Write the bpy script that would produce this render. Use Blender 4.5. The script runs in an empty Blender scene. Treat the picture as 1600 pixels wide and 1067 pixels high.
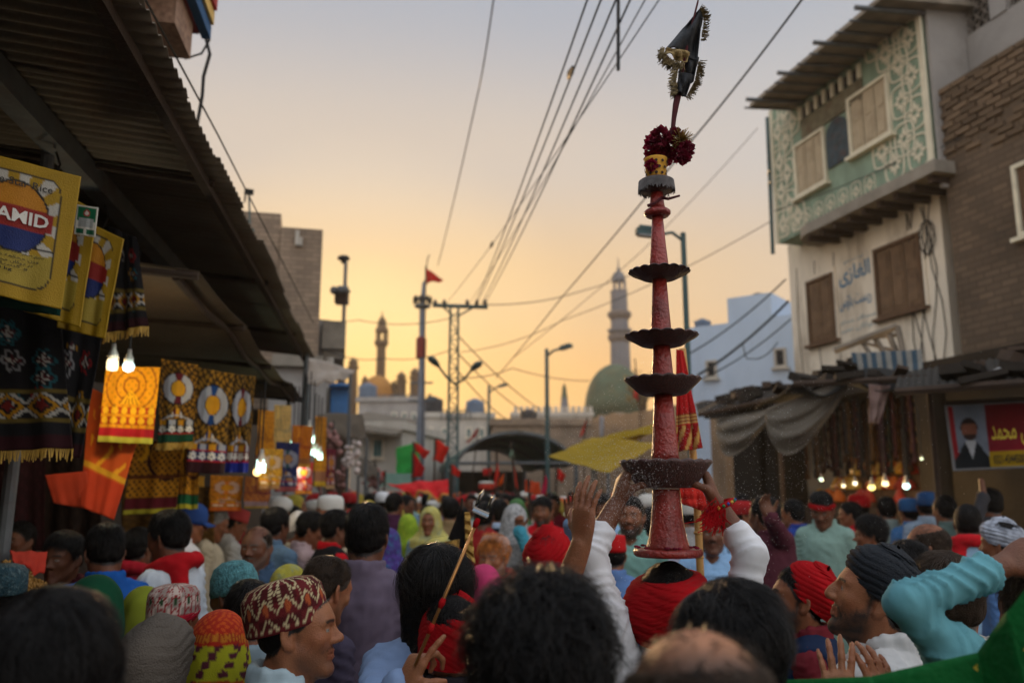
import bpy, bmesh, math, random
import numpy as np
from mathutils import Vector, Matrix, Euler
random.seed(7); RS = np.random.RandomState(7)
SC = bpy.context.scene; COL = SC.collection
# ------------------------------------------------------------ camera, sky, sun, exposure
FPX = 1300.0; HORIZON = 765.0; CAMZ = 1.78
PITCH = math.atan((HORIZON-533.5)/FPX)
cam = bpy.data.cameras.new('camera'); camo = bpy.data.objects.new('camera', cam); COL.objects.link(camo)
camo.location = (0, 0, CAMZ); camo.rotation_euler = (math.pi/2+PITCH, 0, 0)
cam.sensor_width = 36; cam.lens = FPX/1600*36; cam.clip_start = .05; cam.clip_end = 3000
cam.dof.use_dof = True; cam.dof.focus_distance = 2.3; cam.dof.aperture_fstop = 2.2; cam.dof.aperture_blades = 9
SC.camera = camo
SUN_AZ = math.atan2(560-800, FPX); SUN_EL = math.radians(7.4)
w = bpy.data.worlds.new('World'); SC.world = w; w.use_nodes = True
nt = w.node_tree; nt.nodes.clear()
sky = nt.nodes.new('ShaderNodeTexSky'); sky.sky_type = 'NISHITA'; sky.sun_disc = False
sky.sun_elevation = SUN_EL; sky.sun_rotation = SUN_AZ
sky.air_density = 1.0; sky.dust_density = 6.0; sky.ozone_density = 2.0; sky.altitude = 0
def wn(t, **k):
    n = nt.nodes.new('ShaderNode'+t)
    for a, v in k.items(): setattr(n, a, v)
    return n
def wl(a, b): nt.links.new(a, b)
tc = wn('TexCoord'); sep = wn('SeparateXYZ'); wl(tc.outputs['Generated'], sep.inputs[0])
def wramp(src, stops):
    r = wn('ValToRGB'); r.color_ramp.interpolation = 'EASE'; e = r.color_ramp.elements
    while len(e) < len(stops): e.new(.5)
    for i, (p, c) in enumerate(stops): e[i].position = p; e[i].color = (*c, 1)
    wl(src, r.inputs[0]); return r.outputs[0]
# hazy dusk: Nishita thinned by dust, blended with the warm aerosol layer that hangs over the street ahead, and a raised fill sky behind
vert = wramp(sep.outputs['Z'], [(0, (0.529, 0.252, 0.061)), (.10, (0.504, 0.273, 0.090)), (.24, (0.445, 0.307, 0.175)), (.38, (0.353, 0.304, 0.265)), (.55, (0.235, 0.250, 0.287)), (1, (0.480, 0.530, 0.600))])
flank = wramp(sep.outputs['Z'], [(0, (0.449, 0.273, 0.120)), (.12, (0.427, 0.295, 0.171)), (.24, (0.392, 0.317, 0.239)), (.38, (0.330, 0.314, 0.304)), (.55, (0.233, 0.253, 0.290)), (1, (0.480, 0.530, 0.600))])
cool = wramp(sep.outputs['Z'], [(0, (.78, .69, .60)), (.2, (.76, .71, .67)), (.5, (.68, .70, .74)), (1, (.56, .62, .70))])  # sky overhead and behind, set brighter than ahead as fill on the crowd
dt = wn('VectorMath', operation='DOT_PRODUCT'); wl(tc.outputs['Generated'], dt.inputs[0])
dt.inputs[1].default_value = (math.sin(SUN_AZ)*math.cos(SUN_EL), math.cos(SUN_AZ)*math.cos(SUN_EL), math.sin(SUN_EL))
def wmix(lo, hi, a, c):
    side = wn('MapRange', interpolation_type='SMOOTHSTEP'); side.inputs[1].default_value = lo; side.inputs[2].default_value = hi; wl(dt.outputs['Value'], side.inputs[0])
    m = wn('MixRGB'); wl(side.outputs[0], m.inputs[0]); wl(a, m.inputs[1]); wl(c, m.inputs[2]); return m
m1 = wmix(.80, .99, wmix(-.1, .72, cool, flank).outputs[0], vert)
glow = wramp(dt.outputs['Value'], [(.88, (0, 0, 0)), (.955, (.02, .012, .0)), (.985, (.09, .058, .01)), (1, (.24, .16, .03))])
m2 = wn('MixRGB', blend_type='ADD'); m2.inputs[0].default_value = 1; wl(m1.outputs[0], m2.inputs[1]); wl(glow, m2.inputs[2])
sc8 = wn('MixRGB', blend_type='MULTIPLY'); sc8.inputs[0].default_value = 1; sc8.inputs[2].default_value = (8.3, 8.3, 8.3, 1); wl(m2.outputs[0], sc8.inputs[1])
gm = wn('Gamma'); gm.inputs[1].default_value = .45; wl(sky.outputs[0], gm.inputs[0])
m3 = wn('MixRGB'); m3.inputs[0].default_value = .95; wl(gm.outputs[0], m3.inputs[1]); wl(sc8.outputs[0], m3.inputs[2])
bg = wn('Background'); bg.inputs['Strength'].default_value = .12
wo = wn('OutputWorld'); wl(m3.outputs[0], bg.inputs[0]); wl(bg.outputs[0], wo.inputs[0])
sl = bpy.data.lights.new('sun', 'SUN'); sl.energy = 2.4; sl.angle = math.radians(4); sl.color = (1, .62, .3)
so = bpy.data.objects.new('sun', sl); COL.objects.link(so)
sdir = Vector((math.sin(SUN_AZ)*math.cos(SUN_EL), math.cos(SUN_AZ)*math.cos(SUN_EL), math.sin(SUN_EL)))
so.rotation_euler = sdir.to_track_quat('Z', 'Y').to_euler(); so.location = (-6, 40, 30)
SC.view_settings.view_transform = 'Standard'; SC.view_settings.look = 'None'; SC.view_settings.gamma = 1; SC.view_settings.exposure = 0.88
SC.cycles.use_denoising = True; SC.cycles.max_bounces = 5; SC.cycles.diffuse_bounces = 3; SC.cycles.glossy_bounces = 2
SC.cycles.transmission_bounces = 4; SC.cycles.volume_bounces = 0; SC.cycles.transparent_max_bounces = 6; SC.cycles.caustics_reflective = False
SC.cycles.use_adaptive_sampling = True; SC.cycles.sample_clamp_indirect = 4.0
# ------------------------------------------------------------ helpers
CP, SP = math.cos(PITCH), math.sin(PITCH)
def ray(px, py):
    xc = (px-800)/FPX; yc = (533.5-py)/FPX
    return Vector((xc, CP-yc*SP, SP+yc*CP))
def at(px, py, Y):
    d = ray(px, py); return Vector((0, 0, CAMZ))+d*(Y/d.y)
def atz(px, py, z):
    d = ray(px, py); return Vector((0, 0, CAMZ))+d*((z-CAMZ)/d.z)
def lin(c): return c/12.92 if c <= .04045 else ((c+.055)/1.055)**2.4
def rgb(r, g, b): return (lin(r/255), lin(g/255), lin(b/255))
class Frame:   # a vertical plane: u along it, v up (world z), w out of it
    def __init__(s, o, az): s.o = Vector(o); s.u = Vector((math.sin(az), math.cos(az), 0)); s.w = Vector((-math.cos(az), math.sin(az), 0)); s.z = Vector((0, 0, 1))
    def flip(s): s.w = -s.w; return s
    def hit(s, px, py, off=0.):
        d = ray(px, py); c = Vector((0, 0, CAMZ)); p0 = s.o+s.w*off
        p = c+d*((p0-c).dot(s.w)/d.dot(s.w)); q = p-s.o
        return q.dot(s.u), p.z
    def P(s, u, v, w_=0.): 
        p = s.o+s.u*u+s.w*w_; return Vector((p.x, p.y, v))
class MB:
    def __init__(s): s.v = []; s.f = []; s.m = []
    def add(s, vs, fs, mi=0):
        o = len(s.v); s.v += [tuple(v) for v in vs]; s.f += [tuple(i+o for i in f) for f in fs]; s.m += [mi]*len(fs); return s
    def hexa(s, p, mi=0): return s.add(p, [(0,3,2,1),(4,5,6,7),(0,1,5,4),(1,2,6,5),(2,3,7,6),(3,0,4,7)], mi)
    def box(s, c, sz, R=None, mi=0):
        c = Vector(c); hx, hy, hz = sz[0]/2, sz[1]/2, sz[2]/2
        p = [Vector(q) for q in ((-hx,-hy,-hz),(hx,-hy,-hz),(hx,hy,-hz),(-hx,hy,-hz),(-hx,-hy,hz),(hx,-hy,hz),(hx,hy,hz),(-hx,hy,hz))]
        if R is not None: p = [R @ q for q in p]
        return s.hexa([c+q for q in p], mi)
    def fbox(s, F, u0, u1, v0, v1, w0, w1, mi=0):
        return s.hexa([F.P(u0,v0,w0),F.P(u1,v0,w0),F.P(u1,v0,w1),F.P(u0,v0,w1),F.P(u0,v1,w0),F.P(u1,v1,w0),F.P(u1,v1,w1),F.P(u0,v1,w1)], mi)
    def tube(s, pts, r, n=8, mi=0, caps=True):
        pts = [Vector(p) for p in pts]; N = len(pts); rr = r if isinstance(r, (list, tuple)) else [r]*N
        ref = None; vs = []
        for i, p in enumerate(pts):
            t = (pts[min(i+1, N-1)]-pts[max(i-1, 0)])
            if t.length < 1e-9: t = Vector((0, 0, 1))
            t.normalize()
            if ref is None: ref = Vector((0, 0, 1)) if abs(t.z) < .9 else Vector((1, 0, 0))
            a = t.cross(ref)
            if a.length < 1e-6: a = t.orthogonal()
            a.normalize(); b = t.cross(a); ref = b.cross(t) if False else ref
            for k in range(n):
                an = 2*math.pi*k/n; vs.append(p+(a*math.cos(an)+b*math.sin(an))*rr[i])
        fs = [(i*n+k, i*n+(k+1) % n, (i+1)*n+(k+1) % n, (i+1)*n+k) for i in range(N-1) for k in range(n)]
        if caps: fs += [tuple(range(n))[::-1], tuple((N-1)*n+k for k in range(n))]
        return s.add(vs, fs, mi)
    def lathe(s, prof, n=24, c=(0, 0, 0), mi=0, fn=None, cap=True):
        c = Vector(c); vs = []; N = len(prof)
        for i, (r, z) in enumerate(prof):
            for k in range(n):
                a = 2*math.pi*k/n; q = r if fn is None else fn(r, z, a)
                dz = 0
                if isinstance(q, tuple): q, dz = q
                vs.append(c+Vector((q*math.cos(a), q*math.sin(a), z+dz)))
        fs = [(i*n+k, i*n+(k+1) % n, (i+1)*n+(k+1) % n, (i+1)*n+k) for i in range(N-1) for k in range(n)]
        if cap: fs += [tuple(range(n))[::-1], tuple((N-1)*n+k for k in range(n))]
        return s.add(vs, fs, mi)
    def grid(s, fn, nu, nv, mi=0, flip=False):
        vs = [fn(i/nu, j/nv) for j in range(nv+1) for i in range(nu+1)]
        w_ = nu+1
        fs = [(j*w_+i, j*w_+i+1, (j+1)*w_+i+1, (j+1)*w_+i) for j in range(nv) for i in range(nu)]
        if flip: fs = [f[::-1] for f in fs]
        return s.add(vs, fs, mi)
    def sheet(s, fn, nu, nv, th=.004, mi=0):   # a thin closed sheet: fn(u,v) -> point, given real thickness
        g = [[Vector(fn(i/nu, j/nv)) for i in range(nu+1)] for j in range(nv+1)]
        def nrm(i, j):
            a = g[j][min(i+1, nu)]-g[j][max(i-1, 0)]; b = g[min(j+1, nv)][i]-g[max(j-1, 0)][i]
            n = a.cross(b); return n.normalized() if n.length > 1e-9 else Vector((0, 0, 1))
        top = [g[j][i] for j in range(nv+1) for i in range(nu+1)]
        bot = [g[j][i]-nrm(i, j)*th for j in range(nv+1) for i in range(nu+1)]
        w_ = nu+1; o = len(top); fs = []
        for j in range(nv):
            for i in range(nu):
                a = j*w_+i; fs.append((a, a+1, a+w_+1, a+w_)); fs.append((o+a, o+a+w_, o+a+w_+1, o+a+1))
        for i in range(nu): fs.append((i, o+i, o+i+1, i+1)); b = nv*w_+i; fs.append((b, b+1, o+b+1, o+b))
        for j in range(nv): a = j*w_; fs.append((a, a+w_, o+a+w_, o+a)); b = a+nu; fs.append((b, o+b, o+b+w_, b+w_))
        return s.add(top+bot, fs, mi)
    def mesh(s, name, mats, smooth=False):
        me = bpy.data.meshes.new(name); me.from_pydata(s.v, [], s.f)
        for m in (mats if isinstance(mats, (list, tuple)) else [mats]): me.materials.append(m)
        me.polygons.foreach_set('material_index', s.m); me.polygons.foreach_set('use_smooth', [smooth]*len(s.f)); me.update(); return me
    def build(s, name, mats, parent=None, smooth=False):
        o = bpy.data.objects.new(name, s.mesh(name, mats, smooth)); COL.objects.link(o)
        if parent is not None: o.parent = parent; o.matrix_parent_inverse = parent.matrix_basis.inverted()
        return o
def link(name, me, parent=None, mw=None):
    o = bpy.data.objects.new(name, me); COL.objects.link(o)
    if parent is not None: o.parent = parent
    if mw is not None: o.matrix_basis = mw
    return o
def tag(o, label=None, cat=None, group=None, kind=None):
    for k, v in (('label', label), ('category', cat), ('group', group), ('kind', kind)):
        if v: o[k] = v
    return o
def thing(name, label, cat, loc=(0, 0, 0), rz=0, group=None, sc=1):
    o = bpy.data.objects.new(name, None); COL.objects.link(o); o.empty_display_size = .1
    loc = Vector((loc[0], loc[1], 0)); o.matrix_basis = Matrix.LocRotScale(loc, Euler((0, 0, rz)), Vector((sc, sc, sc)))
    return tag(o, label, cat, group)
def struct(o): o['kind'] = 'structure'; return o
def setcol(me, fn):   # print on a thing's own surface: fn(co)->rgb per vertex
    a = me.color_attributes.new('col', 'FLOAT_COLOR', 'POINT')
    buf = np.ones((len(me.vertices), 4), np.float32)
    for i, v in enumerate(me.vertices): buf[i, :3] = fn(v.co)
    a.data.foreach_set('color', buf.ravel())
def setcola(me, arr):
    a = me.color_attributes.new('col', 'FLOAT_COLOR', 'POINT'); buf = np.ones((len(me.vertices), 4), np.float32); buf[:, :arr.shape[1]] = arr
    a.data.foreach_set('color', buf.ravel())
MATS = {}
def M(name, col=(.5, .5, .5), rough=.85, var=.18, vs=5., bump=0., bs=60., metal=0., attr=False, trans=0., spec=.3, emit=None, es=0., rnd=0., stain=0., stc=(.03, .025, .02), sts=1.2, coat=0., stretch=None, sheen=0., weave=0.):
    if name in MATS: return MATS[name]
    m = bpy.data.materials.new(name); m.use_nodes = True; t = m.node_tree; t.nodes.clear(); MATS[name] = m
    def N(k, **kw):
        n = t.nodes.new('ShaderNode'+k)
        for a, v in kw.items(): setattr(n, a, v)
        return n
    L = t.links.new
    out = N('OutputMaterial'); b = N('BsdfPrincipled'); b.inputs['Roughness'].default_value = rough; b.inputs['Metallic'].default_value = metal
    b.inputs['Specular IOR Level'].default_value = spec; b.inputs['Coat Weight'].default_value = coat
    if sheen: b.inputs['Sheen Weight'].default_value = sheen
    tcn = N('TexCoord'); vec = tcn.outputs['Object']
    if stretch:
        mp = N('Mapping'); mp.inputs['Scale'].default_value = stretch; L(vec, mp.inputs[0]); vec = mp.outputs[0]
    nz = N('TexNoise'); nz.inputs['Scale'].default_value = vs; nz.inputs['Detail'].default_value = 5; L(vec, nz.inputs['Vector'])
    mr = N('MapRange'); mr.inputs[1].default_value = .25; mr.inputs[2].default_value = .75; mr.inputs[3].default_value = 1-var; mr.inputs[4].default_value = 1+var; L(nz.outputs['Fac'], mr.inputs[0])
    mul = N('MixRGB', blend_type='MULTIPLY'); mul.inputs[0].default_value = 1; mul.inputs[1].default_value = (*col, 1); L(mr.outputs[0], mul.inputs[2])
    if attr:
        at_ = N('Attribute', attribute_name='col'); L(at_.outputs['Color'], mul.inputs[1])
    c = mul.outputs[0]
    if rnd:
        oi = N('ObjectInfo'); m2 = N('MapRange'); m2.inputs[3].default_value = 1-rnd; m2.inputs[4].default_value = 1+rnd; L(oi.outputs['Random'], m2.inputs[0])
        q = N('MixRGB', blend_type='MULTIPLY'); q.inputs[0].default_value = 1; L(c, q.inputs[1]); L(m2.outputs[0], q.inputs[2]); c = q.outputs[0]
    if stain:
        n2 = N('TexNoise'); n2.inputs['Scale'].default_value = sts; n2.inputs['Detail'].default_value = 8; n2.inputs['Roughness'].default_value = .7; L(vec, n2.inputs['Vector'])
        r2 = N('MapRange'); r2.inputs[1].default_value = .5; r2.inputs[2].default_value = .75; r2.inputs[4].default_value = stain; L(n2.outputs['Fac'], r2.inputs[0])
        q = N('MixRGB'); L(r2.outputs[0], q.inputs[0]); L(c, q.inputs[1]); q.inputs[2].default_value = (*stc, 1); c = q.outputs[0]
    L(c, b.inputs['Base Color'])
    h = None
    if bump:
        n3 = N('TexNoise'); n3.inputs['Scale'].default_value = bs; n3.inputs['Detail'].default_value = 4; L(vec, n3.inputs['Vector']); h = n3.outputs['Fac']
        bp = N('Bump'); bp.inputs['Strength'].default_value = min(1, bump); bp.inputs['Distance'].default_value = .02; L(h, bp.inputs['Height']); L(bp.outputs[0], b.inputs['Normal'])
    if emit: b.inputs['Emission Color'].default_value = (*emit, 1); b.inputs['Emission Strength'].default_value = es
    if trans:
        tr = N('BsdfTranslucent'); L(c, tr.inputs['Color']); mx = N('MixShader'); mx.inputs[0].default_value = trans
        L(b.outputs[0], mx.inputs[1]); L(tr.outputs[0], mx.inputs[2]); L(mx.outputs[0], out.inputs[0])
    else: L(b.outputs[0], out.inputs[0])
    return m
# ---- flat lettering: a text is turned into a mesh, its verts carried on to the surface it is printed on
def text_mesh(s, bold=0.):
    cu = bpy.data.curves.new('lettering', 'FONT'); cu.body = s; cu.offset = bold; cu.resolution_u = 2; cu.fill_mode = 'FRONT'
    o = bpy.data.objects.new('lettering', cu); COL.objects.link(o); bpy.context.view_layer.update()
    dg = bpy.context.evaluated_depsgraph_get(); me = o.evaluated_get(dg).to_mesh()
    V = np.array([v.co[:2] for v in me.vertices]); Fs = [tuple(p.vertices) for p in me.polygons]
    bpy.data.objects.remove(o); bpy.data.curves.remove(cu)
    V[:, 0] -= V[:, 0].min(); V[:, 1] -= V[:, 1].min(); W = V[:, 0].max(); Hh = V[:, 1].max()
    return V, Fs, W, Hh
def lettering(s, box, fn, name, mat, parent, bold=0., split=1):
    """box (u0,v0,u1,v1) on the surface fn(u,v)->point"""
    V, Fs, W, Hh = text_mesh(s, bold); u0, v0, u1, v1 = box; b = MB()
    b.add([fn(u0+(u1-u0)*x/W, v0+(v1-v0)*y/Hh) for x, y in V], Fs)
    return b.build(name, mat, parent)
# Urdu: contextual forms in visual order
FORMS = {'ا': ('ﺍ', 'ﺎ'), 'ل': ('ﻝ', 'ﻞ', 'ﻟ', 'ﻠ'), 'غ': ('ﻍ', 'ﻎ', 'ﻏ', 'ﻐ'), 'ز': ('ﺯ', 'ﺰ'), 'ی': ('ﯼ', 'ﯽ', 'ﯾ', 'ﯿ'), 'ر': ('ﺭ', 'ﺮ'), 'س': ('ﺱ', 'ﺲ', 'ﺳ', 'ﺴ'), 'ٹ': ('ﭦ', 'ﭧ', 'ﭨ', 'ﭩ'),
 'ہ': ('ﮦ', 'ﮧ', 'ﮨ', 'ﮩ'), 'ؤ': ('ﺅ', 'ﺆ'), 'م': ('ﻡ', 'ﻢ', 'ﻣ', 'ﻤ'), 'ت': ('ﺕ', 'ﺖ', 'ﺗ', 'ﺘ'), 'ن': ('ﻥ', 'ﻦ', 'ﻧ', 'ﻨ'), 'ب': ('ﺏ', 'ﺐ', 'ﺑ', 'ﺒ'), 'د': ('ﺩ', 'ﺪ'), 'ح': ('ﺡ', 'ﺢ', 'ﺣ', 'ﺤ'), 'و': ('ﻭ', 'ﻮ'), 'ک': ('ﮎ', 'ﮏ', 'ﮐ', 'ﮑ'), 'ص': ('ﺹ', 'ﺺ', 'ﺻ', 'ﺼ'), 'ف': ('ﻑ', 'ﻒ', 'ﻓ', 'ﻔ'), 'ع': ('ﻉ', 'ﻊ', 'ﻋ', 'ﻌ'), 'ه': ('ﻩ', 'ﻪ', 'ﻫ', 'ﻬ')}
def urdu(s):
    out = []
    for wd in s.split(' '):
        r = []
        for i, ch in enumerate(wd):
            f = FORMS.get(ch, (ch, ch)); prev = i > 0 and len(FORMS.get(wd[i-1], (0, 0))) == 4; nxt = i+1 < len(wd) and len(f) == 4
            r.append(f[3] if prev and nxt else f[1] if prev else f[2] if nxt else f[0])
        out.append(''.join(r[::-1]))
    return ' '.join(out[::-1])
# ------------------------------------------------------------ the setting
AZ = math.atan2(595-800, FPX); U = Vector((math.sin(AZ), math.cos(AZ), 0)); RT = Vector((math.cos(AZ), -math.sin(AZ), 0)); UP = Vector((0, 0, 1))
def st(u, l, z): p = U*u-RT*l; return Vector((p.x, p.y, z))     # street frame: along it, left of the camera, up
asphalt = M('asphalt', rgb(74, 70, 66), .95, .3, 3, .5, 90, stain=.6, stc=rgb(120, 108, 92), sts=.7)
dirt = M('earth', rgb(128, 110, 90), .95, .25, 1.5, .4, 30)
b = MB(); b.grid(lambda u, v: (-250+500*u, -60+480*v, 0), 8, 8); struct(b.build('ground', dirt))
b = MB(); b.grid(lambda u, v: tuple(st(-8+110*v, 3.5-9.5*u, .004)), 6, 30); struct(b.build('road', asphalt))
wood = M('old_wood', rgb(98, 74, 54), .8, .35, 6, .4, 60, stretch=(4, 4, .6)); dark_wood = M('dark_wood', rgb(60, 47, 38), .85, .3, 8, .4, 60)
steel = M('grey_steel', rgb(92, 96, 98), .6, .25, 9, .1, 60, metal=.3, stain=.5, stc=rgb(90, 58, 40), sts=4)
tealsteel = M('teal_pole_paint', rgb(58, 84, 86), .55, .2, 8, 0, 60, stain=.35, stc=rgb(80, 60, 45), sts=5)
rust = M('rusty_tin', rgb(104, 95, 82), .75, .3, 5, .2, 50, metal=.2, stain=.7, stc=rgb(70, 44, 30), sts=2.5)
black = M('black_rubber', (.012, .012, .013), .6, .2); concrete = M('concrete', rgb(140, 133, 122), .95, .22, 3, .5, 40, stain=.6, stc=rgb(70, 62, 54), sts=1.4)
cream = M('cream_plaster', rgb(226, 214, 194), .95, .14, 2.5, .35, 35, stain=.85, stc=rgb(130, 112, 90), sts=1.5, stretch=(1, 1, .3))
white_plaster = M('white_plaster', rgb(178, 172, 162), .95, .16, 2, .3, 30, stain=.6, stc=rgb(128, 116, 102), sts=1.1, stretch=(1, 1, .3))
blue_plaster = M('pale_blue_plaster', rgb(176, 192, 212), .95, .12, 2, .25, 30, stain=.45, stc=rgb(118, 126, 138), sts=1.0, stretch=(1, 1, .25))
brickm = M('sooty_brick', rgb(104, 86, 68), .95, .28, 7, .5, 30, rnd=.3, stain=.5, stc=rgb(80, 66, 52), sts=3)
mortar = M('mud_mortar', rgb(92, 78, 62), .98, .25, 4, .6, 25, stain=.5, stc=rgb(70, 58, 46), sts=1.2)
def brick_tex(name, c1, c2, sx, sy):
    m = bpy.data.materials.new(name); m.use_nodes = True; t = m.node_tree; p = t.nodes['Principled BSDF']; p.inputs['Roughness'].default_value = .95
    tcn = t.nodes.new('ShaderNodeTexCoord'); mp = t.nodes.new('ShaderNodeMapping'); mp.inputs['Rotation'].default_value = (math.pi/2, 0, 0); br = t.nodes.new('ShaderNodeTexBrick')
    br.inputs['Color1'].default_value = (*c1, 1); br.inputs['Color2'].default_value = (*c2, 1); br.inputs['Mortar'].default_value = (*[x*.6 for x in c1], 1); br.inputs['Scale'].default_value = 1
    br.inputs['Brick Width'].default_value = sx; br.inputs['Row Height'].default_value = sy; br.inputs['Mortar Size'].default_value = .012
    n = t.nodes.new('ShaderNodeTexNoise'); n.inputs['Scale'].default_value = 1.3; n.inputs['Detail'].default_value = 8; mx = t.nodes.new('ShaderNodeMixRGB'); mx.blend_type = 'MULTIPLY'; mx.inputs[0].default_value = .7
    cr = t.nodes.new('ShaderNodeMapRange'); cr.inputs[1].default_value = .3; cr.inputs[2].default_value = .7; cr.inputs[3].default_value = .6; cr.inputs[4].default_value = 1.2
    L = t.links.new; L(tcn.outputs['Object'], mp.inputs[0]); L(mp.outputs[0], br.inputs[0]); L(tcn.outputs['Object'], n.inputs['Vector']); L(n.outputs['Fac'], cr.inputs[0]); L(br.outputs['Color'], mx.inputs[1]); L(cr.outputs[0], mx.inputs[2]); L(mx.outputs[0], p.inputs[0]); return m
def wall_brick(name, F, c1, c2, sx, sy):
    m = brick_tex(name, c1, c2, sx, sy); t = m.node_tree; tcn = [n for n in t.nodes if n.type == 'TEX_COORD'][0]; br = [n for n in t.nodes if n.type == 'TEX_BRICK'][0]
    d = t.nodes.new('ShaderNodeVectorMath'); d.operation = 'DOT_PRODUCT'; d.inputs[1].default_value = F.u; sp = t.nodes.new('ShaderNodeSeparateXYZ'); cb = t.nodes.new('ShaderNodeCombineXYZ'); L = t.links.new
    L(tcn.outputs['Object'], d.inputs[0]); L(tcn.outputs['Object'], sp.inputs[0]); L(d.outputs['Value'], cb.inputs[0]); L(sp.outputs['Z'], cb.inputs[1]); L(cb.outputs[0], br.inputs[0])
    bp = t.nodes.new('ShaderNodeBump'); bp.inputs['Strength'].default_value = .8; bp.inputs['Distance'].default_value = .02; bp.invert = True; L(br.outputs['Fac'], bp.inputs['Height']); L(bp.outputs[0], t.nodes['Principled BSDF'].inputs['Normal']); return m
fbrick = brick_tex('far_brick', rgb(152, 132, 112), rgb(128, 110, 94), .24, .085)
# ---- left: the corrugated awning
aw = thing('corrugated_awning', 'long dark corrugated tin awning jutting over the left-hand stalls', 'awning', st(4, 1, 0))
ez, el_ = 3.40, .826
pit = .078; nw = 9; SW = pit*nw
def sheet_mesh(k):
    b = MB(); n = nw*6
    b.sheet(lambda u, v: Vector((u*SW+.04*u, -v*3.3, .35*v*1.0+.011*math.sin(u*n/6*2*math.pi)+.006*math.sin(v*9+k)*v)), n, 6, .003)
    return b.mesh('roof_sheet', rust, True)
shs = [sheet_mesh(k) for k in range(3)]
Rm = Matrix((( U.x, RT.x, 0, 0), (U.y, RT.y, 0, 0), (0, 0, 1, 0), (0, 0, 0, 1)))
def bs(o, parent): o.parent = parent; o.matrix_parent_inverse = parent.matrix_basis.inverted(); return o
for i in range(-10, 14):
    o = link('roof_sheet', shs[i % 3]); bs(o, aw)
    o.matrix_basis = Matrix.Translation(st(.6+i*SW, el_+random.uniform(-.03, .03), ez+random.uniform(-.006, .006)+.006*(i % 2))) @ Rm @ Matrix.Rotation(random.uniform(-.012, .012), 4, 'Z')
for l, z, r in ((1.55, ez-.0, .05), (.95, ez-.035, .022), (2.9, ez+.13, .04)):
    b = MB(); R3 = Matrix((U, RT, UP)).transposed(); b.box(st(2.1, l, z), (17.2, r*2, r*2.2), R3); b.build('beam', steel if r > .03 else dark_wood, aw)
for u in (2.2, 4.4, 6.6, 8.8):
    b = MB(); b.tube([st(u, el_+.08, ez-.02), st(u, 3.9, ez+.30)], .02, 8); b.build('rafter', dark_wood, aw)
for q_ in ((14, 770, 3.75), (470, 700, 9.9)):
    p = at(*q_); b = MB(); b.tube([(p.x-.02, p.y, 0), (p.x+.02, p.y, ez+.0)], .03, 10); b.build('post', steel, aw)
for i in range(9):
    p = st(1.7+i*.75, 1.5+.1*random.random(), ez-.07); b = MB(); b.tube([p, p+Vector((.02, .01, -.06)), p+Vector((-.02, .03, -.13)), p+Vector((.04, .0, -.16))], .006, 5); b.build('tie_wire', black, aw)
# second, lower tarpaulin canopy along the cloth stalls
tarp = M('brown_tarpaulin', rgb(96, 82, 66), .9, .25, 3, .4, 25, trans=.08, stain=.5, stc=rgb(60, 48, 38), sts=1.5)
tc_ = thing('tarpaulin_canopy', 'sagging brown tarpaulin stretched on pipes above the hanging prayer cloths', 'canopy', st(7, 2, 0))
def tarpf(u, v): return st(4.6+6.4*u, 1.0+2.9*v, 2.95+.22*v-.10*math.sin(math.pi*((u*4) % 1))*math.sin(math.pi*v)+.03*math.sin(9*u+4*v)-.04*(1-v)*abs(math.sin(u*12)))
b = MB(); b.sheet(tarpf, 48, 18, .004); b.build('tarpaulin', tarp, tc_, True)
for u in (0, .25, .5, .75, 1):
    b = MB(); b.tube([tarpf(u, 0)+Vector((0, 0, -.03)), tarpf(u, 1)+Vector((0, 0, -.03))], .022, 8); b.build('pipe', dark_wood, tc_)
b = MB(); b.tube([tarpf(i/8, .04)+Vector((0, 0, -.05)) for i in range(9)], .024, 8); b.build('pipe', dark_wood, tc_)
for u in (1.,):
    p = tarpf(u, .06); b = MB(); b.tube([(p.x, p.y, 0), (p.x, p.y, p.z-.04)], .028, 8); b.build('post', steel, tc_)
# the wall behind the left-hand stalls
sw = thing('shop_wall', 'dim plaster shop wall behind the left-hand stalls', 'wall', st(7, 3.9, 0))
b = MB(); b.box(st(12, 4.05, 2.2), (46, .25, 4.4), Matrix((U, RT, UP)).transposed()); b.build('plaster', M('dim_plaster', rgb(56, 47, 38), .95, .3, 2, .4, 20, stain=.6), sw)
# a striped balcony high on the near left building

bl = thing('painted_balcony', 'mosaic-faced balcony with red soffit and blue and yellow stripes above the tin awning', 'balcony', st(5, 2, 0))
c = at(338, 38, 5.4); u0 = 5.45
mos = M('mosaic', rgb(150, 120, 100), .7, .5, 26, .2, 40, stain=.8, stc=rgb(96, 52, 38), sts=14); maroon = M('maroon_paint', rgb(120, 34, 38), .7, .2, 4); byel = M('yellow_paint', rgb(214, 176, 96), .7, .12, 6); bblu = M('blue_paint', rgb(34, 84, 128), .7, .15, 6); bred = M('red_paint', rgb(168, 44, 40), .7, .12, 6)
lat0 = -(c.x*RT.x+c.y*RT.y); uu0 = c.x*U.x+c.y*U.y; zz0 = c.z
R3 = Matrix((U, RT, UP)).transposed()
def sb(name, u0, u1, l0, l1, z0, z1, m, par): b = MB(); b.box(st((u0+u1)/2, (l0+l1)/2, (z0+z1)/2), (abs(u1-u0), abs(l1-l0), abs(z1-z0)), R3); return b.build(name, m, par)
for k, (m, zt) in enumerate(((bred, .10), (byel, .0), (bblu, -.10))):
    sb('stripe', uu0-3, uu0+.0+.02*k, lat0+.02*k, lat0+.10, zz0+zt, zz0+zt+.098, m, bl)
sb('soffit', uu0-3, uu0-.02, lat0+.105, lat0+2.4, zz0-.10, zz0+.1, maroon, bl)
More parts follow.
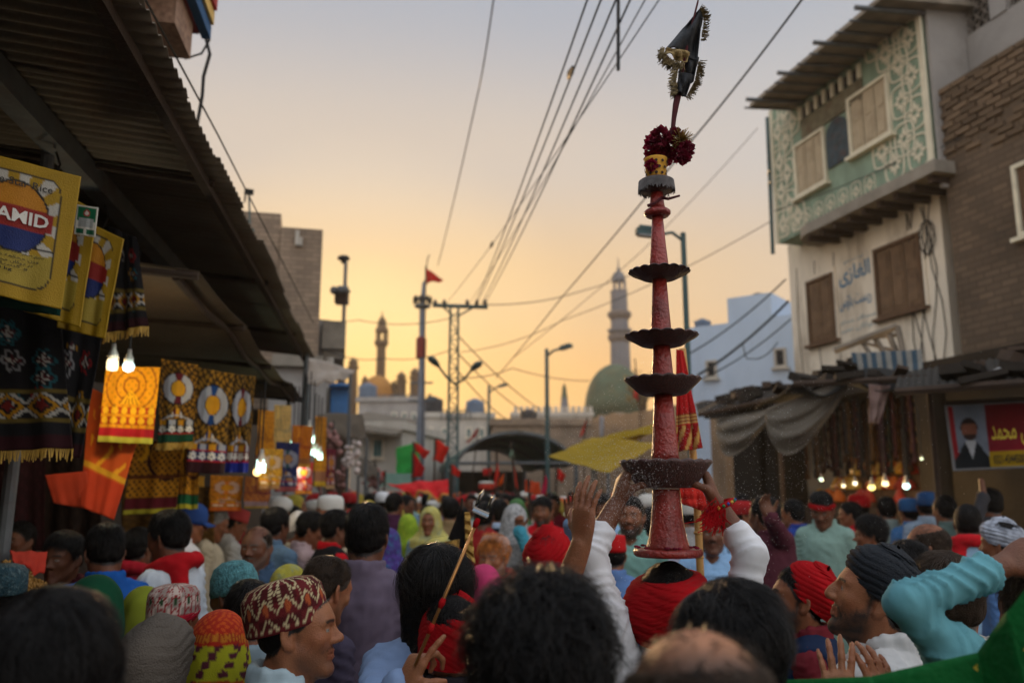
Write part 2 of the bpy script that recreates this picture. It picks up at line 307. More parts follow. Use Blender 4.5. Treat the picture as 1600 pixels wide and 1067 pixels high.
sb('parapet', uu0-3, uu0-.06, lat0+.06, lat0+.16, zz0+.2, zz0+1.1, mos, bl); sb('bracket', uu0-.6, uu0-.15, lat0+.12, lat0+2.2, zz0-.36, zz0-.104, mos, bl)
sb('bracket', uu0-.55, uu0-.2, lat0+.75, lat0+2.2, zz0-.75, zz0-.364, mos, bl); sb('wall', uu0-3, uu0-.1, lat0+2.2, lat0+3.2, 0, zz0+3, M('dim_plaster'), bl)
q = [at(322, 62, 5.4), at(328, 85, 5.4), at(318, 120, 5.4), at(316, 150, 5.4), at(308, 195, 5.4), at(310, 228, 5.4)]
b = MB(); b.tube(q, .012, 6); b.tube([at(262, 80, 5.4), at(290, 92, 5.4), at(315, 84, 5.4), at(328, 62, 5.4)], .008, 5); b.build('cable', black, bl)
# ---- generic house with window parts
def windowpart(F, par, u0, u1, v0, v1, w_, frame, pane, n=2, sill=True, dep=.08):
    f = .05; b = MB()
    b.fbox(F, u0, u1, v1-f, v1, w_, w_+.05); b.fbox(F, u0, u1, v0, v0+f, w_, w_+.05)
    b.fbox(F, u0, u0+f, v0+f, v1-f, w_, w_+.05); b.fbox(F, u1-f, u1, v0+f, v1-f, w_, w_+.05)
    o = b.build('window', frame, par)
    for i in range(n):
        a = u0+f+(u1-u0-2*f)*i/n; c = u0+f+(u1-u0-2*f)*(i+1)/n; b = MB(); b.fbox(F, a+.012, c-.012, v0+f+.01, v1-f-.01, w_+.004, w_+.022)
        m_ = (v0+v1)/2
        for y0, y1 in ((v0+f+.06, m_-.04), (m_+.04, v1-f-.06)):
            if c-a > .12: b.fbox(F, a+.06, c-.06, y0, y1, w_+.022, w_+.032)
        b.build('panel', pane, o)
    if sill: b = MB(); b.fbox(F, u0-.06, u1+.06, v0-.05, v0-.002, w_, w_+.1); b.build('sill', frame, o)
    return o
# ---- right: the rest house with the green tiled bay
FA = Frame(at(1450, 500, 11.0), math.atan2(450-800, FPX))
FA.o.z = 0
rh = thing('rest_house', 'cream old rest house with green medallion-tiled upper bay and shuttered windows', 'building', FA.P(2, 0, -2))
uL = FA.hit(1236, 480)[0]; uR = FA.hit(1476, 400)[0]; vS = FA.hit(1330, 318, .35)[1]; vT = FA.hit(1330, 60, .4)[1]
b = MB(); b.fbox(FA, uR, uL, 0, vS, -5, 0); b.build('wall', cream, rh)
W2 = .42
guL = FA.hit(1210, 270, W2)[0]; guR = FA.hit(1446, 120, W2)[0]; gT = FA.hit(1249, 140, W2)[1]; gB = FA.hit(1330, 300, W2)[1]
gpl = M('green_tile', rgb(128, 148, 128), .75, .25, 5, .2, 60, stain=.6, stc=rgb(96, 100, 84), sts=2.2, stretch=(1, 1, .4))
gB = FA.hit(1251, 388, .62)[1]*.5+FA.hit(1457, 246, .62)[1]*.5+.162
b = MB(); b.fbox(FA, guR, guL, gB, gT, -4.5, W2); b.build('bay', [gpl], rh)
b = MB(); b.fbox(FA, guR-.09, guR-.04, gB-.3, gT+.3, -4.5, W2-.03); b.build('wall', M('grey_plaster', rgb(150, 146, 142), .95, .15, 2, .3, 30, stain=.4, stc=rgb(104, 98, 92), sts=1.2), rh)
# slab under the bay with a rounded far end
svb, svt = FA.hit(1251, 388, .62)[1], 0
sl0 = FA.hit(1458, 240, .62)[0]; sl1 = FA.hit(1248, 380, .62)[0]
v_s = (FA.hit(1251, 388, .62)[1]+FA.hit(1457, 246, .62)[1])/2
pts = [(sl0, -.2), (sl0, .62), (sl1-.25, .62)]+[(sl1-.25+.62*math.sin(a), .62*math.cos(a)) for a in [math.pi/2*k/8 for k in range(1, 9)]]+[(sl1+.37, -.2)]
def slab(name, z0, z1, m, k=1.):
    b = MB(); n = len(pts); b.add([FA.P(u, z0, w_*k) for u, w_ in pts]+[FA.P(u, z1, w_*k) for u, w_ in pts], [tuple(range(n))[::-1], tuple(range(n, 2*n))]+[(i, (i+1) % n, n+(i+1) % n, n+i) for i in range(n)]); b.build(name, m, rh)
slab('balcony_slab', v_s, v_s+.16, concrete); 

for i in range(9):
    u = sl0+(sl1-sl0)*(i+.5)/9; b = MB(); b.fbox(FA, u-.04, u+.04, v_s-.09, v_s-.004, -.1, .55); b.build('joist', dark_wood, rh)
# pale mouldings
mould = M('cream_moulding', rgb(214, 206, 182), .85, .15, 6, .2, 40, stain=.3, stc=rgb(120, 110, 88), sts=3)
b = MB(); b.fbox(FA, guR-.03, guR+.05, gB, gT+.15, W2+.002, W2+.04); b.build('moulding', mould, rh); b = MB(); b.fbox(FA, guL-.05, guL+.02, gB, gT, W2+.002, W2+.04); b.build('moulding', mould, rh)
shut = M('shutter_paint', rgb(176, 160, 134), .8, .15, 5, .15, 50, stain=.4, stc=rgb(110, 90, 70), sts=4)
def pxbox(off, *q):
    us = [FA.hit(x, y, off) for x, y in q]; l = (us[0][0]+us[3][0])/2; r = (us[1][0]+us[2][0])/2; t = (us[0][1]+us[1][1])/2; bt = (us[2][1]+us[3][1])/2
    return min(l, r), max(l, r), bt, t
BW = []
for q in (((1325, 162), (1386, 110), (1399, 202), (1334, 251)), ((1241, 233), (1288, 196), (1296, 280), (1249, 314))):
    bx = pxbox(W2, *q); BW.append(bx); windowpart(FA, rh, *bx, W2+.002, mould, shut, 3)
px_ = pxbox(W2, (1293, 195), (1327, 172), (1329, 245), (1295, 266)); BW.append(px_)
b = MB(); a0, a1, c0, c1 = px_; am = (a0+a1)/2; ar = (a1-a0)/2
arch = [(a0, c0), (a1, c0)]+[(am+ar*math.cos(t), c1-ar+ar*1.0*math.sin(t)) for t in [math.pi*k/10 for k in range(11)]]
n = len(arch); b.add([FA.P(u, v, W2+.003) for u, v in arch]+[FA.P(u, v, W2+.035) for u, v in arch], [tuple(range(n, 2*n)), ]+[(i, (i+1) % n, n+(i+1) % n, n+i) for i in range(n)])
b.build('plaque', M('blue_plaque', rgb(54, 70, 78), .8, .4, 9, .3, 40, stain=.8, stc=rgb(98, 60, 50), sts=8), rh)
# row of slot openings under the roof
s0, s1, s2, s3 = pxbox(W2, (1253, 169), (1345, 105), (1346, 122), (1254, 186))
b = MB(); b.fbox(FA, s0, s1, s2, s3, W2+.002, W2+.012); b.build('slot', black, rh)
for i in range(8):
    u = s0+(s1-s0)*i/7; b = MB(); b.fbox(FA, u-.03, u+.03, s2-.02, s3+.02, W2+.013, W2+.06); b.build('slot_post', mould, rh)
b = MB(); b.fbox(FA, s0-.02, s1+.02, s2-.34, s2-.03, W2+.002, W2+.03); b.build('band', M('brown_band', rgb(110, 104, 84), .9, .4, 8, .3, 30, stain=.7, stc=rgb(100, 60, 46), sts=6), rh)
# medallion relief tiles
def medallion():
    b = MB(); R = .235
    def rib(f, n, wd, z0=.0, z1=.012):
        pts = [f(k/n) for k in range(n)]
        for k in range(n):
            p, q = Vector((*pts[k], 0)), Vector((*pts[(k+1) % n], 0)); d = (q-p)
            if d.length < 1e-6: continue
            d.normalize(); s = Vector((-d.y, d.x, 0))*wd/2
            b.add([p-s, q-s, q+s, p+s]+[x+Vector((0, 0, z1)) for x in (p-s, q-s, q+s, p+s)], [(4, 5, 6, 7), (0, 1, 5, 4), (2, 3, 7, 6)])
    rib(lambda t: (R*(1-.13*abs(math.sin(4*math.pi*t))**.6*0-.16*abs(math.cos(4*math.pi*t)))*math.cos(2*math.pi*t)*.92, R*(1-.16*abs(math.cos(4*math.pi*t)))*math.sin(2*math.pi*t)*1.15), 32, .026)
    for k in range(8):
        a = k*math.pi/4; L = .155 if k % 2 == 0 else .12; w_ = .032
        d = Vector((math.cos(a), math.sin(a)*1.12, 0)); s = Vector((-math.sin(a), math.cos(a), 0))
        o = [d*.03, d*L*.55+s*w_, d*L, d*L*.55-s*w_]; b.add(o+[x+Vector((0, 0, .012)) for x in o], [(4, 5, 6, 7), (0, 1, 5, 4), (1, 2, 6, 5), (2, 3, 7, 6), (3, 0, 4, 7)])
    return b.mesh('medallion', mould)
med = medallion(); Rf = Matrix(((-FA.u.x, 0, FA.w.x, 0), (-FA.u.y, 0, FA.w.y, 0), (0, 1, 0, 0), (0, 0, 0, 1)))
def put_med(u, v, sc=1.):
    o = link('medallion', med); bs(o, rh); o.matrix_basis = Matrix.Translation(FA.P(u, v, W2+.003)) @ Rf @ Matrix.Scale(sc, 4)
def free(u, v, r):
    return all(u+r < x0-.04 or u-r > x1+.04 or v+r < y0-.04 or v-r > y1+.04 for x0, x1, y0, y1 in BW) and not (s0-.1 < u < s1+.1 and v > s2-.5)
du, dv = .40, .54
for i in range(24):
    for j in range(12):
        u = guR+.23+i*du*.56; v = gB+.30+j*dv+(dv/2 if i % 2 else 0)
        if i > 3 and u < guL-1.0 and i not in (): continue
        if u < guL-.15 and v < gT-.15 and free(u, v, .09): put_med(u, v, 1.0)
for i in range(22):
    u = guR+1.2+i*.3
    if u < guL-.15 and free(u, gB+.2, .05): put_med(u, gB+.2, .62)
# roof with poles sticking out of the eave
ev = FA.hit(1260, 92, 1.25)[1]
rt0, rt1 = guR-.25, guL+.35
eO = [FA.hit(1172, 186, 1.2), FA.hit(1343, 4, 1.2)]; evz = (eO[0][1]+eO[1][1])/2
b = MB(); rtop = gT+.14
b.hexa([FA.P(rt0, evz, 1.2), FA.P(eO[0][0], evz, 1.2), FA.P(eO[0][0], rtop, -4), FA.P(rt0, rtop, -4), FA.P(rt0, evz+.06, 1.2), FA.P(eO[0][0], evz+.06, 1.2), FA.P(eO[0][0], rtop+.06, -4), FA.P(rt0, rtop+.06, -4)]); rf = b.build('roof', M('roof_boards', rgb(138, 128, 114), .9, .3, 4, .3, 30, stretch=(1, 1, 1), stain=.5), rh)
for i in range(11):
    u = rt0+.2+(eO[0][0]-rt0-.25)*i/10; e = 1.2+(.12 if i % 3 else .26); k = (rtop-evz)/5.2
    b = MB(); b.tube([FA.P(u, evz-.035-(e-1.2)*k, e), FA.P(u, evz-.035+k*1.1, .1)], .018 if i % 3 else .034, 8); b.build('roof_pole', steel, rh)
b = MB(); b.tube([FA.P(guL+.04, gT-.1, W2+.05), FA.P(guL+.06, v_s, W2+.08)], .035, 8); b.tube([FA.P(guL+.12, gT-1.1, W2+.05), FA.P(guL-.06, gT-1.1, W2+.12)], .02, 6); b.tube([FA.P(guL+.12, gT-1.3, W2+.05), FA.P(guL-.06, gT-1.3, W2+.12)], .02, 6); b.build('drain_pipe', tealsteel, rh)
# lower windows, painted sign
for q, n in ((((1264, 444), (1302, 428), (1307, 523), (1270, 540)), 2), (((1369, 394), (1437, 366), (1445, 470), (1378, 500)), 3)):
    bx = pxbox(0, *q); windowpart(FA, rh, bx[0]-.03, bx[1]+.03, bx[2]-.03, bx[3]+.03, .002, wood, M('brown_shutter', rgb(112, 88, 66), .85, .3, 5, .3, 50, stain=.5, sts=3), n)
    b = MB(); x0, x1, y0, y1 = bx
    for a in ((x0-.08, x1+.08, y1+.035, y1+.11), (x0-.08, x0-.035, y0-.1, y1+.034), (x1+.035, x1+.08, y0-.1, y1+.034)): b.fbox(FA, a[0], a[1], a[2], a[3], .001, .03)
    b.build('surround', cream, rh)
blue = M('sign_blue', rgb(56, 112, 146), .9, .3, 12); faded = M('sign_blue_faded', rgb(120, 150, 160), .95, .3, 12)
def fsurf(x, y): return FA.P(x, y, .004)
for s, q, m, bo in (('الغازی', ((1310, 421), (1358, 402), (1360, 433), (1312, 453)), blue, .02), ('ریسٹ ہاؤس', ((1311, 466), (1360, 448), (1362, 471), (1313, 490)), blue, .012), ('مسافر بستر', ((1312, 500), (1368, 484), (1369, 494), (1313, 510)), faded, 0), ('دوکان نمبر', ((1312, 514), (1368, 498), (1369, 508), (1313, 524)), faded, 0), ('بسم', ((1318, 409), (1348, 398), (1349, 402), (1319, 414)), blue, 0)):
    x0, x1, y0, y1 = pxbox(.004, *q); lettering(urdu(s), (x1, y0, x0, y1), fsurf, 'lettering', m, rh, bo)
for k in range(6):
    u = uR+.1+.55*random.random(); z = 4+3*random.random(); q = [FA.P(u+.1*math.sin(i*1.3+k), v_s-.1-i*.45, .02) for i in range(7)]; b = MB(); b.tube(q, .007, 5); b.build('cable', black, rh)
b = MB(); b.tube([FA.P(uR+.25+.16*math.cos(a)*(.7+.3*math.sin(a*2.3)), v_s-.55+.24*math.sin(a), .03) for a in [k*.5 for k in range(40)]], .007, 5); b.build('cable_coil', black, rh)
for k in range(3):
    u = uL-.25-k*.5; b = MB(); b.tube([FA.P(u+.04*math.sin(i), v_s-.2-i*.5, .02) for i in range(7)], .006, 5); b.build('cable', black, rh)
# annexe behind, with pierced screens
FB = Frame(FA.o, math.atan2(450-800, FPX)); an = thing('screen_parapet', 'grey plaster upper room with pierced lattice screens behind the brick wall', 'building', FB.P(-2, 0, -2.5))
greyp = M('grey_plaster', rgb(150, 146, 142), .95, .15, 2, .3, 30, stain=.4, stc=rgb(104, 98, 92), sts=1.2)
au1 = guR-.1; aV = FB.hit(1520, 2, -.2)[1]+.3; a2 = FB.hit(1700, 0, -.2)[0]
b = MB(); b.fbox(FB, a2, au1, gB-1.2, FB.hit(1480, 78, -.2)[1], -4, -.2); b.build('wall', greyp, an)
jl = [FB.hit(1449, 40, -.2)[0], FB.hit(1550, 40, -.2)[0]]; jv0, jv1 = FB.hit(1480, 78, -.2)[1]+.002, aV
jm = M('jali', rgb(118, 110, 102), .95, .2, 8)
for (ja, jb) in ((jl[1], jl[0]), (jl[1]-1.5, jl[1]-.25)):
    par = MB(); nx = int((jb-ja)/.13); ny = int((jv1-jv0)/.13)

    b = MB(); b.fbox(FB, ja, jb, jv0-.0, jv1, -.36, -.34); o = b.build('screen_shade_sheet', M('screen_shadow', rgb(58, 54, 50), .95, .2), an)  # dark sheet painted as the shade seen through the lattice holes
    ringm = MB(); ringm.tube([(0.06*math.cos(t), .06*math.sin(t), 0) for t in [k*math.pi/3 for k in range(7)]], .012, 4); rme = ringm.mesh('lattice_ring', jm)
    for i in range(nx):
        for j in range(ny):
            o = link('lattice_ring', rme); bs(o, an); o.matrix_basis = Matrix.Translation(FB.P(ja+(i+.5)*(jb-ja)/nx, jv0+(j+.5)*(jv1-jv0)/ny, -.25)) @ Rf
    b = MB(); b.fbox(FB, jb, jb+.25, jv0, jv1+.1, -.4, -.18); b.build('pier', greyp, an)
b = MB(); b.fbox(FB, a2, au1, jv1, jv1+.18, -.5, -.12); b.build('coping', greyp, an)
# ---- brick house at the far right
bh = thing('brick_house', 'soot-brown brick house wall at the right edge beside the rest house', 'building', FA.P(-3, 0, -1))
W3 = .30; q0 = FA.hit(1456, 150, W3); q1 = FA.hit(1600, 44, W3); bt = (q0[1]+q1[1])/2-.05; bu1 = (FA.hit(1458, 200, W3)[0]+FA.hit(1515, 540, W3)[0])/2; bu0 = FA.hit(1900, 300, W3)[0]
b = MB(); b.fbox(FA, bu0, bu1, 0, bt, -4.4, W3); b.build('wall', wall_brick('weathered_brick', FA, rgb(104, 86, 68), rgb(84, 70, 56), .235, .082), bh)
bm_ = MB(); bm_.box((0, 0, 0), (.225, .068, .05)); bm_.v = [(x*(1-.05*(z > 0)), y*(1-.08*(z > 0)), z) for x, y, z in bm_.v]; bme = bm_.mesh('brick', brickm)
cnt = 0; uE = FA.hit(1640, 200, W3)[0]
for j in range(40):
    v = bt-.05-j*.082
    for i in range(60):
        u = bu1-.13-i*.245-(.12 if j % 2 else 0)
        if u < uE or cnt >= 298: continue
        pr = 1 if j < 7 else max(0, 1-(j-7)*.16)
        if random.random() > pr: continue
        o = link('brick', bme); bs(o, bh); cnt += 1
        o.matrix_basis = Matrix.Translation(FA.P(u+random.uniform(-.008, .008), v+random.uniform(-.006, .006), W3+.006+random.uniform(-.008, .012))) @ Rf @ Matrix.Rotation(random.uniform(-.03, .03), 4, 'Z')
x = FA.hit(1588, 300, W3)[0]; windowpart(FA, bh, x-.9, x, FA.hit(1596, 372, W3)[1], FA.hit(1590, 258, W3)[1], W3+.002, mould, wood, 2)
# ---- pale blue house further along
hb = thing('blue_house', 'pale blue plain house with two small window boxes behind the lamp post', 'building', at(1160, 700, 19))
Fb = Frame(at(1090, 500, 20), math.atan2(-900-800, FPX)); Fb.o.z = 0
def fb(px, py): return Fb.hit(px, py)
u1, u2, u3 = fb(1076, 540)[0], fb(1136, 480)[0], fb(1300, 500)[0]; t1, t2 = fb(1110, 508)[1], fb(1165, 462)[1]
b = MB(); b.fbox(Fb, u3, u1, 0, t1, -6, 0); b.build('wall', blue_plaster, hb)
b = MB(); b.fbox(Fb, fb(1204, 470)[0], u2, t1+.002, t2, -2.5, -.02); b.build('stair_tower', blue_plaster, hb)
b = MB(); b.fbox(Fb, u3, fb(1204.5, 470)[0], t1+.002, fb(1215, 492)[1], -2.5, -.05); b.build('wall', blue_plaster, hb)
for (xa, ya, xb, yb) in ((1104, 562, 1120, 592), (1211, 543, 1228, 575)):
    a, c = fb(xa, yb), fb(xb, ya); windowpart(Fb, hb, c[0], a[0], a[1], c[1], .002, white_plaster, black, 1)
# ---- the far mosque with the tall grey minaret
def minaret(nm, label, px, d, prof, mat_, dark, py0, parts_, n=12):
    o = thing(nm, label, 'minaret', at(px, 760, d)); o.location.z = 0; o.matrix_basis = Matrix.Translation(o.location); c = at(px, py0, d); k = d/FPX*1.01
    for nm2, pr, m in parts_:
        b = MB(); b.lathe([(r*k, at(px, y, d).z) for r, y in pr], n, (c.x, c.y, 0)); b.build(nm2, m, o)
    return o
mgrey = M('minaret_stone', rgb(106, 108, 114), .9, .15, .6, 0, 30, stain=.4, stc=rgb(100, 98, 98), sts=.5); mbrown = M('minaret_band', rgb(98, 92, 90), .9, .15, 1)
mo = minaret('mosque_minaret', 'tall grey minaret with two ringed balconies behind the tiered tower', 968, 60, None, None, None, 500, (
 ('shaft', [(16.5, 680), (16, 575), (15, 533), (15, 523)], mgrey), ('balcony', [(15, 536), (19, 530), (19, 524), (15.2, 523)], mbrown), ('balcony', [(15, 522.9), (19.5, 518), (19.5, 515), (14, 514)], mgrey),
 ('shaft', [(14, 513.9), (14, 498)], mgrey), ('balcony', [(14.2, 500), (19, 494), (19, 489), (14, 486)], mbrown), ('shaft', [(13.5, 485.9), (13, 458)], mgrey), ('cornice', [(13.5, 457.9), (14, 455), (12, 454)], mgrey),
 ('cupola', [(11.5, 440), (11, 434), (8, 427), (3, 424)], mgrey), ('finial', [(2.2, 423.9), (3, 420), (1.2, 417), (.7, 405), (.2, 402)], mgrey)))
for a in range(6):
    c = at(968, 447, 60); b = MB(); k = 60/FPX; an_ = a*math.pi/3+.3; b.tube([(c.x+9.5*k*math.cos(an_), c.y+9.5*k*math.sin(an_), at(0, 455, 60).z), (c.x+9.5*k*math.cos(an_), c.y+9.5*k*math.sin(an_), at(0, 439, 60).z)], 2.0*k, 6); b.build('lantern_post', mgrey, mo)
gd = thing('green_dome', 'large weathered green mosque dome below the grey minaret', 'dome', at(962, 760, 56)); c = at(962, 640, 56); k = 56/FPX
b = MB(); b.lathe([(46*k, at(962, y, 56).z) for y in (765, 642)]+[(49*k*math.cos(t), at(962, 640, 56).z+72*k*math.sin(t)) for t in [i*math.pi/2/10*.99 for i in range(11)]], 28, (c.x, c.y, 0)); b.build('dome', M('verdigris', rgb(68, 84, 68), .8, .3, 1.2, .5, 3, stain=.85, stc=rgb(104, 92, 62), sts=.35), gd, True)
def foliage_tree(label, px, py, d, rx, rz, col, n=900, seed=1, leaf=.16, trunk=True):
    r = np.random.RandomState(seed); c = at(px, py, d); k = d/FPX; o = thing('tree', label, 'tree', (c.x, c.y, 0)); b = MB()
    b.tube([(c.x, c.y, 0), (c.x+.1, c.y, c.z*.6), (c.x, c.y, c.z)], [.28, .2, .12], 8)
    for i in range(6):
        a = i*1.05; b.tube([(c.x, c.y, c.z*.75), (c.x+rx*k*.6*math.cos(a), c.y+rx*k*.6*math.sin(a), c.z+rz*k*.3*math.sin(i))], [.1, .03], 5)
    b.build('trunk', dark_wood, o); vs = []; fs = []
    cl = r.randn(26, 3)*np.array((rx*k*.5, rx*k*.5, rz*k*.42))
    for i in range(n):
        p = cl[r.randint(26)]+r.randn(3)*np.array((rx, rx, rz))*k*.16; a = r.randn(3); a /= np.linalg.norm(a); e = np.cross(a, r.randn(3)); e /= np.linalg.norm(e); f = leaf*(.6+r.rand()); j = len(vs)
        p = p+np.array(c); vs += [p-a*f, p+e*f*.5, p+a*f, p-e*f*.5]; fs.append((j, j+1, j+2, j+3))
    b = MB(); b.add(vs, fs); b.build('crown', M('leaf_%d' % int(col[1]*1000), col, .8, .35, 3, trans=.25), o); return o
foliage_tree('dusty olive tree growing against the green dome', 1003, 604, 50, 20, 26, rgb(112, 98, 62), 900, 3, .12)
# left far mosque
dm = M('ochre_stone', rgb(96, 76, 56), .9, .15, .6); 
mo2 = minaret('shrine_minaret', 'slim brown minaret with an arcaded lantern against the brightest sky', 597, 72, None, None, None, 500, (
 ('shaft', [(9, 700), (7.6, 600), (7, 541)], dm), ('balcony', [(7, 543), (11, 538), (11, 533), (7, 532)], dm), ('cupola', [(10, 519), (10.5, 516), (8, 511), (6.5, 508), (7, 503), (4, 497), (1.2, 494), (.8, 488), (.2, 486)], dm)))
for a in range(6):
    c = at(597, 525, 72); k = 72/FPX; an_ = a*math.pi/3; b = MB(); b.tube([(c.x+8.5*k*math.cos(an_), c.y+8.5*k*math.sin(an_), at(0, 533, 72).z), (c.x+8.5*k*math.cos(an_), c.y+8.5*k*math.sin(an_), at(0, 518, 72).z)], 1.5*k, 6); b.build('lantern_post', dm, mo2)
sd = thing('shrine_dome', 'ochre dome at the foot of the slim brown minaret', 'dome', at(590, 760, 70)); c = at(590, 616, 70); k = 70/FPX
b = MB(); b.lathe([(24*k, at(590, y, 70).z) for y in (700, 618)]+[(24*k*math.cos(t), c.z+30*k*math.sin(t)) for t in [i*math.pi/2/9*.99 for i in range(10)]], 24, (c.x, c.y, 0)); b.build('dome', M('gold_dome', rgb(156, 108, 48), .7, .2, .8), sd, True)
for i, (px, y0, lb) in enumerate(((627, 584, 'short domed turret left of the flag mast'), (648, 578, 'domed turret beside the flag mast'), (551, 562, 'domed turret next to the brick tower house'), (533, 590, 'small turret rising behind the balcony house'))):
    minaret('shrine_turret', lb, px, 70, None, None, None, 600, (('shaft', [(8, 700), (7.5, 600), (6.5, y0+14)], dm), ('cupola', [(9, y0+14), (9, y0+10), (6, y0+9.5), (8, y0+4), (5, y0), (.5, y0-4)], dm)), 10)
# ---- houses across the end of the street
def house(label, px0, px1, py, d, mat_, wins=(), az=None, roof=None, depth=6, parapet=.25, name='house'):
    F = Frame(at(px0, py, d), math.pi/2+(az or 0)); F.flip(); F.o.z = 0
    if F.w.y > 0: F.w = -F.w
    o = thing(name, label, 'house', F.P(0, 0, -1)); u1 = F.hit(px1, py)[0]; v = F.hit(px0, py)[1]
    b = MB(); b.fbox(F, 0, u1, 0, v, -depth, 0); b.build('wall', mat_, o)
    b = MB(); b.fbox(F, -.12, u1+.12, v, v+parapet, -depth, .12); b.build('parapet', mat_ if roof is None else roof, o)
    for (xa, ya, xb, yb, fr, pn) in wins:
        a, c = F.hit(xa, yb), F.hit(xb, ya); windowpart(F, o, a[0], c[0], a[1], c[1], .003, fr, pn, 2)
    return o, F
tealp = M('teal_shutter', rgb(70, 108, 112), .8, .2)
h1, F1 = house('white low house with teal shutters below the ochre dome', 548, 628, 672, 26, white_plaster, ((581, 684, 600, 716, cream, tealp),), .15)
b = MB(); a = F1.hit(540, 668)[0]; e = F1.hit(632, 668)[0]; v = F1.hit(548, 668)[1]; b.hexa([F1.P(a, v-.1, .9), F1.P(e, v-.35, .9), F1.P(e, v+.3, -2), F1.P(a, v+.6, -2), F1.P(a, v-.02, .9), F1.P(e, v-.27, .9), F1.P(e, v+.38, -2), F1.P(a, v+.68, -2)]); b.build('eave', rust, h1)
house('tall pale house with flat roof behind the flag mast', 560, 655, 628, 44, M('grey_plaster'), tuple((x, y, x+8, y+13, cream, tealp) for x in (612, 628, 643) for y in (644, 668)), .1)
house('long white house behind the lattice power pole', 652, 770, 652, 40, white_plaster, tuple((x, 668, x+9, 684, cream, tealp) for x in (668, 690, 728, 748)), -.1)
house('ochre house low on the skyline left of the street lamp', 772, 850, 664, 48, fbrick, ((790, 684, 797, 694, cream, black), (815, 684, 822, 694, cream, black)), .05)
o, F = house('white crenellated wall with a small minaret right of the street lamp', 800, 925, 650, 52, white_plaster, (), 0, name='crenellated_wall')
for i in range(14):
    u = F.hit(803+i*9, 650)[0]; b = MB(); v = F.hit(800, 650)[1]+.252; b.fbox(F, u, u+.22, v, v+.35, -.3, .1); b.build('merlon', white_plaster, o)
minaret('minaret', 'tiny green-tipped minaret above the crenellated wall', 882, 54, None, None, None, 640, (('shaft', [(7, 700), (6, 632), (5, 622)], mgrey), ('cap', [(5.5, 621.9), (4, 615), (3.4, 606), (.4, 598)], M('verdigris'))), 10)
# the long mud wall on the right, running towards the camera
mw = thing('mud_wall', 'long brown mud-brick wall running from the canopy to the right-hand shops', 'wall', at(980, 760, 24))
A, Bp = at(925, 652, 32), at(1130, 622, 19)
b = MB(); n_ = 24; top = []
for i in range(n_+1):
    p = A.lerp(Bp, i/n_); top.append((p.x, p.y, p.z+random.uniform(-.06, .06)))
vs = []; 
for x, y, z in top: vs += [(x, y, 0), (x, y, z), (x+.35, y+.1, z), (x+.35, y+.1, 0)]
fs = [(i*4+k, i*4+(k+1) % 4, (i+1)*4+(k+1) % 4, (i+1)*4+k) for i in range(n_) for k in range(4)]+[(0, 3, 2, 1), tuple(n_*4+k for k in range(4))]
b.add(vs, fs); b.build('masonry', M('mud_brick', rgb(136, 112, 88), .98, .3, 1.2, .6, 12, stain=.5, stc=rgb(96, 78, 62), sts=.8), mw)
mw2 = house('brown brick wall across the end of the street behind the arched canopy', 770, 960, 664, 33, fbrick, (), -.05, name='brick_wall')
# ---- brick tower house on the left
FT = Frame(at(505, 400, 15), math.pi/2-.24); FT.flip(); FT.o.z = 0
if FT.w.y > 0: FT.w = -FT.w
tw = thing('brick_tower_house', 'tall windowless grey-brown brick tower house above the left awning', 'building', FT.P(-1, 0, -2))
def ft(x, y): return FT.hit(x, y)
b = MB(); b.fbox(FT, ft(437, 400)[0], ft(503, 400)[0], 3.2, ft(460, 356)[1], -5, 0); b.build('tower', fbrick, tw)
b = MB(); b.fbox(FT, ft(300, 400)[0], ft(436, 400)[0], 3.2, ft(400, 330)[1], -4, -.05); b.build('block', fbrick, tw)
b = MB(); a = ft(462, 362); c = ft(472, 385); b.fbox(FT, a[0], a[0]+.07, c[1], a[1], .002, .09); b.fbox(FT, a[0]+.075, a[0]+.13, c[1], c[1]+.16, .002, .07); b.build('vent_pipe', white_plaster, tw)
b = MB(); b.fbox(FT, ft(425, 540)[0], ft(512, 540)[0], 0, 3.9, -4.5, .45); b.build('wall', M('grey_plaster'), tw)
b = MB(); b.fbox(FT, ft(432, 470)[0], ft(508, 470)[0], 3.9, 4.1, -4.5, .6); b.build('ledge', concrete, tw)
bc = thing('balcony_house', 'narrow grey house with a projecting solid balcony next to the brick tower', 'building', at(520, 760, 17.5))
FT2 = Frame(at(512, 540, 17.5), math.pi/2-.2); FT2.flip(); FT2.o.z = 0
if FT2.w.y > 0: FT2.w = -FT2.w
f2 = FT2.hit
b = MB(); b.fbox(FT2, f2(440, 500)[0], f2(515, 500)[0], 0, f2(515, 500)[1], -4, 0); b.build('wall', M('grey_plaster'), bc)
b = MB(); b.fbox(FT2, f2(505, 500)[0], f2(541, 500)[0], f2(520, 548)[1], f2(520, 506)[1], -1.2, .3); b.build('balcony', concrete, bc)
b = MB(); b.fbox(FT2, f2(507, 500)[0], f2(538, 500)[0], f2(520, 561)[1], f2(520, 548.5)[1], -1.2, .15); b.build('balcony_base', concrete, bc)
b = MB(); b.tube([FT2.P(f2(513, 600)[0], 0, .25), FT2.P(f2(513, 600)[0], f2(520, 562)[1], .25)], .1, 10); b.build('column', white_plaster, bc)
bs_ = sb; o = thing('blue_kiosk', 'small blue painted wooden kiosk front under the balcony', 'kiosk', at(527, 760, 16)); F = FT2
b = MB(); b.fbox(F, f2(517, 640)[0], f2(543, 640)[0], f2(520, 652)[1], f2(520, 612)[1], .31, .7); b.build('panel', M('kiosk_blue', rgb(72, 120, 176), .8, .2, 5), o)
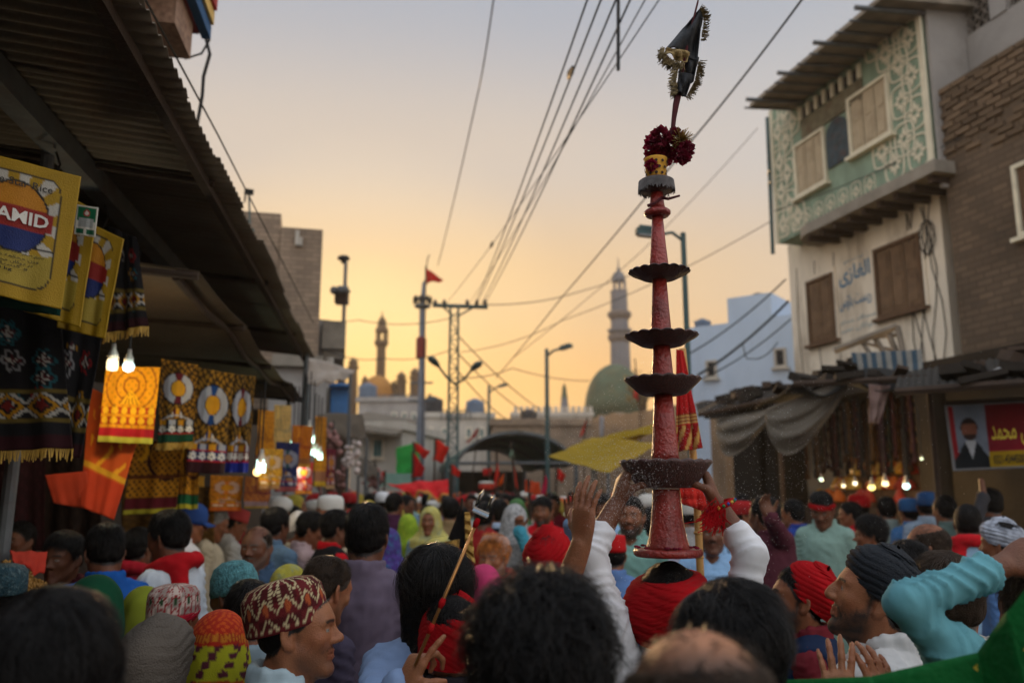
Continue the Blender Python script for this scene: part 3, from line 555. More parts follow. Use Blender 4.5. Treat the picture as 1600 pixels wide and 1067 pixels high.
b = MB(); b.fbox(F, f2(514, 640)[0], f2(548, 640)[0], f2(520, 611.5)[1], f2(520, 607)[1], .25, 1.0); b.build('hood', M('kiosk_blue'), o); b = MB(); b.fbox(F, f2(517, 640)[0], f2(543, 640)[0], 0, f2(520, 653)[1], .31, .6); b.build('base', dark_wood, o)
# second dark awnings down the left side
for (lb, q, m) in (('dark brown canvas awning beyond the brick tower', ((495, 648, 12), (566, 645, 14.5), (573, 684, 13.6), (505, 676, 11.2)), M('dark_canvas', rgb(74, 64, 52), .9, .2, 3, .3, 20)), ('pale ragged cloth awning flap at the end of the tin awning', ((478, 560, 10.2), (558, 578, 12), (548, 584, 11.4), (482, 600, 9.6)), M('pale_canvas', rgb(150, 138, 126), .9, .2, 3, .3, 20)), ('green cloth stall roof beyond the dark canvas awning', ((570, 742, 19), (640, 738, 20), (648, 752, 19), (575, 760, 18)), M('green_canvas', rgb(84, 110, 96), .9, .2, 3)), ('small dark stall awning above the toy sellers', ((560, 715, 15), (588, 722, 15.5), (592, 738, 14.5), (560, 742, 14)), M('dark_canvas'))):
    q = [at(*z) for z in q]; o = thing('cloth_awning', lb, 'awning', (q[0].x, q[0].y, 0), group='cloth awnings down the left side')
    b = MB(); b.sheet(lambda u, v: (q[0].lerp(q[1], u)).lerp(q[3].lerp(q[2], u), v)+Vector((0, 0, -.06*math.sin(math.pi*((u*3) % 1))*v+.02*math.sin(8*v+5*u))), 20, 8, .005); b.build('canvas', m, o, True)
    for z in (q[3], q[2]): b = MB(); b.tube([(z.x, z.y, 0), (z.x, z.y, z.z)], .025, 6); b.build('pole', steel, o)
# ---- arched canopy at the end of the street
ac = thing('arched_canopy', 'dark green arched tent canopy at the end of the street', 'canopy', at(805, 760, 22)); c0, c1, c2 = at(712, 724, 22), at(812, 673, 22), at(900, 728, 22)
hw = (c2.x-c0.x)/2; cx = (c2.x+c0.x)/2; rise = c1.z-c0.z
def archf(u, v):
    t = math.pi*(.06+.88*u); x = -math.cos(t)/math.cos(.06*math.pi); return Vector((cx+x*hw-v*1.2, 22+v*9, c0.z+rise*(max(0, math.sin(t))-.18)/.82-.08*math.sin(math.pi*((v*3) % 1))))
gcan = M('green_tarp', rgb(70, 92, 78), .8, .2, 2, .2, 20, trans=.06)
b = MB(); b.sheet(archf, 28, 12, .01); b.build('tarpaulin', gcan, ac, True)
for v in (0, .33, .66, 1): b = MB(); b.tube([archf(u/16, v)-Vector((0, 0, .06)) for u in range(17)], .05, 6); b.build('rib', steel, ac)
for v in (0, .5, 1):
    for u in (0, 1): p = archf(u, v); b = MB(); b.tube([(p.x, p.y, 0), (p.x, p.y, p.z)], .06, 8); b.build('post', steel, ac)
for y in (722, ): a_, b_ = archf(0, 0), archf(1, 0); b = MB(); b.tube([a_, b_], .05, 6); b.build('tie_bar', steel, ac)
b = MB(); b.grid(lambda u, v: Vector((cx-1.2+(u-.5)*2*hw, 31.2, c0.z*(1-v))), 4, 4); b.build('cloth', M('dark_canvas'), ac)
# yellow awnings
ym = M('yellow_cloth', rgb(176, 146, 30), .85, .12, 3, .2, 20, trans=.4)
for lb, q in (('broad yellow cloth awning stretched left of the tiered tower', ((856, 714, 10.5), (925, 684, 12), (1034, 692, 9.2), (950, 738, 8.4))), ('narrow yellow cloth strip above the broad yellow awning', ((905, 690, 12.5), (1020, 664, 11.5), (1024, 676, 11), (930, 690, 11.5)))):
    q = [at(*z) for z in q]; o = thing('yellow_awning', lb, 'awning', (q[0].x, q[0].y, 0), group='yellow awnings'); b = MB(); b.sheet(lambda u, v: (q[0].lerp(q[1], u)).lerp(q[3].lerp(q[2], u), v)+Vector((0, 0, -.14*math.sin(math.pi*u)*math.sin(math.pi*v)+.008*math.sin(14*u+3*v+2*math.sin(9*v))+.003*math.sin(31*u-9*v))), 60, 24, .004); b.build('cloth', ym, o, True)
    for z in q[1:]: b = MB(); b.tube([(z.x, z.y, 0), (z.x, z.y, z.z)], .022, 6); b.build('pole', steel, o)

# ---- rooftop clutter: tanks and rails
def tank(label, px, py, d, r_, h_, m, leg=True):
    c = at(px, py, d); o = thing('water_tank', label, 'water tank', tuple(c), group='rooftop water tanks'); b = MB(); b.lathe([(r_*.9, 0), (r_, .05*h_), (r_*1.03, .3*h_), (r_, .5*h_), (r_*1.03, .7*h_), (r_, .9*h_), (r_*.5, h_), (r_*.3, h_*1.08), (.02, h_*1.09)], 18, c); b.build('drum', m, o, True)
    for a in range(4): p = c+Vector((r_*.7*math.cos(a*1.57+.7), r_*.7*math.sin(a*1.57+.7), 0)); b = MB(); b.tube([p, p-Vector((0, 0, .8))], .04, 6); b.build('leg', steel, o)
bt_ = M('blue_tank', rgb(84, 98, 116), .5, .15, 3); kt_ = M('black_tank', rgb(34, 34, 38), .5, .15, 3)
for a in ((676, 650, 41, .5, .9, kt_, 'black water tank on the long white house'), (742, 650, 41, .45, .8, bt_, 'blue water tank on the right of the long white house'), (574, 626, 45, .5, .9, bt_, 'blue water tank on the tall pale house'), (826, 662, 49, .5, .8, kt_, 'black water tank on the low ochre house'), (1186, 497, 21, .32, .6, kt_, 'small black water tank on the pale blue house'), (1098, 524, 21, .22, .4, bt_, 'small blue water tank on the left of the pale blue house')): tank(a[6], a[0], a[1], a[2], a[3], a[4], a[5])
for (lb, x0, x1, y, d) in (('thin roof railing on the tall pale house', 590, 650, 626, 44), ('thin roof railing on the long white house', 690, 735, 650, 40)):
    o = thing('roof_railing', lb, 'railing', at(x0, y, d)); A, B_ = at(x0, y-9, d), at(x1, y-9, d); b = MB(); b.tube([A, B_], .03, 5); b.build('rail', steel, o)
    for i in range(7): p = A.lerp(B_, i/6); b = MB(); b.tube([p, p-Vector((0, 0, .45))], .025, 5); b.build('baluster', steel, o)
for i, (px, y0, lb) in enumerate(((615, 598, 'slim turret between the ochre dome and the short turret'), (672, 618, 'low domed turret right of the flag mast'), (570, 590, 'slim turret left of the ochre dome'))):
    minaret('shrine_turret', lb, px, 70, None, None, None, 600, (('shaft', [(5, 700), (4.6, 640), (4.2, y0+10)], dm), ('cupola', [(6, y0+10), (6, y0+7), (4, y0+6.5), (5.4, y0+3), (3, y0), (.4, y0-4)], dm)), 10)
minaret('skyline_dome', 'low ochre dome on the skyline right of the power pole', 742, 68, None, None, None, 640, (('drum', [(16, 700), (16, 642)], dm), ('dome', [(16, 641.9), (15, 636), (11, 631), (5, 628), (.5, 626.5)], dm)), 16)['category'] = 'dome'
# ------------------------------------------------------------ poles, wires, street furniture
def lamp_post(label, px, d, ytop, arms_, r=.05, mat_=None, head=None):
    m = mat_ or tealsteel; c = at(px, ytop, d); o = thing('street_lamp', label, 'street lamp', (c.x, c.y, 0)); b = MB(); b.tube([(c.x, c.y, 0), (c.x, c.y, c.z*.5), (c.x, c.y, c.z)], [r*1.5, r*1.2, r], 10); b.build('post', m, o)
    for (x, y, dx, L) in arms_:
        e = at(x, y, d-dx); s = at(px, ytop+12, d); b = MB(); b.tube([s, s.lerp(e, .5)+Vector((0, 0, .06)), e], r*.6, 6); b.build('bracket', m, o)
        dr = (e-s); dr.z *= .3; dr.normalize(); q = Matrix((dr, Vector((0, 0, 1)).cross(dr), Vector((0, 0, 1)))).transposed()
        b = MB(); b.box(e+dr*L*.5, (L, .16 if L > .4 else .1, .07), q); b.box(e+dr*L*.5+Vector((0, 0, .05)), (L*.8, .12, .04), q); b.build('lamp_head', m, o); b = MB(); b.box(e+dr*L*.5-Vector((0, 0, .045)), (L*.85, .1, .015), q); b.build('lens', M('lens', (.3, .3, .3), .3), o)
    return o
lamp_post('teal street lamp with a flat LED head beside the tiered tower', 1067, 9.5, 364, ((1034, 366, .02, .31),), .032)
lamp_post('single street lamp above the far end of the arched canopy', 854, 22, 545, ((876, 545, .5, .42),), .055)
lamp_post('slim far street lamp left of the brick wall', 764, 34, 602, ((780, 604, .5, .5),), .06)
# lattice power pole with cross-arm and twin lamps
lp = thing('lattice_power_pole', 'lattice steel power pole with insulator cross-arm and twin lamps', 'power pole', at(710, 760, 17)); c = at(710, 480, 17); k = 17/FPX
zt = c.z; hwd = 7*k; b = MB()
for sx in (-1, 1):
    for sy in (-1, 1): b = MB(); b.tube([(c.x+sx*hwd*1.25, c.y+sy*hwd*1.25, 0), (c.x+sx*hwd*.9, c.y+sy*hwd*.9, zt)], .02, 6); b.build('leg', tealsteel, lp)
nb = 26
for i in range(nb):
    z = .2+(zt-.3)*i/nb; z2 = .2+(zt-.3)*(i+1)/nb; s = 1 if i % 2 else -1; f = 1.25-.35*z/zt
    b = MB(); b.tube([(c.x-s*hwd*f, c.y-hwd*f, z), (c.x+s*hwd*f, c.y-hwd*f, z2)], .012, 5); b.tube([(c.x-hwd*f, c.y-hwd*f, z), (c.x+hwd*f, c.y-hwd*f, z)], .012, 5); b.build('lattice_bar', tealsteel, lp)
a1, a2 = at(676, 477, 17), at(762, 480, 17); b = MB(); b.tube([a1, a2], .045, 6); b.build('cross_arm', tealsteel, lp)
b = MB(); b.tube([at(690, 478, 17), at(708, 493, 17)], .02, 5); b.tube([at(742, 479, 17), at(712, 496, 17)], .02, 5); b.build('arm_brace', tealsteel, lp)
for x in (680, 694, 730, 745, 758): p = at(x, 478, 17); b = MB(); b.lathe([(.02, 0), (.05, .02), (.03, .05), (.055, .07), (.03, .1), (.02, .14)], 10, p); b.build('insulator', M('insulator', rgb(70, 60, 58), .4), lp, True)
for s, (x, y) in ((-1, (685, 572)), (1, (737, 578))):
    p = at(712, 600, 16.8); e = at(x, y, 16.4); b = MB(); b.tube([p, p.lerp(e, .5)+Vector((0, 0, -.05)), e], .025, 6); b.build('lamp_arm', tealsteel, lp); dr = (e-p).normalized(); q = dr.to_track_quat('X', 'Z').to_matrix(); b = MB(); b.lathe([(.0, -.02), (.05, 0), (.09, .12), (.1, .22), (.06, .3), (.01, .32)], 12); b.v = [tuple(e+q @ Vector((z, x_, y_*.6))) for x_, y_, z in b.v]; b.build('lamp_head', tealsteel, lp, True)
# flag mast
fm = thing('flag_mast', 'tall grey mast with a ringed light cluster and aerials', 'mast', at(660, 760, 24)); c = at(660, 480, 24); k = 24/FPX; x0 = at(656, 760, 24).x
b = MB(); b.tube([(x0, 24, 0), (at(657, 690, 24).x, 24, at(0, 690, 24).z), (at(659, 600, 24).x, 24, at(0, 600, 24).z), (c.x, 24, c.z), (at(662, 440, 24).x, 24, at(0, 440, 24).z)], [.14, .13, .1, .09, .04], 10); b.build('mast', M('mast_paint', rgb(112, 118, 128), .6, .2, 3, stain=.3), fm)
b = MB(); b.lathe([(.1, -.05), (.24, .0), (.24, .06), (.1, .1), (.1, .2), (.17, .24), (.17, .3), (.08, .34)], 14, c); b.build('light_ring', steel, fm)
for a in range(8): p = c+Vector((.25*math.cos(a*.785), .25*math.sin(a*.785), .1)); b = MB(); b.tube([p, p+Vector((0, 0, .22))], .035, 6); b.build('flood_lamp', black, fm)
b = MB(); p = at(658, 545, 24); b.lathe([(.1, -.3), (.15, -.25), (.15, .3), (.1, .35)], 12, p); b.build('red_sleeve', M('sleeve', rgb(120, 50, 44), .8, .2), fm)
for y, L in ((598, 16), (626, 18)): p = at(656, y, 24); b = MB(); b.tube([p-Vector((L*k, 0, 0)), p+Vector((L*k*1.3, 0, 0))], .03, 5); b.build('bracket', steel, fm)
b = MB(); b.tube([at(664, 440, 24), at(668, 405, 24), at(671, 398, 24)], .018, 5); b.build('aerial', black, fm)
# loudspeaker mast left
ls = thing('loudspeaker_mast', 'thin mast with a mushroom cap and a box of loudspeakers above the balcony house', 'mast', at(537, 760, 19)); k = 19/FPX
b = MB(); p = at(537, 500, 19); b.tube([(p.x, p.y, 3.0), (p.x, p.y, at(0, 402, 19).z)], .045, 8); b.build('pole', steel, ls)
c = at(537, 404, 19); b = MB(); b.lathe([(.05, -.12), (.06, -.06), (.14, -.03), (.15, .02), (.1, .06), (.02, .08)], 14, c); b.build('cap', black, ls, True)
c = at(534, 465, 19); b = MB(); b.box(c, (.28, .3, .3)); b.build('box', dark_wood, ls)
for dx, a in ((-.2, .4), (.2, -.4), (.02, 0)): b = MB(); b.lathe([(.03, 0), (.04, .08), (.1, .2)], 12); q = Euler((math.pi/2+a*.2, 0, a)).to_matrix(); b.v = [tuple(c+Vector((dx, -.1, .12))+q @ Vector(v)) for v in b.v]; b.build('horn', steel, ls, True)
# small lamp on the left roof
fl = thing('roof_floodlight', 'small floodlight on a thin rod at the edge of the tin awning', 'floodlight', at(392, 420, 9.5)); q = [at(391, 430, 9.5), at(390, 330, 9.5), at(389, 304, 9.5)]
b = MB(); b.tube(q, .012, 6); b.build('rod', tealsteel, fl); b = MB(); b.box(at(389, 300, 9.5), (.1, .06, .07), Euler((.3, 0, .5)).to_matrix()); b.tube([at(384, 302, 9.5), at(382, 316, 9.5)], .012, 5); b.build('lamp_head', black, fl)
b = MB(); b.box(at(390, 368, 9.5), (.09, .08, .16)); b.build('ballast_box', tealsteel, fl); b = MB(); b.tube([at(391, 430, 9.5), at(391, 560, 9.5)], .012, 6); b.build('stay', tealsteel, fl)
# ---- wires
wires = M('wire', (.02, .024, .024), .6, .1)
def wire(label, pts, r, sag=.0, n=14):
    q = [at(*p) for p in pts]; P = []
    for a, c in zip(q[:-1], q[1:]):
        for i in range(n+(c is q[-1])): t = i/n; P.append(a.lerp(c, t)-Vector((0, 0, sag*4*t*(1-t))))
    b = MB(); b.tube(P, r, 5); return tag(b.build('wire', wires), label, 'wire', 'overhead wires')
wire('thin slack wire hanging from the top edge down to the flag mast', ((775, -30, 9), (748, 140, 12), (684, 415, 24)), .011, .1)
for i, (xa, xb, yb, lb) in enumerate(((924, 742, 474, 'leftmost'), (946, 744, 476, 'second from left'), (970, 752, 476, 'third from left'), (993, 756, 477, 'fourth from left'), (1018, 730, 478, 'fifth from left'), (1042, 694, 478, 'rightmost'))):
    wire('%s of the six cables running from the top edge to the power pole' % lb, ((xa, -18, 5.0), (xb, yb, 17)), .0075 if i < 4 else .005, .10)
wire('dark cable crossing behind the tiered tower from the upper right', ((1262, -12, 5.0), (1085, 215, 7.2), (880, 462, 12), (775, 590, 17)), .0085, .02)
wire('wire running from the rest house eave down past the grey minaret', ((1204, 346, 14), (880, 500, 17), (720, 550, 17)), .008, .12)
wire('thin wire from the rest house roof down to the left behind the tower', ((1184, 200, 15), (1000, 395, 15), (800, 560, 17)), .0065, .05)
wire('level wire from the power pole cross-arm to the right', ((756, 476, 17), (868, 466, 20), (1010, 420, 24)), .012, .05)
wire('slack wire across the sky above the ochre dome', ((440, 480, 15), (560, 500, 17), (708, 496, 17)), .009, .12)
wire('lower slack wire across the sky behind the slim minaret', ((505, 545, 16), (600, 560, 17), (708, 545, 17)), .009, .1)
for i, (y0, x1, y1, lb) in enumerate(((520, 845, 640, 'upper'), (548, 830, 650, 'middle'), (575, 800, 660, 'lower'))): wire('%s wire sloping down from the power pole towards the street lamp' % lb, ((712, y0, 17), (x1, y1, 24)), .014, .12)
wire('faint wire from the power pole past the lamp to the green dome', ((712, 590, 17), (800, 575, 20), (920, 595, 24)), .012, .08)
wire('dark wire running beside the edge of the tin awning', ((222, -10, 3.2), (340, 210, 4.8), (490, 505, 11)), .0055, .0)
for i, (a, c, lb) in enumerate((((1228, 436, 13), (1078, 552, 14), 'upper'), ((1232, 470, 13), (1090, 586, 14), 'thick middle'), ((1236, 498, 13), (1096, 592, 14), 'lower'))): wire('%s cable strung across the pale blue house' % lb, (a, c), (.014, .022, .012)[i], .08)
wire('looped slack cable in front of the pale blue house', ((1160, 535, 13.5), (1170, 560, 13.5), (1215, 535, 13.5)), .01, .1)
wire('cable crossing the brick house and the green bay', ((1610, 75, 9), (1480, 215, 10), (1210, 330, 13)), .008, .06)
wire('thin cable along the top of the brick house', ((1610, 128, 9), (1450, 240, 10.2), (1250, 345, 13)), .006, .08)
b = MB(); b.tube([at(966, -20, 5.4), at(966, 110, 5.4)], .014, 6); tag(b.build('hanging_rod', black), 'black rod hanging among the cables at the top edge', 'rod')
b = MB(); b.tube([at(966, -20, 5.4), at(966, -240, 5.4)], .014, 6)
for i, (x, y, d) in enumerate(((895, 105, 6.6), (770, 378, 13.3))):
    p = at(x, y, d); q = at(x-8*(6/d), y+20*(6/d), d+.4); b = MB(); b.tube([p, p.lerp(q, .5), q], [.012, .03, .012], 8); tag(b.build('cable_splice', black), ('dark splice on the second cable near the top edge', 'small splice lower down on the leftmost cable')[i], 'splice')
# ------------------------------------------------------------ stalls: hanging cloths, sacks, goods, bulbs
def cl(c): return rgb(*c)
YEL, GOLD, ORG, RED, BLK, WHT, NAV, GRN, MAR, SIL = [cl(c) for c in ((196, 156, 16), (206, 146, 26), (228, 92, 22), (178, 26, 32), (18, 17, 20), (222, 218, 206), (26, 38, 88), (18, 84, 48), (92, 18, 28), (168, 168, 170))]
printed = M('printed_cloth', (1, 1, 1), .9, .15, 9, .35, 300, attr=True, trans=.12); plastic = M('woven_sack', (1, 1, 1), .62, .1, 12, .3, 240, attr=True, spec=.4)
def hang(name, label, cat, q, pat, nu=40, nv=60, wav=.012, mat_=None, group=None, th=.004, fringe=None, seed=0, parent=None):
    q = [at(*z) for z in q]; n = (q[1]-q[0]).cross(q[3]-q[0]).normalized(); r = random.Random(seed); p1, p2 = r.random()*6, r.random()*6
    def f(u, v):
        p = q[0].lerp(q[1], u).lerp(q[3].lerp(q[2], u), v)
        return p+n*(wav*(.3+v)*(math.sin(u*11+p1+v*1.5)+.5*math.sin(u*23+p2)+.35*math.sin(v*13+u*4+p2)))
    o = thing(name, label, cat, tuple(q[0]), group=group) if parent is None else parent
    b = MB(); b.sheet(f, nu, nv, th); me = b.mesh('cloth', mat_ or printed, True)
    c = np.array([pat(i/nu, j/nv) for j in range(nv+1) for i in range(nu+1)]); setcola(me, np.concatenate([c, c]))
    bs(link('cloth', me), o)
    if fringe:
        b = MB(); 
        for i in range(70):
            u = i/69; p = f(u, 1); e = p+Vector((r.uniform(-.006, .006), r.uniform(-.006, .006), -.045*r.uniform(.7, 1.15))); b.tube([p, e], .0026, 3, caps=False)
        bs(b.build('fringe', fringe), o); o.children[-1]['kind'] = 'stuff'
    return o, f
def disc(u, v, cu, cv, r, asp=1.): return math.hypot(u-cu, (v-cv)*asp)/r
def pat_sack(u, v):
    c = YEL
    du, dv = abs(u-.5)-.36, abs(v-.49)-.40; dd = math.hypot(max(du+.1, 0), max((dv+.1), 0))-.1 if True else 0
    if dd < .012: c = BLK
    if dd < 0:
        a = math.atan2((v-.42)*1.0, u-.545); c = WHT if math.sin(a*12) > 0 else YEL
        if v > .62+.05*math.sin(u*3): c = cl((196, 170, 60))
    if .6 < v < .615 and dd < 0: c = BLK
    k = disc(u, v, .545, .41, .25, 1.0)
    if k < 1.06: c = BLK
    if k < 1: c = cl((226, 150, 20)) if v < .33 else cl((176, 40, 24)) if v < .5 else cl((22, 48, 120))
    if True: 
        if abs(v-.405-.02*(u-.4)) < .066 and abs(u-.545) < .29: c = cl((168, 34, 24))
    return tuple(.66*x for x in c)
SK = 'yellow rice sacks hung from the awning'
s1, f1 = hang('rice_sack', 'front yellow printed rice sack with red name panel hanging at the left edge', 'sack', ((-88, 222, 2.55), (127, 277, 2.75), (96, 484, 2.75), (-100, 440, 2.55)), pat_sack, 70, 80, .004, plastic, SK, .006)
n1 = (f1(.6, .5)-f1(.5, .5)).cross(f1(.5, .6)-f1(.5, .5)).normalized()
def on(f, nrm, e=.012): return lambda x, y: f(x, y)+nrm*e
sgn = 1 if n1.dot(Vector((0, -1, 0))) > 0 else -1
lettering('HAMID', (.29, .455, .80, .362), on(f1, n1*sgn), 'lettering', M('ink_white', rgb(235, 232, 225), .7), s1, .025)
lettering('Five Star Rice', (.30, .19, .80, .135), on(f1, n1*sgn), 'lettering', M('ink_grey', rgb(70, 66, 60), .7), s1, .008)
lettering('10 kg', (.42, .82, .56, .79), on(f1, n1*sgn), 'lettering', M('ink_black', (.015, .015, .015), .7), s1, .01)
for k, (tx, y) in enumerate((('بسم صفر عدد محکمه نمبر وزن', .665), ('وزن محکمه دوکان نمبر', .70), ('در دوکان محصول کمبل', .735), ('و کستان بستر', .765))): lettering(urdu(tx), (.22, y+.022, .80-.04*k, y-.006), on(f1, n1*sgn), 'lettering', M('ink_black'), s1, .004)
hang('rice_sack', 'second yellow rice sack tucked behind the front one with a green price card', 'sack', ((40, 268, 2.95), (153, 332, 3.0), (126, 512, 3.0), (30, 484, 2.95)), pat_sack, 56, 64, .006, plastic, SK, .006)
hang('rice_sack', 'third yellow rice sack nearest the bulbs', 'sack', ((100, 330, 3.2), (194, 374, 3.2), (165, 530, 3.2), (90, 512, 3.2)), pat_sack, 56, 64, .006, plastic, SK, .006)
def pat_card(u, v):
    c = WHT
    if .08 < u < .92 and .06 < v < .52: c = cl((16, 110, 70))
    k = disc(u, v, .5, .24, .15, 1.2)
    if k < 1: c = RED if k > .62 else WHT
    if .16 < u < .84 and .42 < v < .72: c = cl((176, 180, 178))
    if .08 < u < .92 and .78 < v < .94 and abs(u-.5) > .05: c = cl((30, 100, 70))
    return c
hang('price_card', 'small green and white price card pinned over the second rice sack', 'card', ((121, 320, 2.9), (154, 325, 2.9), (149, 371, 2.9), (116, 366, 2.9)), pat_card, 24, 30, .001, None, None, .003)
hang('green_cloth', 'strip of dark green cloth showing below the front rice sack', 'cloth', ((-60, 440, 2.8), (96, 478, 2.82), (95, 494, 2.82), (-60, 470, 2.8)), lambda u, v: cl((14, 62, 52)), 20, 6, .004)
def pat_emb(seed):
    r = random.Random(seed); ce = [(r.choice((.2, .5, .8))+r.uniform(-.04, .04), r.uniform(.08, .8), r.uniform(.07, .12), r.choice((RED, GOLD, SIL, cl((40, 110, 120))))) for _ in range(9)]
    def f(u, v):
        c = BLK
        for cu, cv, rr, k in ce:
            d = disc(u, v, cu, cv, rr, 1.3); a = math.atan2(v-cv, u-cu)
            if abs(d-.8-.18*math.cos(6*a)) < .11: c = tuple(x*.55 for x in k)
            elif d < .42+.25*math.cos(4*a): c = tuple(x*.5 for x in WHT) if int(a*4) % 2 else tuple(x*.6 for x in MAR)
        if .62 < v < .80:
            x = (u*3.2) % 1-.5; y = (v-.71)/.09*.5; d = abs(x)+abs(y)
            if abs(d-.4) < .07: c = tuple(x_*.6 for x_ in GOLD)
            elif d < .2: c = cl((110, 26, 20))
            elif abs(d-.6) < .07: c = tuple(x_*.5 for x_ in WHT)
        if abs(v-.61) < .012 or abs(v-.81) < .012: c = cl((96, 80, 30))
        if v > .9: c = cl((44, 8, 14))
        return c
    return f
fr_gold = M('gold_fringe', rgb(176, 140, 58), .5, .3, 40)
SH = 'black embroidered shawls'
hang('embroidered_shawl', 'wide black shawl with red and white embroidery and gold fringe at left edge', 'shawl', ((-80, 470, 3.3), (95, 482, 3.35), (112, 700, 3.3), (-70, 705, 3.25)), pat_emb(3), 60, 70, .012, None, SH, .004, fr_gold, 1)
hang('embroidered_shawl', 'black shawl with maroon corner hanging behind the sacks over the pole', 'shawl', ((70, 470, 3.5), (165, 500, 3.55), (128, 716, 3.5), (55, 712, 3.45)), pat_emb(5), 44, 60, .014, None, SH, .004, None, 2)
hang('embroidered_shawl', 'small black flowered shawl with gold fringe right of the rice sacks', 'shawl', ((168, 352, 3.9), (214, 372, 3.9), (228, 508, 3.9), (164, 522, 3.9)), pat_emb(8), 40, 50, .012, None, SH, .004, fr_gold, 3)
def pat_disc(base, ring, band, stars, hue):
    def f(u, v):
        c = base if (math.sin(u*34+2*math.sin(v*20))*math.sin(v*70+math.sin(u*20)) > .12) else tuple(x*.14 for x in base)
        d = disc(u, v, .5, .34, .40, 2.1); a = math.atan2((v-.34)*2.1, u-.5)
        if d < 1.06: c = BLK
        if d < 1: c = ring
        if d < .55: c = BLK
        if d < .5: c = GOLD
        if .5 < d < 1 and abs(abs(a)-1.57) < .28: c = hue
        w_ = abs(u-.5); 
        if .58 < v < .70 and w_ < (v-.56)*1.6: c = (GOLD, hue, WHT, GOLD)[int(w_*22) % 4]
        e = v-.70+.10*(2*u-1)**2*-1
        if abs(e+.03) < .012: c = ring
        if .72 < v < .79: k = disc((u*4) % 1, (v-.755)*6, .5, 0, .38, 1); c = (SIL if int(u*4) % 2 else GOLD) if k < 1 else stars
        if .79 < v < .885:
            x = (u*4) % 1-.5; y = (v-.838)/.095; aa = math.atan2(y, x); k = math.hypot(x, y); c = WHT if k < .26+.2*abs(math.cos(4*aa)) and k > .08 else stars
        if abs(v-.79) < .006 or abs(v-.89) < .006: c = RED
        if v > .895: c = band
        return c
    return f
def pat_gold(u, v):
    c = cl((226, 150, 12)); d = disc(u, v, .5, .25, .45, 1.3)
    if abs(d-1) < .035 or abs(d-.6) < .03 or abs(d-.3) < .04: c = cl((160, 84, 10))
    if math.sin(u*46)*math.sin(v*58) > .55: c = tuple(x*.7 for x in c)
    if .32 < v < .5 and abs(u-.5) < (v-.3)*1.1: c = cl((240, 176, 20)) if math.sin(math.atan2(u-.5, v-.3)*18) > -.6 else cl((150, 80, 10))
    if .54 < v < .62 or .66 < v < .76:
        k = disc((u*6) % 1, (v-(.58 if v < .63 else .71))*7.5, .5, 0, .36, 1); c = cl((238, 180, 26)) if k < 1 else cl((176, 60, 14))
    if .8 < v < .92: c = RED
    if v >= .92: c = cl((190, 180, 60))
    return c
PC = 'printed prayer cloths on the left-hand stalls'
hang('printed_cloth', 'golden yellow printed cloth with red border directly below the bulbs', 'cloth', ((166, 572, 4.9), (251, 574, 5.0), (238, 694, 5.0), (152, 690, 4.9)), pat_gold, 56, 70, .012, None, PC, .004, None, 1)
hang('printed_cloth', 'black and gold medallion cloth with a green hem beside the golden cloth', 'cloth', ((252, 560, 5.2), (310, 570, 5.3), (301, 690, 5.3), (246, 692, 5.2)), pat_disc(cl((150, 104, 24)), SIL, cl((16, 64, 40)), BLK, MAR), 44, 64, .012, None, PC, .004, fr_gold, 2)
hang('printed_cloth', 'gold cloth with silver ring medallion and star row on dark maroon hem', 'cloth', ((310, 574, 5.4), (366, 584, 5.5), (350, 740, 5.5), (290, 738, 5.4)), pat_disc(cl((158, 112, 28)), SIL, cl((44, 10, 16)), NAV, cl((24, 64, 120))), 44, 70, .014, None, PC, .004, None, 3)
hang('printed_cloth', 'gold ring medallion cloth with a blue hem, farthest right of the row', 'cloth', ((364, 584, 5.7), (399, 588, 5.8), (387, 738, 5.8), (352, 738, 5.7)), pat_disc(cl((140, 100, 26)), SIL, cl((20, 40, 130)), MAR, MAR), 36, 64, .012, None, PC, .004, None, 4)
def pat_low(hem):
    def f(u, v):
        c = cl((190, 128, 16)) if math.sin(u*50+v*9)*math.sin(v*70) > -.3 else cl((70, 40, 12)); d = disc(u, v, .75, .2, .4, 1.2)
        if abs(d-1) < .08: c = cl((60, 26, 14))
        if disc(u, v, .22, .16, .13) < 1 and disc(u, v, .15, .13, .12) > 1: c = cl((220, 160, 20))
        if abs(v-.5) < .02 or abs(v-.78) < .012: c = cl((100, 50, 14))
        if v > .79: c = hem
        if v > .93: c = cl((170, 160, 40))
        return c
    return f
hang('printed_cloth', 'lower gold block-printed cloth with maroon hem hanging behind the orange banner', 'cloth', ((208, 688, 5.5), (285, 688, 5.6), (275, 800, 5.6), (192, 804, 5.5)), pat_low(MAR), 44, 56, .012, None, PC, .004, None, 5)
hang('printed_cloth', 'narrow lower gold cloth with green hem under the silver ring cloth', 'cloth', ((276, 690, 5.8), (312, 694, 5.8), (310, 795, 5.8), (270, 795, 5.7)), pat_low(GRN), 30, 50, .012, None, PC, .004, None, 6)
def pat_org(u, v):
    c = cl((190, 78, 22))
    if .12 < u < .92 and v < .62 and (abs(math.sin(u*15+2*math.sin(v*11)))+abs(math.sin(v*12+u*7))) < .85: c = cl((222, 156, 30))
    if .62 < v < .68: c = cl((206, 150, 30))
    return c if v < .7 else cl((180, 56, 22))
hang('orange_banner', 'bright orange script-printed banner hanging below the golden cloth', 'banner', ((140, 604, 5.2), (226, 650, 5.15), (178, 812, 4.9), (126, 792, 4.9)), pat_org, 44, 60, .005, None, None, .004, None, 7)
hang('orange_pennant', 'plain orange cloth corner sticking out left of the script banner', 'cloth', ((70, 742, 4.9), (136, 736, 4.95), (142, 796, 4.95), (84, 786, 4.9)), lambda u, v: cl((168, 54, 24)), 20, 20, .004, None, None, .004, None, 8)
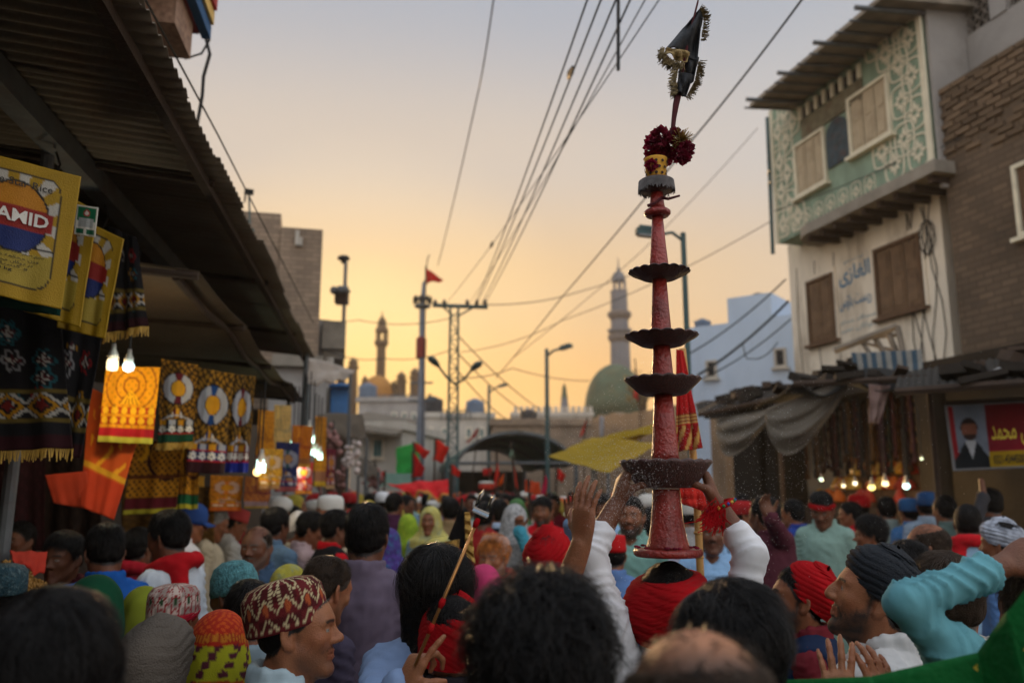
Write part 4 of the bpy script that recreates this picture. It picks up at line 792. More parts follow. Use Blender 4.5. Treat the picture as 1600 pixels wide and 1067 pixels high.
# dark curtains that close the stall behind
for lb, q, cc in (('dark maroon curtain hanging low behind the steel post', ((-20, 690, 5.6), (72, 690, 5.7), (70, 860, 5.7), (-20, 860, 5.6)), (46, 16, 20)), ('dark brown curtain behind the orange cloth corner', ((66, 640, 5.9), (160, 640, 6.0), (158, 850, 6.0), (64, 850, 5.9)), (40, 26, 18)), ('dim mustard curtain below the lower gold cloths', ((190, 760, 6.3), (335, 760, 6.5), (335, 850, 6.5), (190, 850, 6.3)), (84, 58, 20))):
    hang('stall_curtain', lb, 'curtain', q, (lambda c_: (lambda u, v: c_ if math.sin(u*40)*math.sin(v*50+3*math.sin(u*9)) < .5 else tuple(1.8*x for x in c_)))(cl(cc)), 40, 40, .02, None, 'dark curtains in the left-hand stall')
# further hanging goods down the left side
cols = [cl(c) for c in ((196, 120, 18), (170, 30, 30), (206, 150, 40), (40, 44, 90), (190, 84, 20), (120, 30, 50), (200, 180, 120), (40, 90, 60), (150, 150, 150))]
nm_ = ('mustard', 'crimson', 'golden', 'navy', 'burnt orange', 'plum', 'straw', 'dark green', 'grey')
k = 0
for i, (x, y, wdt, hgt, d, ci, lb) in enumerate(((402, 640, 26, 90, 6.6, 0, 'behind the medallion cloths'), (408, 700, 34, 64, 6.2, 2, 'low beside the cool white lamp'), (428, 632, 26, 78, 7.2, 6, 'next to the tarpaulin post'), (432, 690, 36, 78, 7.0, 3, 'right of the cool white lamp'), (458, 664, 30, 66, 7.8, 4, 'under the row of green-white lamps'), (460, 720, 30, 52, 8.2, 1, 'hung low under the green-white lamps'), (492, 650, 18, 110, 8.6, 0, 'beside the cluster of slanted lamps'), (330, 742, 50, 56, 6.4, 0, 'above the crowned cap boys'), (384, 744, 40, 50, 6.6, 5, 'below the blue-hemmed medallion cloth'), (510, 700, 16, 64, 9.4, 5, 'left of the toy bundle'), (280, 742, 40, 50, 6.8, 2, 'behind the boy in the blue cap'))):
    pt = pat_disc(cols[ci], SIL, cols[(ci+1) % 9], tuple(.3*x for x in cols[ci]), cols[(ci+4) % 9]) if i % 2 else pat_low(cols[(ci+3) % 9])
    pt2 = (lambda pt, cc: (lambda u, v: tuple(.5*a+.5*b_ for a, b_ in zip(pt(u, v), cc))))(pt, cols[ci])
    hang('stall_cloth', '%s stall cloth hanging %s' % (nm_[ci], lb), 'cloth', ((x, y, d), (x+wdt, y+2, d+.25), (x+wdt-3, y+hgt, d+.25), (x-3, y+hgt, d)), pt2, 22, 34, .014, None, 'stall cloths further down the left side', .004, None, i)
toym = M('toy_bundle', rgb(150, 110, 104), .85, .6, 22, .5, 20, stain=.7, stc=rgb(70, 40, 48), sts=12)
for i, (x, y, r_, d, lb) in enumerate(((548, 715, 14, 11, 'pale round bundle of bagged toys hanging at the stall end'), (520, 690, 15, 10.4, 'hanging bunch of pink and brown toys under the dark awning'), (502, 735, 13, 10, 'low bunch of mixed trinkets beside the crowd'), (585, 748, 14, 15, 'bunch of reddish trinkets under the small awning'), (535, 750, 13, 11.5, 'dark bunch of bags hanging over the crowd'))):
    c = at(x, y, d); k = d/FPX*r_; rr = np.random.RandomState(i); b = MB()
    for j in range(38):
        p = c+Vector(rr.randn(3)*np.array((.4, .4, .75))*k); s_ = k*rr.uniform(.18, .38); b.lathe([(.02*s_, -s_), (.7*s_, -.6*s_), (s_, 0), (.7*s_, .6*s_), (.1*s_, s_)], 7, p)
    o = thing('toy_bundle', lb, 'toys', tuple(c), group='bundles hanging at the stall ends'); m_ = b.build('bundle', M('toy_bundle' if i else 'bagged_toys', rgb(196, 182, 176), .8, .3, 20), o, True); m_['kind'] = 'stuff'
    b = MB(); b.tube([c+Vector((0, 0, k*.9)), c+Vector((0, 0, k*2.2))], .01, 5); b.build('string', black, o)
# bulbs
def bulb(label, px, py, d, col, es, shape='led', size=1.):
    c = at(px, py, d); o = thing('light_bulb', label, 'bulb', tuple(c), group='lit stall bulbs'); b = MB(); s = size
    if shape == 'led': b.lathe([(.03*s, .02*s), (.035*s, .0), (.035*s, -.035*s), (.03*s, -.05*s), (.005, -.055*s)], 14, c)
    elif shape == 'ball': b.lathe([(.012*s, .045*s), (.03*s, .025*s), (.042*s, -.005*s), (.034*s, -.035*s), (.004, -.05*s)], 14, c)
    else: b.box(c, (.05*s, .05*s, .09*s))
    m = M('bulb_%d_%d_%d_%d' % (*[int(q*100) for q in col], int(es)), (.04, .04, .04), .4, 0, emit=col, es=es*.5); b.build('globe', m, o, True)
    b = MB(); b.lathe([(.032*s, .02*s), (.032*s, .05*s), (.016*s, .085*s), (.013*s, .12*s)], 12, c); b.build('cap', white_plaster, o, True); b = MB(); b.tube([c+Vector((0, 0, .11*s)), c+Vector((0, 0, .11*s+.5))], .006, 5); b.build('flex', black, o)
    return o, c
WARM, COOL = (1, .72, .34), (.62, 1, .92)
bulb('warm frosted bulb hanging left of the pair above the golden cloth', 176, 566, 4.5, (1, .78, .42), 2.6, 'led', .85); bulb('cool white bulb right of the pair above the golden cloth', 201, 571, 4.5, (.7, 1, .95), 2.6, 'ball', .75)
bulb('cool white lamp low beside the navy stall cloth', 408, 728, 6.0, COOL, 5, 'box', 1.0); bulb('yellow glow bulb just under the cool white lamp', 402, 736, 6.0, (1, .62, .2), 4, 'ball', .7)
for i, (x, y, lb) in enumerate(((458, 694, 'leftmost of three green-white lamps in a row'), (464, 694, 'middle of three green-white lamps in a row'), (472, 698, 'rightmost of three green-white lamps in a row'), (483, 671, 'topmost of the slanted green-white lamps'), (488, 686, 'second of the slanted green-white lamps'), (490, 705, 'lower left of the slanted green-white lamps'), (495, 708, 'middle lower slanted green-white lamp'), (500, 712, 'lower right of the slanted green-white lamps'))): bulb(lb, x, y, 8.4, (.55, 1, .78), 5, 'box', .8)
# lamps light the stall
def plight(nm, c, col, e, r=.06):
    l = bpy.data.lights.new(nm, 'POINT'); l.energy = e; l.color = col; l.shadow_soft_size = r; o = bpy.data.objects.new(nm, l); COL.objects.link(o); o.location = c; return o
plight('bulb_light', at(178, 592, 4.5), (1, .7, .36), 5); plight('bulb_light', at(203, 596, 4.45), (.75, 1, .95), 1.8); plight('bulb_light', at(410, 752, 5.9), (1, .8, .5), 1.6); plight('bulb_light', at(478, 730, 8.2), (.8, 1, .7), 3)
# snack heaps on the left counter
snk = M('fried_snacks', rgb(140, 100, 40), .7, .5, 60, .8, 70, stain=.5, stc=rgb(110, 70, 26), sts=40)
for i, (x, y, d, r_, lb) in enumerate(((4, 926, 3.4, .14, 'heap of golden fried snacks on the counter at the left edge'),)):
    c = at(x, y, d); o = thing('snack_heap', lb, 'food', tuple(c), group='heaps of snacks'); rr = np.random.RandomState(i); b = MB(); b.lathe([(r_*1.25, -.03), (r_*1.3, 0), (r_*1.2, .005)], 24, c); b.build('tray', steel, o)
    b = MB()
    for j in range(620):
        q = rr.rand()**.5; a = rr.rand()*6.28; p = c+Vector((q*r_*math.cos(a), q*r_*math.sin(a), (1-q)*r_*.75+.012)); v = Vector(rr.randn(3)*.008); b.tube([p-v, p+v], .0065, 4)
    h_ = b.build('snacks', snk, o, True); h_['kind'] = 'stuff'
ct = thing('stall_counter', 'wooden counter with a red cloth at the left edge', 'counter', st(3.4, 1.9, 0)); sb('counter', 2.9, 5.6, 1.75, 2.6, 0, at(24, 905, 3.4).z-.04, dark_wood, ct)
hang('red_counter_cloth', 'red cloth spread over the counter edge behind the snack heap', 'cloth', ((14, 862, 3.7), (74, 862, 3.9), (68, 898, 3.7), (20, 880, 3.5)), lambda u, v: cl((176, 40, 22)), 14, 10, .01)
# ---- right-hand shops
FS = Frame(FA.P(0, 0, 1.2), math.atan2(450-800, FPX)); FS.o.z = 0
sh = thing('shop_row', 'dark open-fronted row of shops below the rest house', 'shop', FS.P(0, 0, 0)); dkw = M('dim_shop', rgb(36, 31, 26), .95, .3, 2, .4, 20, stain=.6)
def fs(px, py, w_=0.): return FS.hit(px, py, w_)
sA, sB_ = fs(1680, 700)[0], fs(1110, 700)[0]; hz = fs(1400, 590)[1]
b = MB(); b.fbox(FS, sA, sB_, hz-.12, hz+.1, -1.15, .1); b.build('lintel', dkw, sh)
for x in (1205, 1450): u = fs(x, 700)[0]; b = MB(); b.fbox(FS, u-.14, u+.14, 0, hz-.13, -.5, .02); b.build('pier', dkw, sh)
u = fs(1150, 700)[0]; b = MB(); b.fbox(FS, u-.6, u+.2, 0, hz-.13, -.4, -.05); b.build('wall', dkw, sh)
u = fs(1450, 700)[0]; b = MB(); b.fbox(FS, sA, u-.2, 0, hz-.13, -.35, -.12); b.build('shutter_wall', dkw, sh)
for (lb, q, m, sag, fx) in (('black tarpaulin roof sagging over the lit stall', ((1180, 640, 9.6), (1340, 572, 9.4), (1450, 590, 7.6), (1240, 600, 8.4)), M('black_tarp', rgb(28, 27, 26), .8, .3, 4, .4, 20), .12, 0), ('dark tin canopy jutting out above the red banner', ((1405, 584, 8.2), (1700, 540, 7.2), (1720, 590, 5.8), (1400, 612, 6.8)), M('dark_tin', rgb(40, 37, 33), .7, .3, 5, .3, 30), .03, 1), ('rubble-strewn shop roof edge left of the drapes', ((1085, 632, 14), (1225, 600, 13), (1215, 622, 11), (1092, 648, 12)), M('dim_shop'), .02, 0)):
    q = [at(*z) for z in q]; o = thing('shop_canopy', lb, 'canopy', tuple(q[0]), group='canopies over the right-hand shops')
    b = MB(); b.sheet(lambda u, v: q[0].lerp(q[1], u).lerp(q[3].lerp(q[2], u), v)+Vector((0, 0, -sag*math.sin(math.pi*((u*2) % 1))*v+(.012*math.sin(u*150) if fx else .02*math.sin(u*17+v*7)))), 90 if fx else 40, 10, .012); b.build('sheet', m, o, True)
    for z in (q[2],): b = MB(); b.tube([(z.x, z.y, 0), (z.x, z.y, z.z)], .03, 6); b.build('post', dark_wood, o)
    b = MB(); b.tube([q[3], q[2]], .035, 6); b.build('pole', dark_wood, o)
    for z in range(16 if fx == 0 else 8):
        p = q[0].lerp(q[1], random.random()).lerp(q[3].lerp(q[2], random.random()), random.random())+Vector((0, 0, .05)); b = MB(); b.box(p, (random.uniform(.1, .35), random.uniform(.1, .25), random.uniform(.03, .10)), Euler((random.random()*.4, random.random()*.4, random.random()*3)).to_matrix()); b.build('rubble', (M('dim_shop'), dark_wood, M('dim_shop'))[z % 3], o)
drape = M('dusty_drape', rgb(104, 97, 87), .95, .15, 4, .3, 60, trans=.1)
def swag(label, L, R_, drop, d1, n=30, top=None):
    a, c = at(*L), at(*R_); o = thing('draped_cloth', label, 'cloth', tuple(a), group='dusty drapes along the right-hand shops')
    def f(u, v):
        p = a.lerp(c, u); s = math.sin(math.pi*u**.8)
        return p+Vector((0, 0, -drop*v*(.25+.9*s)))+Vector((-.10*v*s-.02*math.sin(v*15+u*6+2*math.sin(u*5))*s, -.16*s*math.sin(v*3)-.03*math.sin(v*15+u*6+2*math.sin(u*5))*s-.012*math.sin(v*37+u*4)*s, .0))
    b = MB(); b.sheet(f, 36, 44, .005); b.build('cloth', drape, o, True); return o
swag('large dusty grey cloth swagged below the black tarpaulin', (1196, 640, 8.9), (1322, 590, 8.3), .52, 8); swag('smaller dusty cloth swag left of the large one', (1118, 655, 10.2), (1204, 638, 9.0), .42, 9)
hang('hanging_rag', 'pinkish knotted rag hanging between the drapes and the banner', 'rag', ((1356, 600, 7.9), (1392, 602, 7.9), (1372, 662, 7.9), (1358, 660, 7.9)), lambda u, v: cl((150, 124, 116)), 12, 20, .03)
hang('striped_cloth', 'blue and white striped cloth hung over the parapet below the window', 'cloth', ((1330, 552, 9.3), (1440, 546, 8.9), (1444, 590, 8.7), (1338, 600, 9.1)), lambda u, v: cl((50, 70, 84)) if math.sin(u*44) > 0 else cl((122, 120, 114)), 80, 14, .02)
hang('torn_sheet', 'torn pale plastic strip hanging off the dark tin canopy', 'plastic', ((1494, 604, 6.6), (1560, 574, 6.4), (1572, 578, 6.3), (1500, 609, 6.5)), lambda u, v: cl((160, 160, 158)), 16, 4, .01)
# broken charpai frame
ch = thing('broken_bed_frame', 'broken wooden bed frame lying on the parapet below the sign', 'bed frame', at(1370, 540, 9.6))
for a, c, r_ in (((1304, 548, 9.6), (1402, 510, 9.2), .045), ((1402, 510, 9.2), (1412, 556, 9.1), .035), ((1345, 532, 9.5), (1362, 558, 9.3), .03), ((1365, 524, 9.4), (1385, 556, 9.3), .035), ((1386, 517, 9.3), (1403, 556, 9.2), .035), ((1352, 528, 9.8), (1410, 522, 9.6), .03), ((1345, 534, 9.6), (1398, 548, 9.4), .02)):
    b = MB(); b.tube([at(*a), at(*c)], r_, 5); b.build('spar', M('grey_wood', rgb(116, 106, 94), .9, .3, 6, .3, 60), ch)
# banner with a portrait panel and writing
def pat_ban(u, v):
    c = cl((112, 16, 26))
    if u < .025 or v < .03 or v > .96: return cl((130, 132, 136))
    if u < .36:
        c = cl((120, 130, 146)) if u > .07 else cl((150, 26, 36))
        hw = .05+max(0, v-.56)*.42
        if v > .56 and abs(u-.2) < hw: c = cl((26, 32, 38))
        if .56 < v < .84 and abs(u-.2) < (.84-v)*.2: c = cl((186, 190, 196))
        k = disc(u, v, .2, .40, .075, .48)
        if k < 1.15 and v < .40: c = cl((40, 30, 30))
        if k < 1: c = cl((134, 84, 66)) if v > .3 else cl((44, 32, 30))
        if k < 1 and v > .47: c = cl((60, 42, 38))
    elif v > .74: c = cl((170, 138, 24))
    elif .5 < v: c = cl((130, 24, 40))
    return c
bn, fbn = hang('shop_banner', 'red printed shop banner with a portrait panel and yellow phone strip', 'banner', ((1476, 632, 7.0), (1660, 622, 6.2), (1668, 728, 6.2), (1490, 736, 7.0)), pat_ban, 90, 44, .006)
nb_ = (fbn(.6, .5)-fbn(.5, .5)).cross(fbn(.5, .6)-fbn(.5, .5)).normalized(); nb_ = nb_ if nb_.y < 0 else -nb_
lettering('0321-4344500', (.40, .92, .66, .79), on(fbn, nb_, .008), 'lettering', M('ink_black'), bn, .012); lettering(urdu('سبیل محمد'), (.40, .66, .86, .26), on(fbn, nb_, .008), 'lettering', M('ink_yellow', rgb(214, 190, 70), .8), bn, .012)
b = MB(); b.tube([fbn(0, -.02), fbn(.5, -.02), fbn(1, -.02)], .02, 6); b.build('batten', dark_wood, bn)
# lit stall interior
ui0, ui1 = fs(1440, 760)[0], fs(1225, 760)[0]
b = MB(); b.fbox(FS, ui0, ui1, .3, hz-.13, -1.14, -1.08); b.build('wall', M('stall_back', rgb(150, 104, 50), .9, .4, 6), sh)
cn = thing('goods_counter', 'counter of golden sweets lit by bulbs in the right-hand stall', 'counter', FS.P((ui0+ui1)/2, 0, -.4)); zc = fs(1340, 792, -.2)[1]
b = MB(); b.fbox(FS, ui0+.2, ui1-.2, 0, zc, -.9, -.1); b.build('counter', dark_wood, cn)
for w0_, h_ in ((-.98, .41), (-.78, .21)): b = MB(); b.fbox(FS, ui0+.2, ui1-.2, zc+.002, zc+h_, w0_-.08, w0_+.14); b.build('step_shelf', wood, cn)
sweet = [M('sweets_%d' % i, rgb(*c), .6, .4, 30, .5, 50) for i, c in enumerate(((206, 150, 46), (190, 96, 30), (226, 190, 90), (160, 50, 36)))]
for i in range(44):
    u = ui0+.25+(ui1-ui0-.5)*random.random(); w_ = random.choice((-.95, -.7, -.4)); z = zc+.01+(.42 if w_ < -.9 else .22 if w_ < -.6 else .05); p = FS.P(u, z, w_); b = MB(); r_ = random.uniform(.07, .13); b.lathe([(r_, 0), (r_*1.1, .03), (r_*.9, .08), (r_*.5, .15), (.01, .18)], 10, p, fn=lambda r, z_, a: r*(1+.12*math.sin(a*5+z_*60))); b.build('sweet_heap', sweet[i % 4], cn, True)
gar = [M('garland_%d' % i, rgb(*c), .9, .5, 25, .6, 40) for i, c in enumerate(((48, 18, 20), (60, 36, 16), (22, 21, 25), (40, 18, 34), (66, 46, 22), (24, 30, 24)))]
gl = thing('hanging_garlands', 'curtain of dark beaded garlands hanging above the lit counter', 'garlands', FS.P((ui0+ui1)/2, 0, 0))
for i in range(64):
    u = ui0+.05+(ui1-ui0-.1)*(i+random.random()*.6)/64; z1 = hz-.14; z0 = fs(1340, 748)[1]+random.uniform(-.02, .35); w_ = random.uniform(-.8, -.05); n = 14
    b = MB(); b.tube([FS.P(u+.012*math.sin(j*2.1+i), z1+(z0-z1)*j/n, w_) for j in range(n+1)], [.016+.011*(j % 2)+.02*(j == n) for j in range(n+1)], 6); b.build('garland', gar[i % 6], gl, True)
for i, (x, y, c_, es, s_, lb) in enumerate(((1283, 748, (.8, 1, .7), 9, .8, 'small greenish bulb leftmost over the sweet counter'), (1318, 758, (1, .86, .5), 9, .8, 'warm bulb second from the left over the sweet counter'), (1336, 754, (1, .9, .6), 10, .9, 'pale warm bulb third from the left over the sweet counter'), (1362, 760, (1, .82, .22), 10, 1.3, 'round yellow bulb over the middle of the sweet counter'), (1383, 754, (1, .74, .36), 10, 1.3, 'amber bulb right of the yellow one'), (1416, 758, (.6, 1, .95), 12, 1.4, 'large cool white bulb at the right end of the sweet counter'), (1440, 716, (.9, 1, .6), 8, .6, 'small lamp high on the pier beside the banner'))): bulb(lb, x, y, 8.9, c_, es*.3, 'ball', s_*.62)
for x in (1300, 1350, 1405): plight('bulb_light', at(x, 768, 9.1), (1, .66, .28), 11)
# ------------------------------------------------------------ people: bodies grown from a signed distance field (one continuous surface)
class Sdf:
    def __init__(s): s.ops = []; s.lo = np.full(3, 9.); s.hi = np.full(3, -9.); s.fine = []
    def _b(s, lo, hi, f, k, op, fine):
        lo = np.array(lo, float); hi = np.array(hi, float)
        if op == 0: s.lo = np.minimum(s.lo, lo); s.hi = np.maximum(s.hi, hi)
        if fine: s.fine.append((lo, hi))
        s.ops.append((lo, hi, f, k, op)); return s
    def rc(s, a, b, ra, rb, k=.02, op=0, fine=False):
        a = np.array(a, float); b = np.array(b, float); r = max(ra, rb); ab = b-a; L2 = max(ab.dot(ab), 1e-9)
        def f(X, Y, Z):
            px, py, pz = X-a[0], Y-a[1], Z-a[2]; t = np.clip((px*ab[0]+py*ab[1]+pz*ab[2])/L2, 0, 1)
            return np.sqrt((px-t*ab[0])**2+(py-t*ab[1])**2+(pz-t*ab[2])**2)-(ra+(rb-ra)*t)
        return s._b(np.minimum(a, b)-r, np.maximum(a, b)+r, f, k, op, fine)
    def ell(s, c, r, R=None, k=.02, op=0, fine=False):
        c = np.array(c, float); r = np.array(r, float); Rt = None if R is None else np.array(R, float).T
        ext = r if R is None else np.sqrt((np.array(R, float)**2 @ (r**2)))
        def f(X, Y, Z):
            px, py, pz = X-c[0], Y-c[1], Z-c[2]
            if Rt is not None:
                px, py, pz = (Rt[0,0]*px+Rt[0,1]*py+Rt[0,2]*pz, Rt[1,0]*px+Rt[1,1]*py+Rt[1,2]*pz, Rt[2,0]*px+Rt[2,1]*py+Rt[2,2]*pz)
            k0 = np.sqrt((px/r[0])**2+(py/r[1])**2+(pz/r[2])**2); k1 = np.sqrt((px/r[0]**2)**2+(py/r[1]**2)**2+(pz/r[2]**2)**2)
            return k0*(k0-1)/np.maximum(k1, 1e-6)
        return s._b(c-ext, c+ext, f, k, op, fine)
    def prof(s, zs, rx, ry, cy, k=.03, op=0, cx=None):
        zs = np.array(zs, float); rx = np.array(rx, float); ry = np.array(ry, float); cy = np.array(cy, float)
        def f(X, Y, Z):
            a = np.interp(Z, zs, rx); b = np.interp(Z, zs, ry); o = np.interp(Z, zs, cy)
            d = (np.sqrt((X/a)**2+((Y-o)/b)**2)-1)*np.minimum(a, b)
            e = np.maximum(zs[0]-Z, Z-zs[-1]); return np.maximum(d, e)
        return s._b((-rx.max(), (cy-ry).min(), zs[0]), (rx.max(), (cy+ry).max(), zs[-1]), f, k, op, False)
    def fn(s, f, k=.01, op=2): s.ops.append((None, None, f, k, op)); return s
    def axis(s, i, hc, hf):
        lo, hi = s.lo[i]-2.5*hc, s.hi[i]+2.5*hc; iv = sorted([(a[i]-.006, b[i]+.006) for a, b in s.fine]); mg = []
        for a, b in iv:
            if mg and a <= mg[-1][1]+hc: mg[-1][1] = max(mg[-1][1], b)
            else: mg.append([a, b])
        xs = []; p = lo
        for a, b in mg+[[hi, hi]]:
            if a > p: n = max(1, int(math.ceil((a-p)/hc))); xs += list(p+(a-p)*np.arange(n)/n); p = a
            if b > p: n = max(1, int(math.ceil((b-p)/hf))); xs += list(p+(b-p)*np.arange(n)/n); p = b
        return np.array(xs+[p])
    def mesh(s, hc, hf=None):
        hf = hf or hc; ax = [s.axis(i, hc, hf) for i in range(3)]; F = np.full([len(a) for a in ax], .25, np.float32)
        for lo, hi, f, k, op in s.ops:
            if lo is None: sl = [slice(0, len(a)) for a in ax]
            else:
                m = k+2.2*hc
                sl = [slice(max(0, int(np.searchsorted(a, lo[i]-m))-1), int(np.searchsorted(a, hi[i]+m))+1) for i, a in enumerate(ax)]
            X = ax[0][sl[0]][:, None, None].astype(np.float32); Y = ax[1][sl[1]][None, :, None].astype(np.float32); Z = ax[2][sl[2]][None, None, :].astype(np.float32)
            d = f(X, Y, Z); A = F[tuple(sl)]
            if op == 0: h = np.clip(.5+.5*(A-d)/k, 0, 1); R = A+(d-A)*h-k*h*(1-h)
            else:
                d = -d if op == 1 else d
                h = np.clip(.5-.5*(A-d)/k, 0, 1); R = A+(d-A)*h+k*h*(1-h)
            F[tuple(sl)] = R
        return surfnet(F, ax)
def surfnet(F, ax):
    I = F < 0
    n = sum(I[a:F.shape[0]-1+a, b:F.shape[1]-1+b, c:F.shape[2]-1+c].astype(np.int8) for a in (0, 1) for b in (0, 1) for c in (0, 1))
    act = (n > 0) & (n < 8); idx = np.argwhere(act)
    cor = [(a, b, c) for a in (0, 1) for b in (0, 1) for c in (0, 1)]
    val = {q: F[idx[:, 0]+q[0], idx[:, 1]+q[1], idx[:, 2]+q[2]].astype(float) for q in cor}
    acc = np.zeros((len(idx), 3)); cnt = np.zeros(len(idx))
    for q in cor:
        for d in range(3):
            if q[d] == 0:
                r = list(q); r[d] = 1; f0, f1 = val[q], val[tuple(r)]; x = (f0 < 0) != (f1 < 0)
                t = np.where(x, f0/np.where(x, f0-f1, 1), 0); p = np.tile(np.array(q, float), (len(idx), 1)); p[:, d] = t
                acc += p*x[:, None]; cnt += x
    fr = acc/cnt[:, None]; V = np.stack([ax[d][idx[:, d]]+fr[:, d]*(ax[d][idx[:, d]+1]-ax[d][idx[:, d]]) for d in range(3)], 1)
    ids = np.full(act.shape, -1, np.int64); ids[tuple(idx.T)] = np.arange(len(idx)); Q = []
    for d in range(3):
        e, g = (d+1) % 3, (d+2) % 3
        s0 = [slice(None)]*3; s1 = [slice(None)]*3; s0[d] = slice(0, -1); s1[d] = slice(1, None)
        for k in (e, g): s0[k] = s1[k] = slice(1, -1)
        a, b = I[tuple(s0)], I[tuple(s1)]; w_ = np.argwhere(a != b); 
        if not len(w_): continue
        base = w_.copy(); base[:, e] += 1; base[:, g] += 1
        def cid(de, dg):
            c = base.copy(); c[:, e] -= de; c[:, g] -= dg; return ids[tuple(c.T)]
        q = np.stack([cid(1, 1), cid(0, 1), cid(0, 0), cid(1, 0)], 1); fl = ~a[tuple(w_.T)]; q[fl] = q[fl][:, ::-1]; Q.append(q)
    return V, np.concatenate(Q)
def np_mesh(name, V, Q, mats=()):
    me = bpy.data.meshes.new(name); me.vertices.add(len(V)); me.vertices.foreach_set('co', V.astype(np.float32).ravel())
    me.loops.add(Q.size); me.loops.foreach_set('vertex_index', Q.astype(np.int32).ravel()); me.polygons.add(len(Q))
    me.polygons.foreach_set('loop_start', np.arange(0, Q.size, 4, dtype=np.int32)); me.polygons.foreach_set('use_smooth', np.ones(len(Q), bool))
    for m in mats: me.materials.append(m)
    me.update(calc_edges=True); me.validate(); return me
def relax(V, Q, it=1, lam=.5):
    for _ in range(it):
        S = np.zeros_like(V); C = np.zeros(len(V))
        for i in range(4):
            a, b = Q[:, i], Q[:, (i+1) % 4]
            np.add.at(S, a, V[b]); np.add.at(C, a, 1); np.add.at(S, b, V[a]); np.add.at(C, b, 1)
        V = V+lam*(S/np.maximum(C, 1)[:, None]-V)
    return V
def vnormals(V, Q):
    n = np.cross(V[Q[:, 2]]-V[Q[:, 0]], V[Q[:, 3]]-V[Q[:, 1]]); N = np.zeros_like(V)
    for i in range(4): np.add.at(N, Q[:, i], n)
    return N/np.maximum(np.linalg.norm(N, axis=1), 1e-9)[:, None]
def pnoise(V, f, seed=0, o=3):
    r = np.random.RandomState(seed); out = np.zeros(len(V)); a = 1.
    for i in range(o):
        for j in range(3):
            d = r.randn(3); d /= np.linalg.norm(d); ph = r.rand()*6.28; d2 = r.randn(3)
            out += a*np.sin(V@d*f*(1+.3*j)+ph+1.3*np.sin(V@d2*f*.6+ph*2))
        f *= 2.; a *= .5
    return out/3.
HEADZ = 1.55
def head_mat(pitch=0., yaw=0., roll=0., fwd=0.):
    """head frame in the person's frame; pitch>0 looks up, yaw>0 to the person's left; the pivot is the base of the skull"""
    pv = Vector((0, -.02, -.085)); R = Euler((pitch, roll, yaw), 'XYZ').to_matrix().to_4x4()
    return Matrix.Translation(Vector((0, .012+fwd, HEADZ))+pv) @ R @ Matrix.Translation(-pv)
HL = (np.array([-.13, -.09, -.045, -.015, .018, .035, .055, .08, .12]), np.array([-.075, -.07, -.05, .0, .005, .03, .055, .075, .085]))
def hairline(y): return np.interp(y, HL[0], HL[1])
def head_prims(S, H, face='clean', fine=True, hooked=0.):
    R = np.array(H.to_3x3())
    def T(p): return H @ Vector(p)
    def rc(a, b, ra, rb, k=.012, op=0): S.rc(T(a), T(b), ra, rb, k, op, False)
    def el(c, r, k=.015, op=0, q=None, fine=False):
        S.ell(T(c), r, R if q is None else R @ np.array(q.to_matrix()), k, op, fine)
    el((0, -.014, .045), (.0755, .096, .085), fine=fine)
    el((0, .022, -.022), (.0625, .071, .085), .03, fine=fine)
    el((0, .03, .03), (.064, .06, .05), .03)
    for s in (-1, 1):
        rc((s*.053, -.002, -.045), (s*.014, .07, -.1), .018, .016, .03)
        el((s*.04, .06, -.015), (.022, .02, .018), .025)
        rc((s*.012, .087, .03), (s*.047, .072, .028), .009, .008, .014)
    el((0, .076, -.101), (.021, .018, .017), .02)
    rc((0, .083, .026), (0, .112, -.02), .007, .0125, .012)
    if hooked: rc((0, .094, .015), (0, .109, -.005), .009, .0095, .01)
    el((0, .108, -.021), (.0135, .0125, .011), .008)
    for s in (-1, 1):
        el((s*.0135, .098, -.026), (.0085, .0125, .0085), .008)
        el((s*.031, .098, .009), (.0195, .017, .012), .012, 1)
        el((s*.031, .0755, .0075), (.0135, .0125, .0115), .004)
        rc((s*.017, .083, .0135), (s*.045, .074, .0125), .0042, .004, .005)
        rc((s*.019, .0825, -.002), (s*.043, .0745, .0), .003, .003, .006)
    rc((-.02, .08, -.055), (0, .0905, -.0515), .0055, .0062, .008); rc((.02, .08, -.055), (0, .0905, -.0515), .0055, .0062, .008)
    rc((-.017, .08, -.066), (0, .089, -.0675), .0055, .0072, .008); rc((.017, .08, -.066), (0, .089, -.0675), .0055, .0072, .008)
    rc((-.021, .088, -.0595), (.021, .088, -.0595), .0018, .0018, .004, 1)
    for s in (-1, 1):
        q = Euler((.18, 0, s*.6))
        el((s*.083, -.016, -.003), (.0075, .0185, .0325), .008, 0, q, fine)
        el((s*.091, -.012, .0), (.006, .0095, .019), .005, 1, q)
        el((s*.077, -.006, -.027), (.007, .009, .011), .006)
    nk = Vector((0, -.052, HEADZ-.19))
    S.rc(T((0, -.03, -.06)), nk, .054, .06, .03); S.rc(T((0, .02, -.1)), Vector((0, .0, HEADZ-.185)), .03, .04, .03)
    for s in (-1, 1): S.rc(T((s*.055, -.035, -.04)), Vector((s*.03, .02, HEADZ-.19)), .016, .016, .03)
def V3(p): return np.array(p, float)
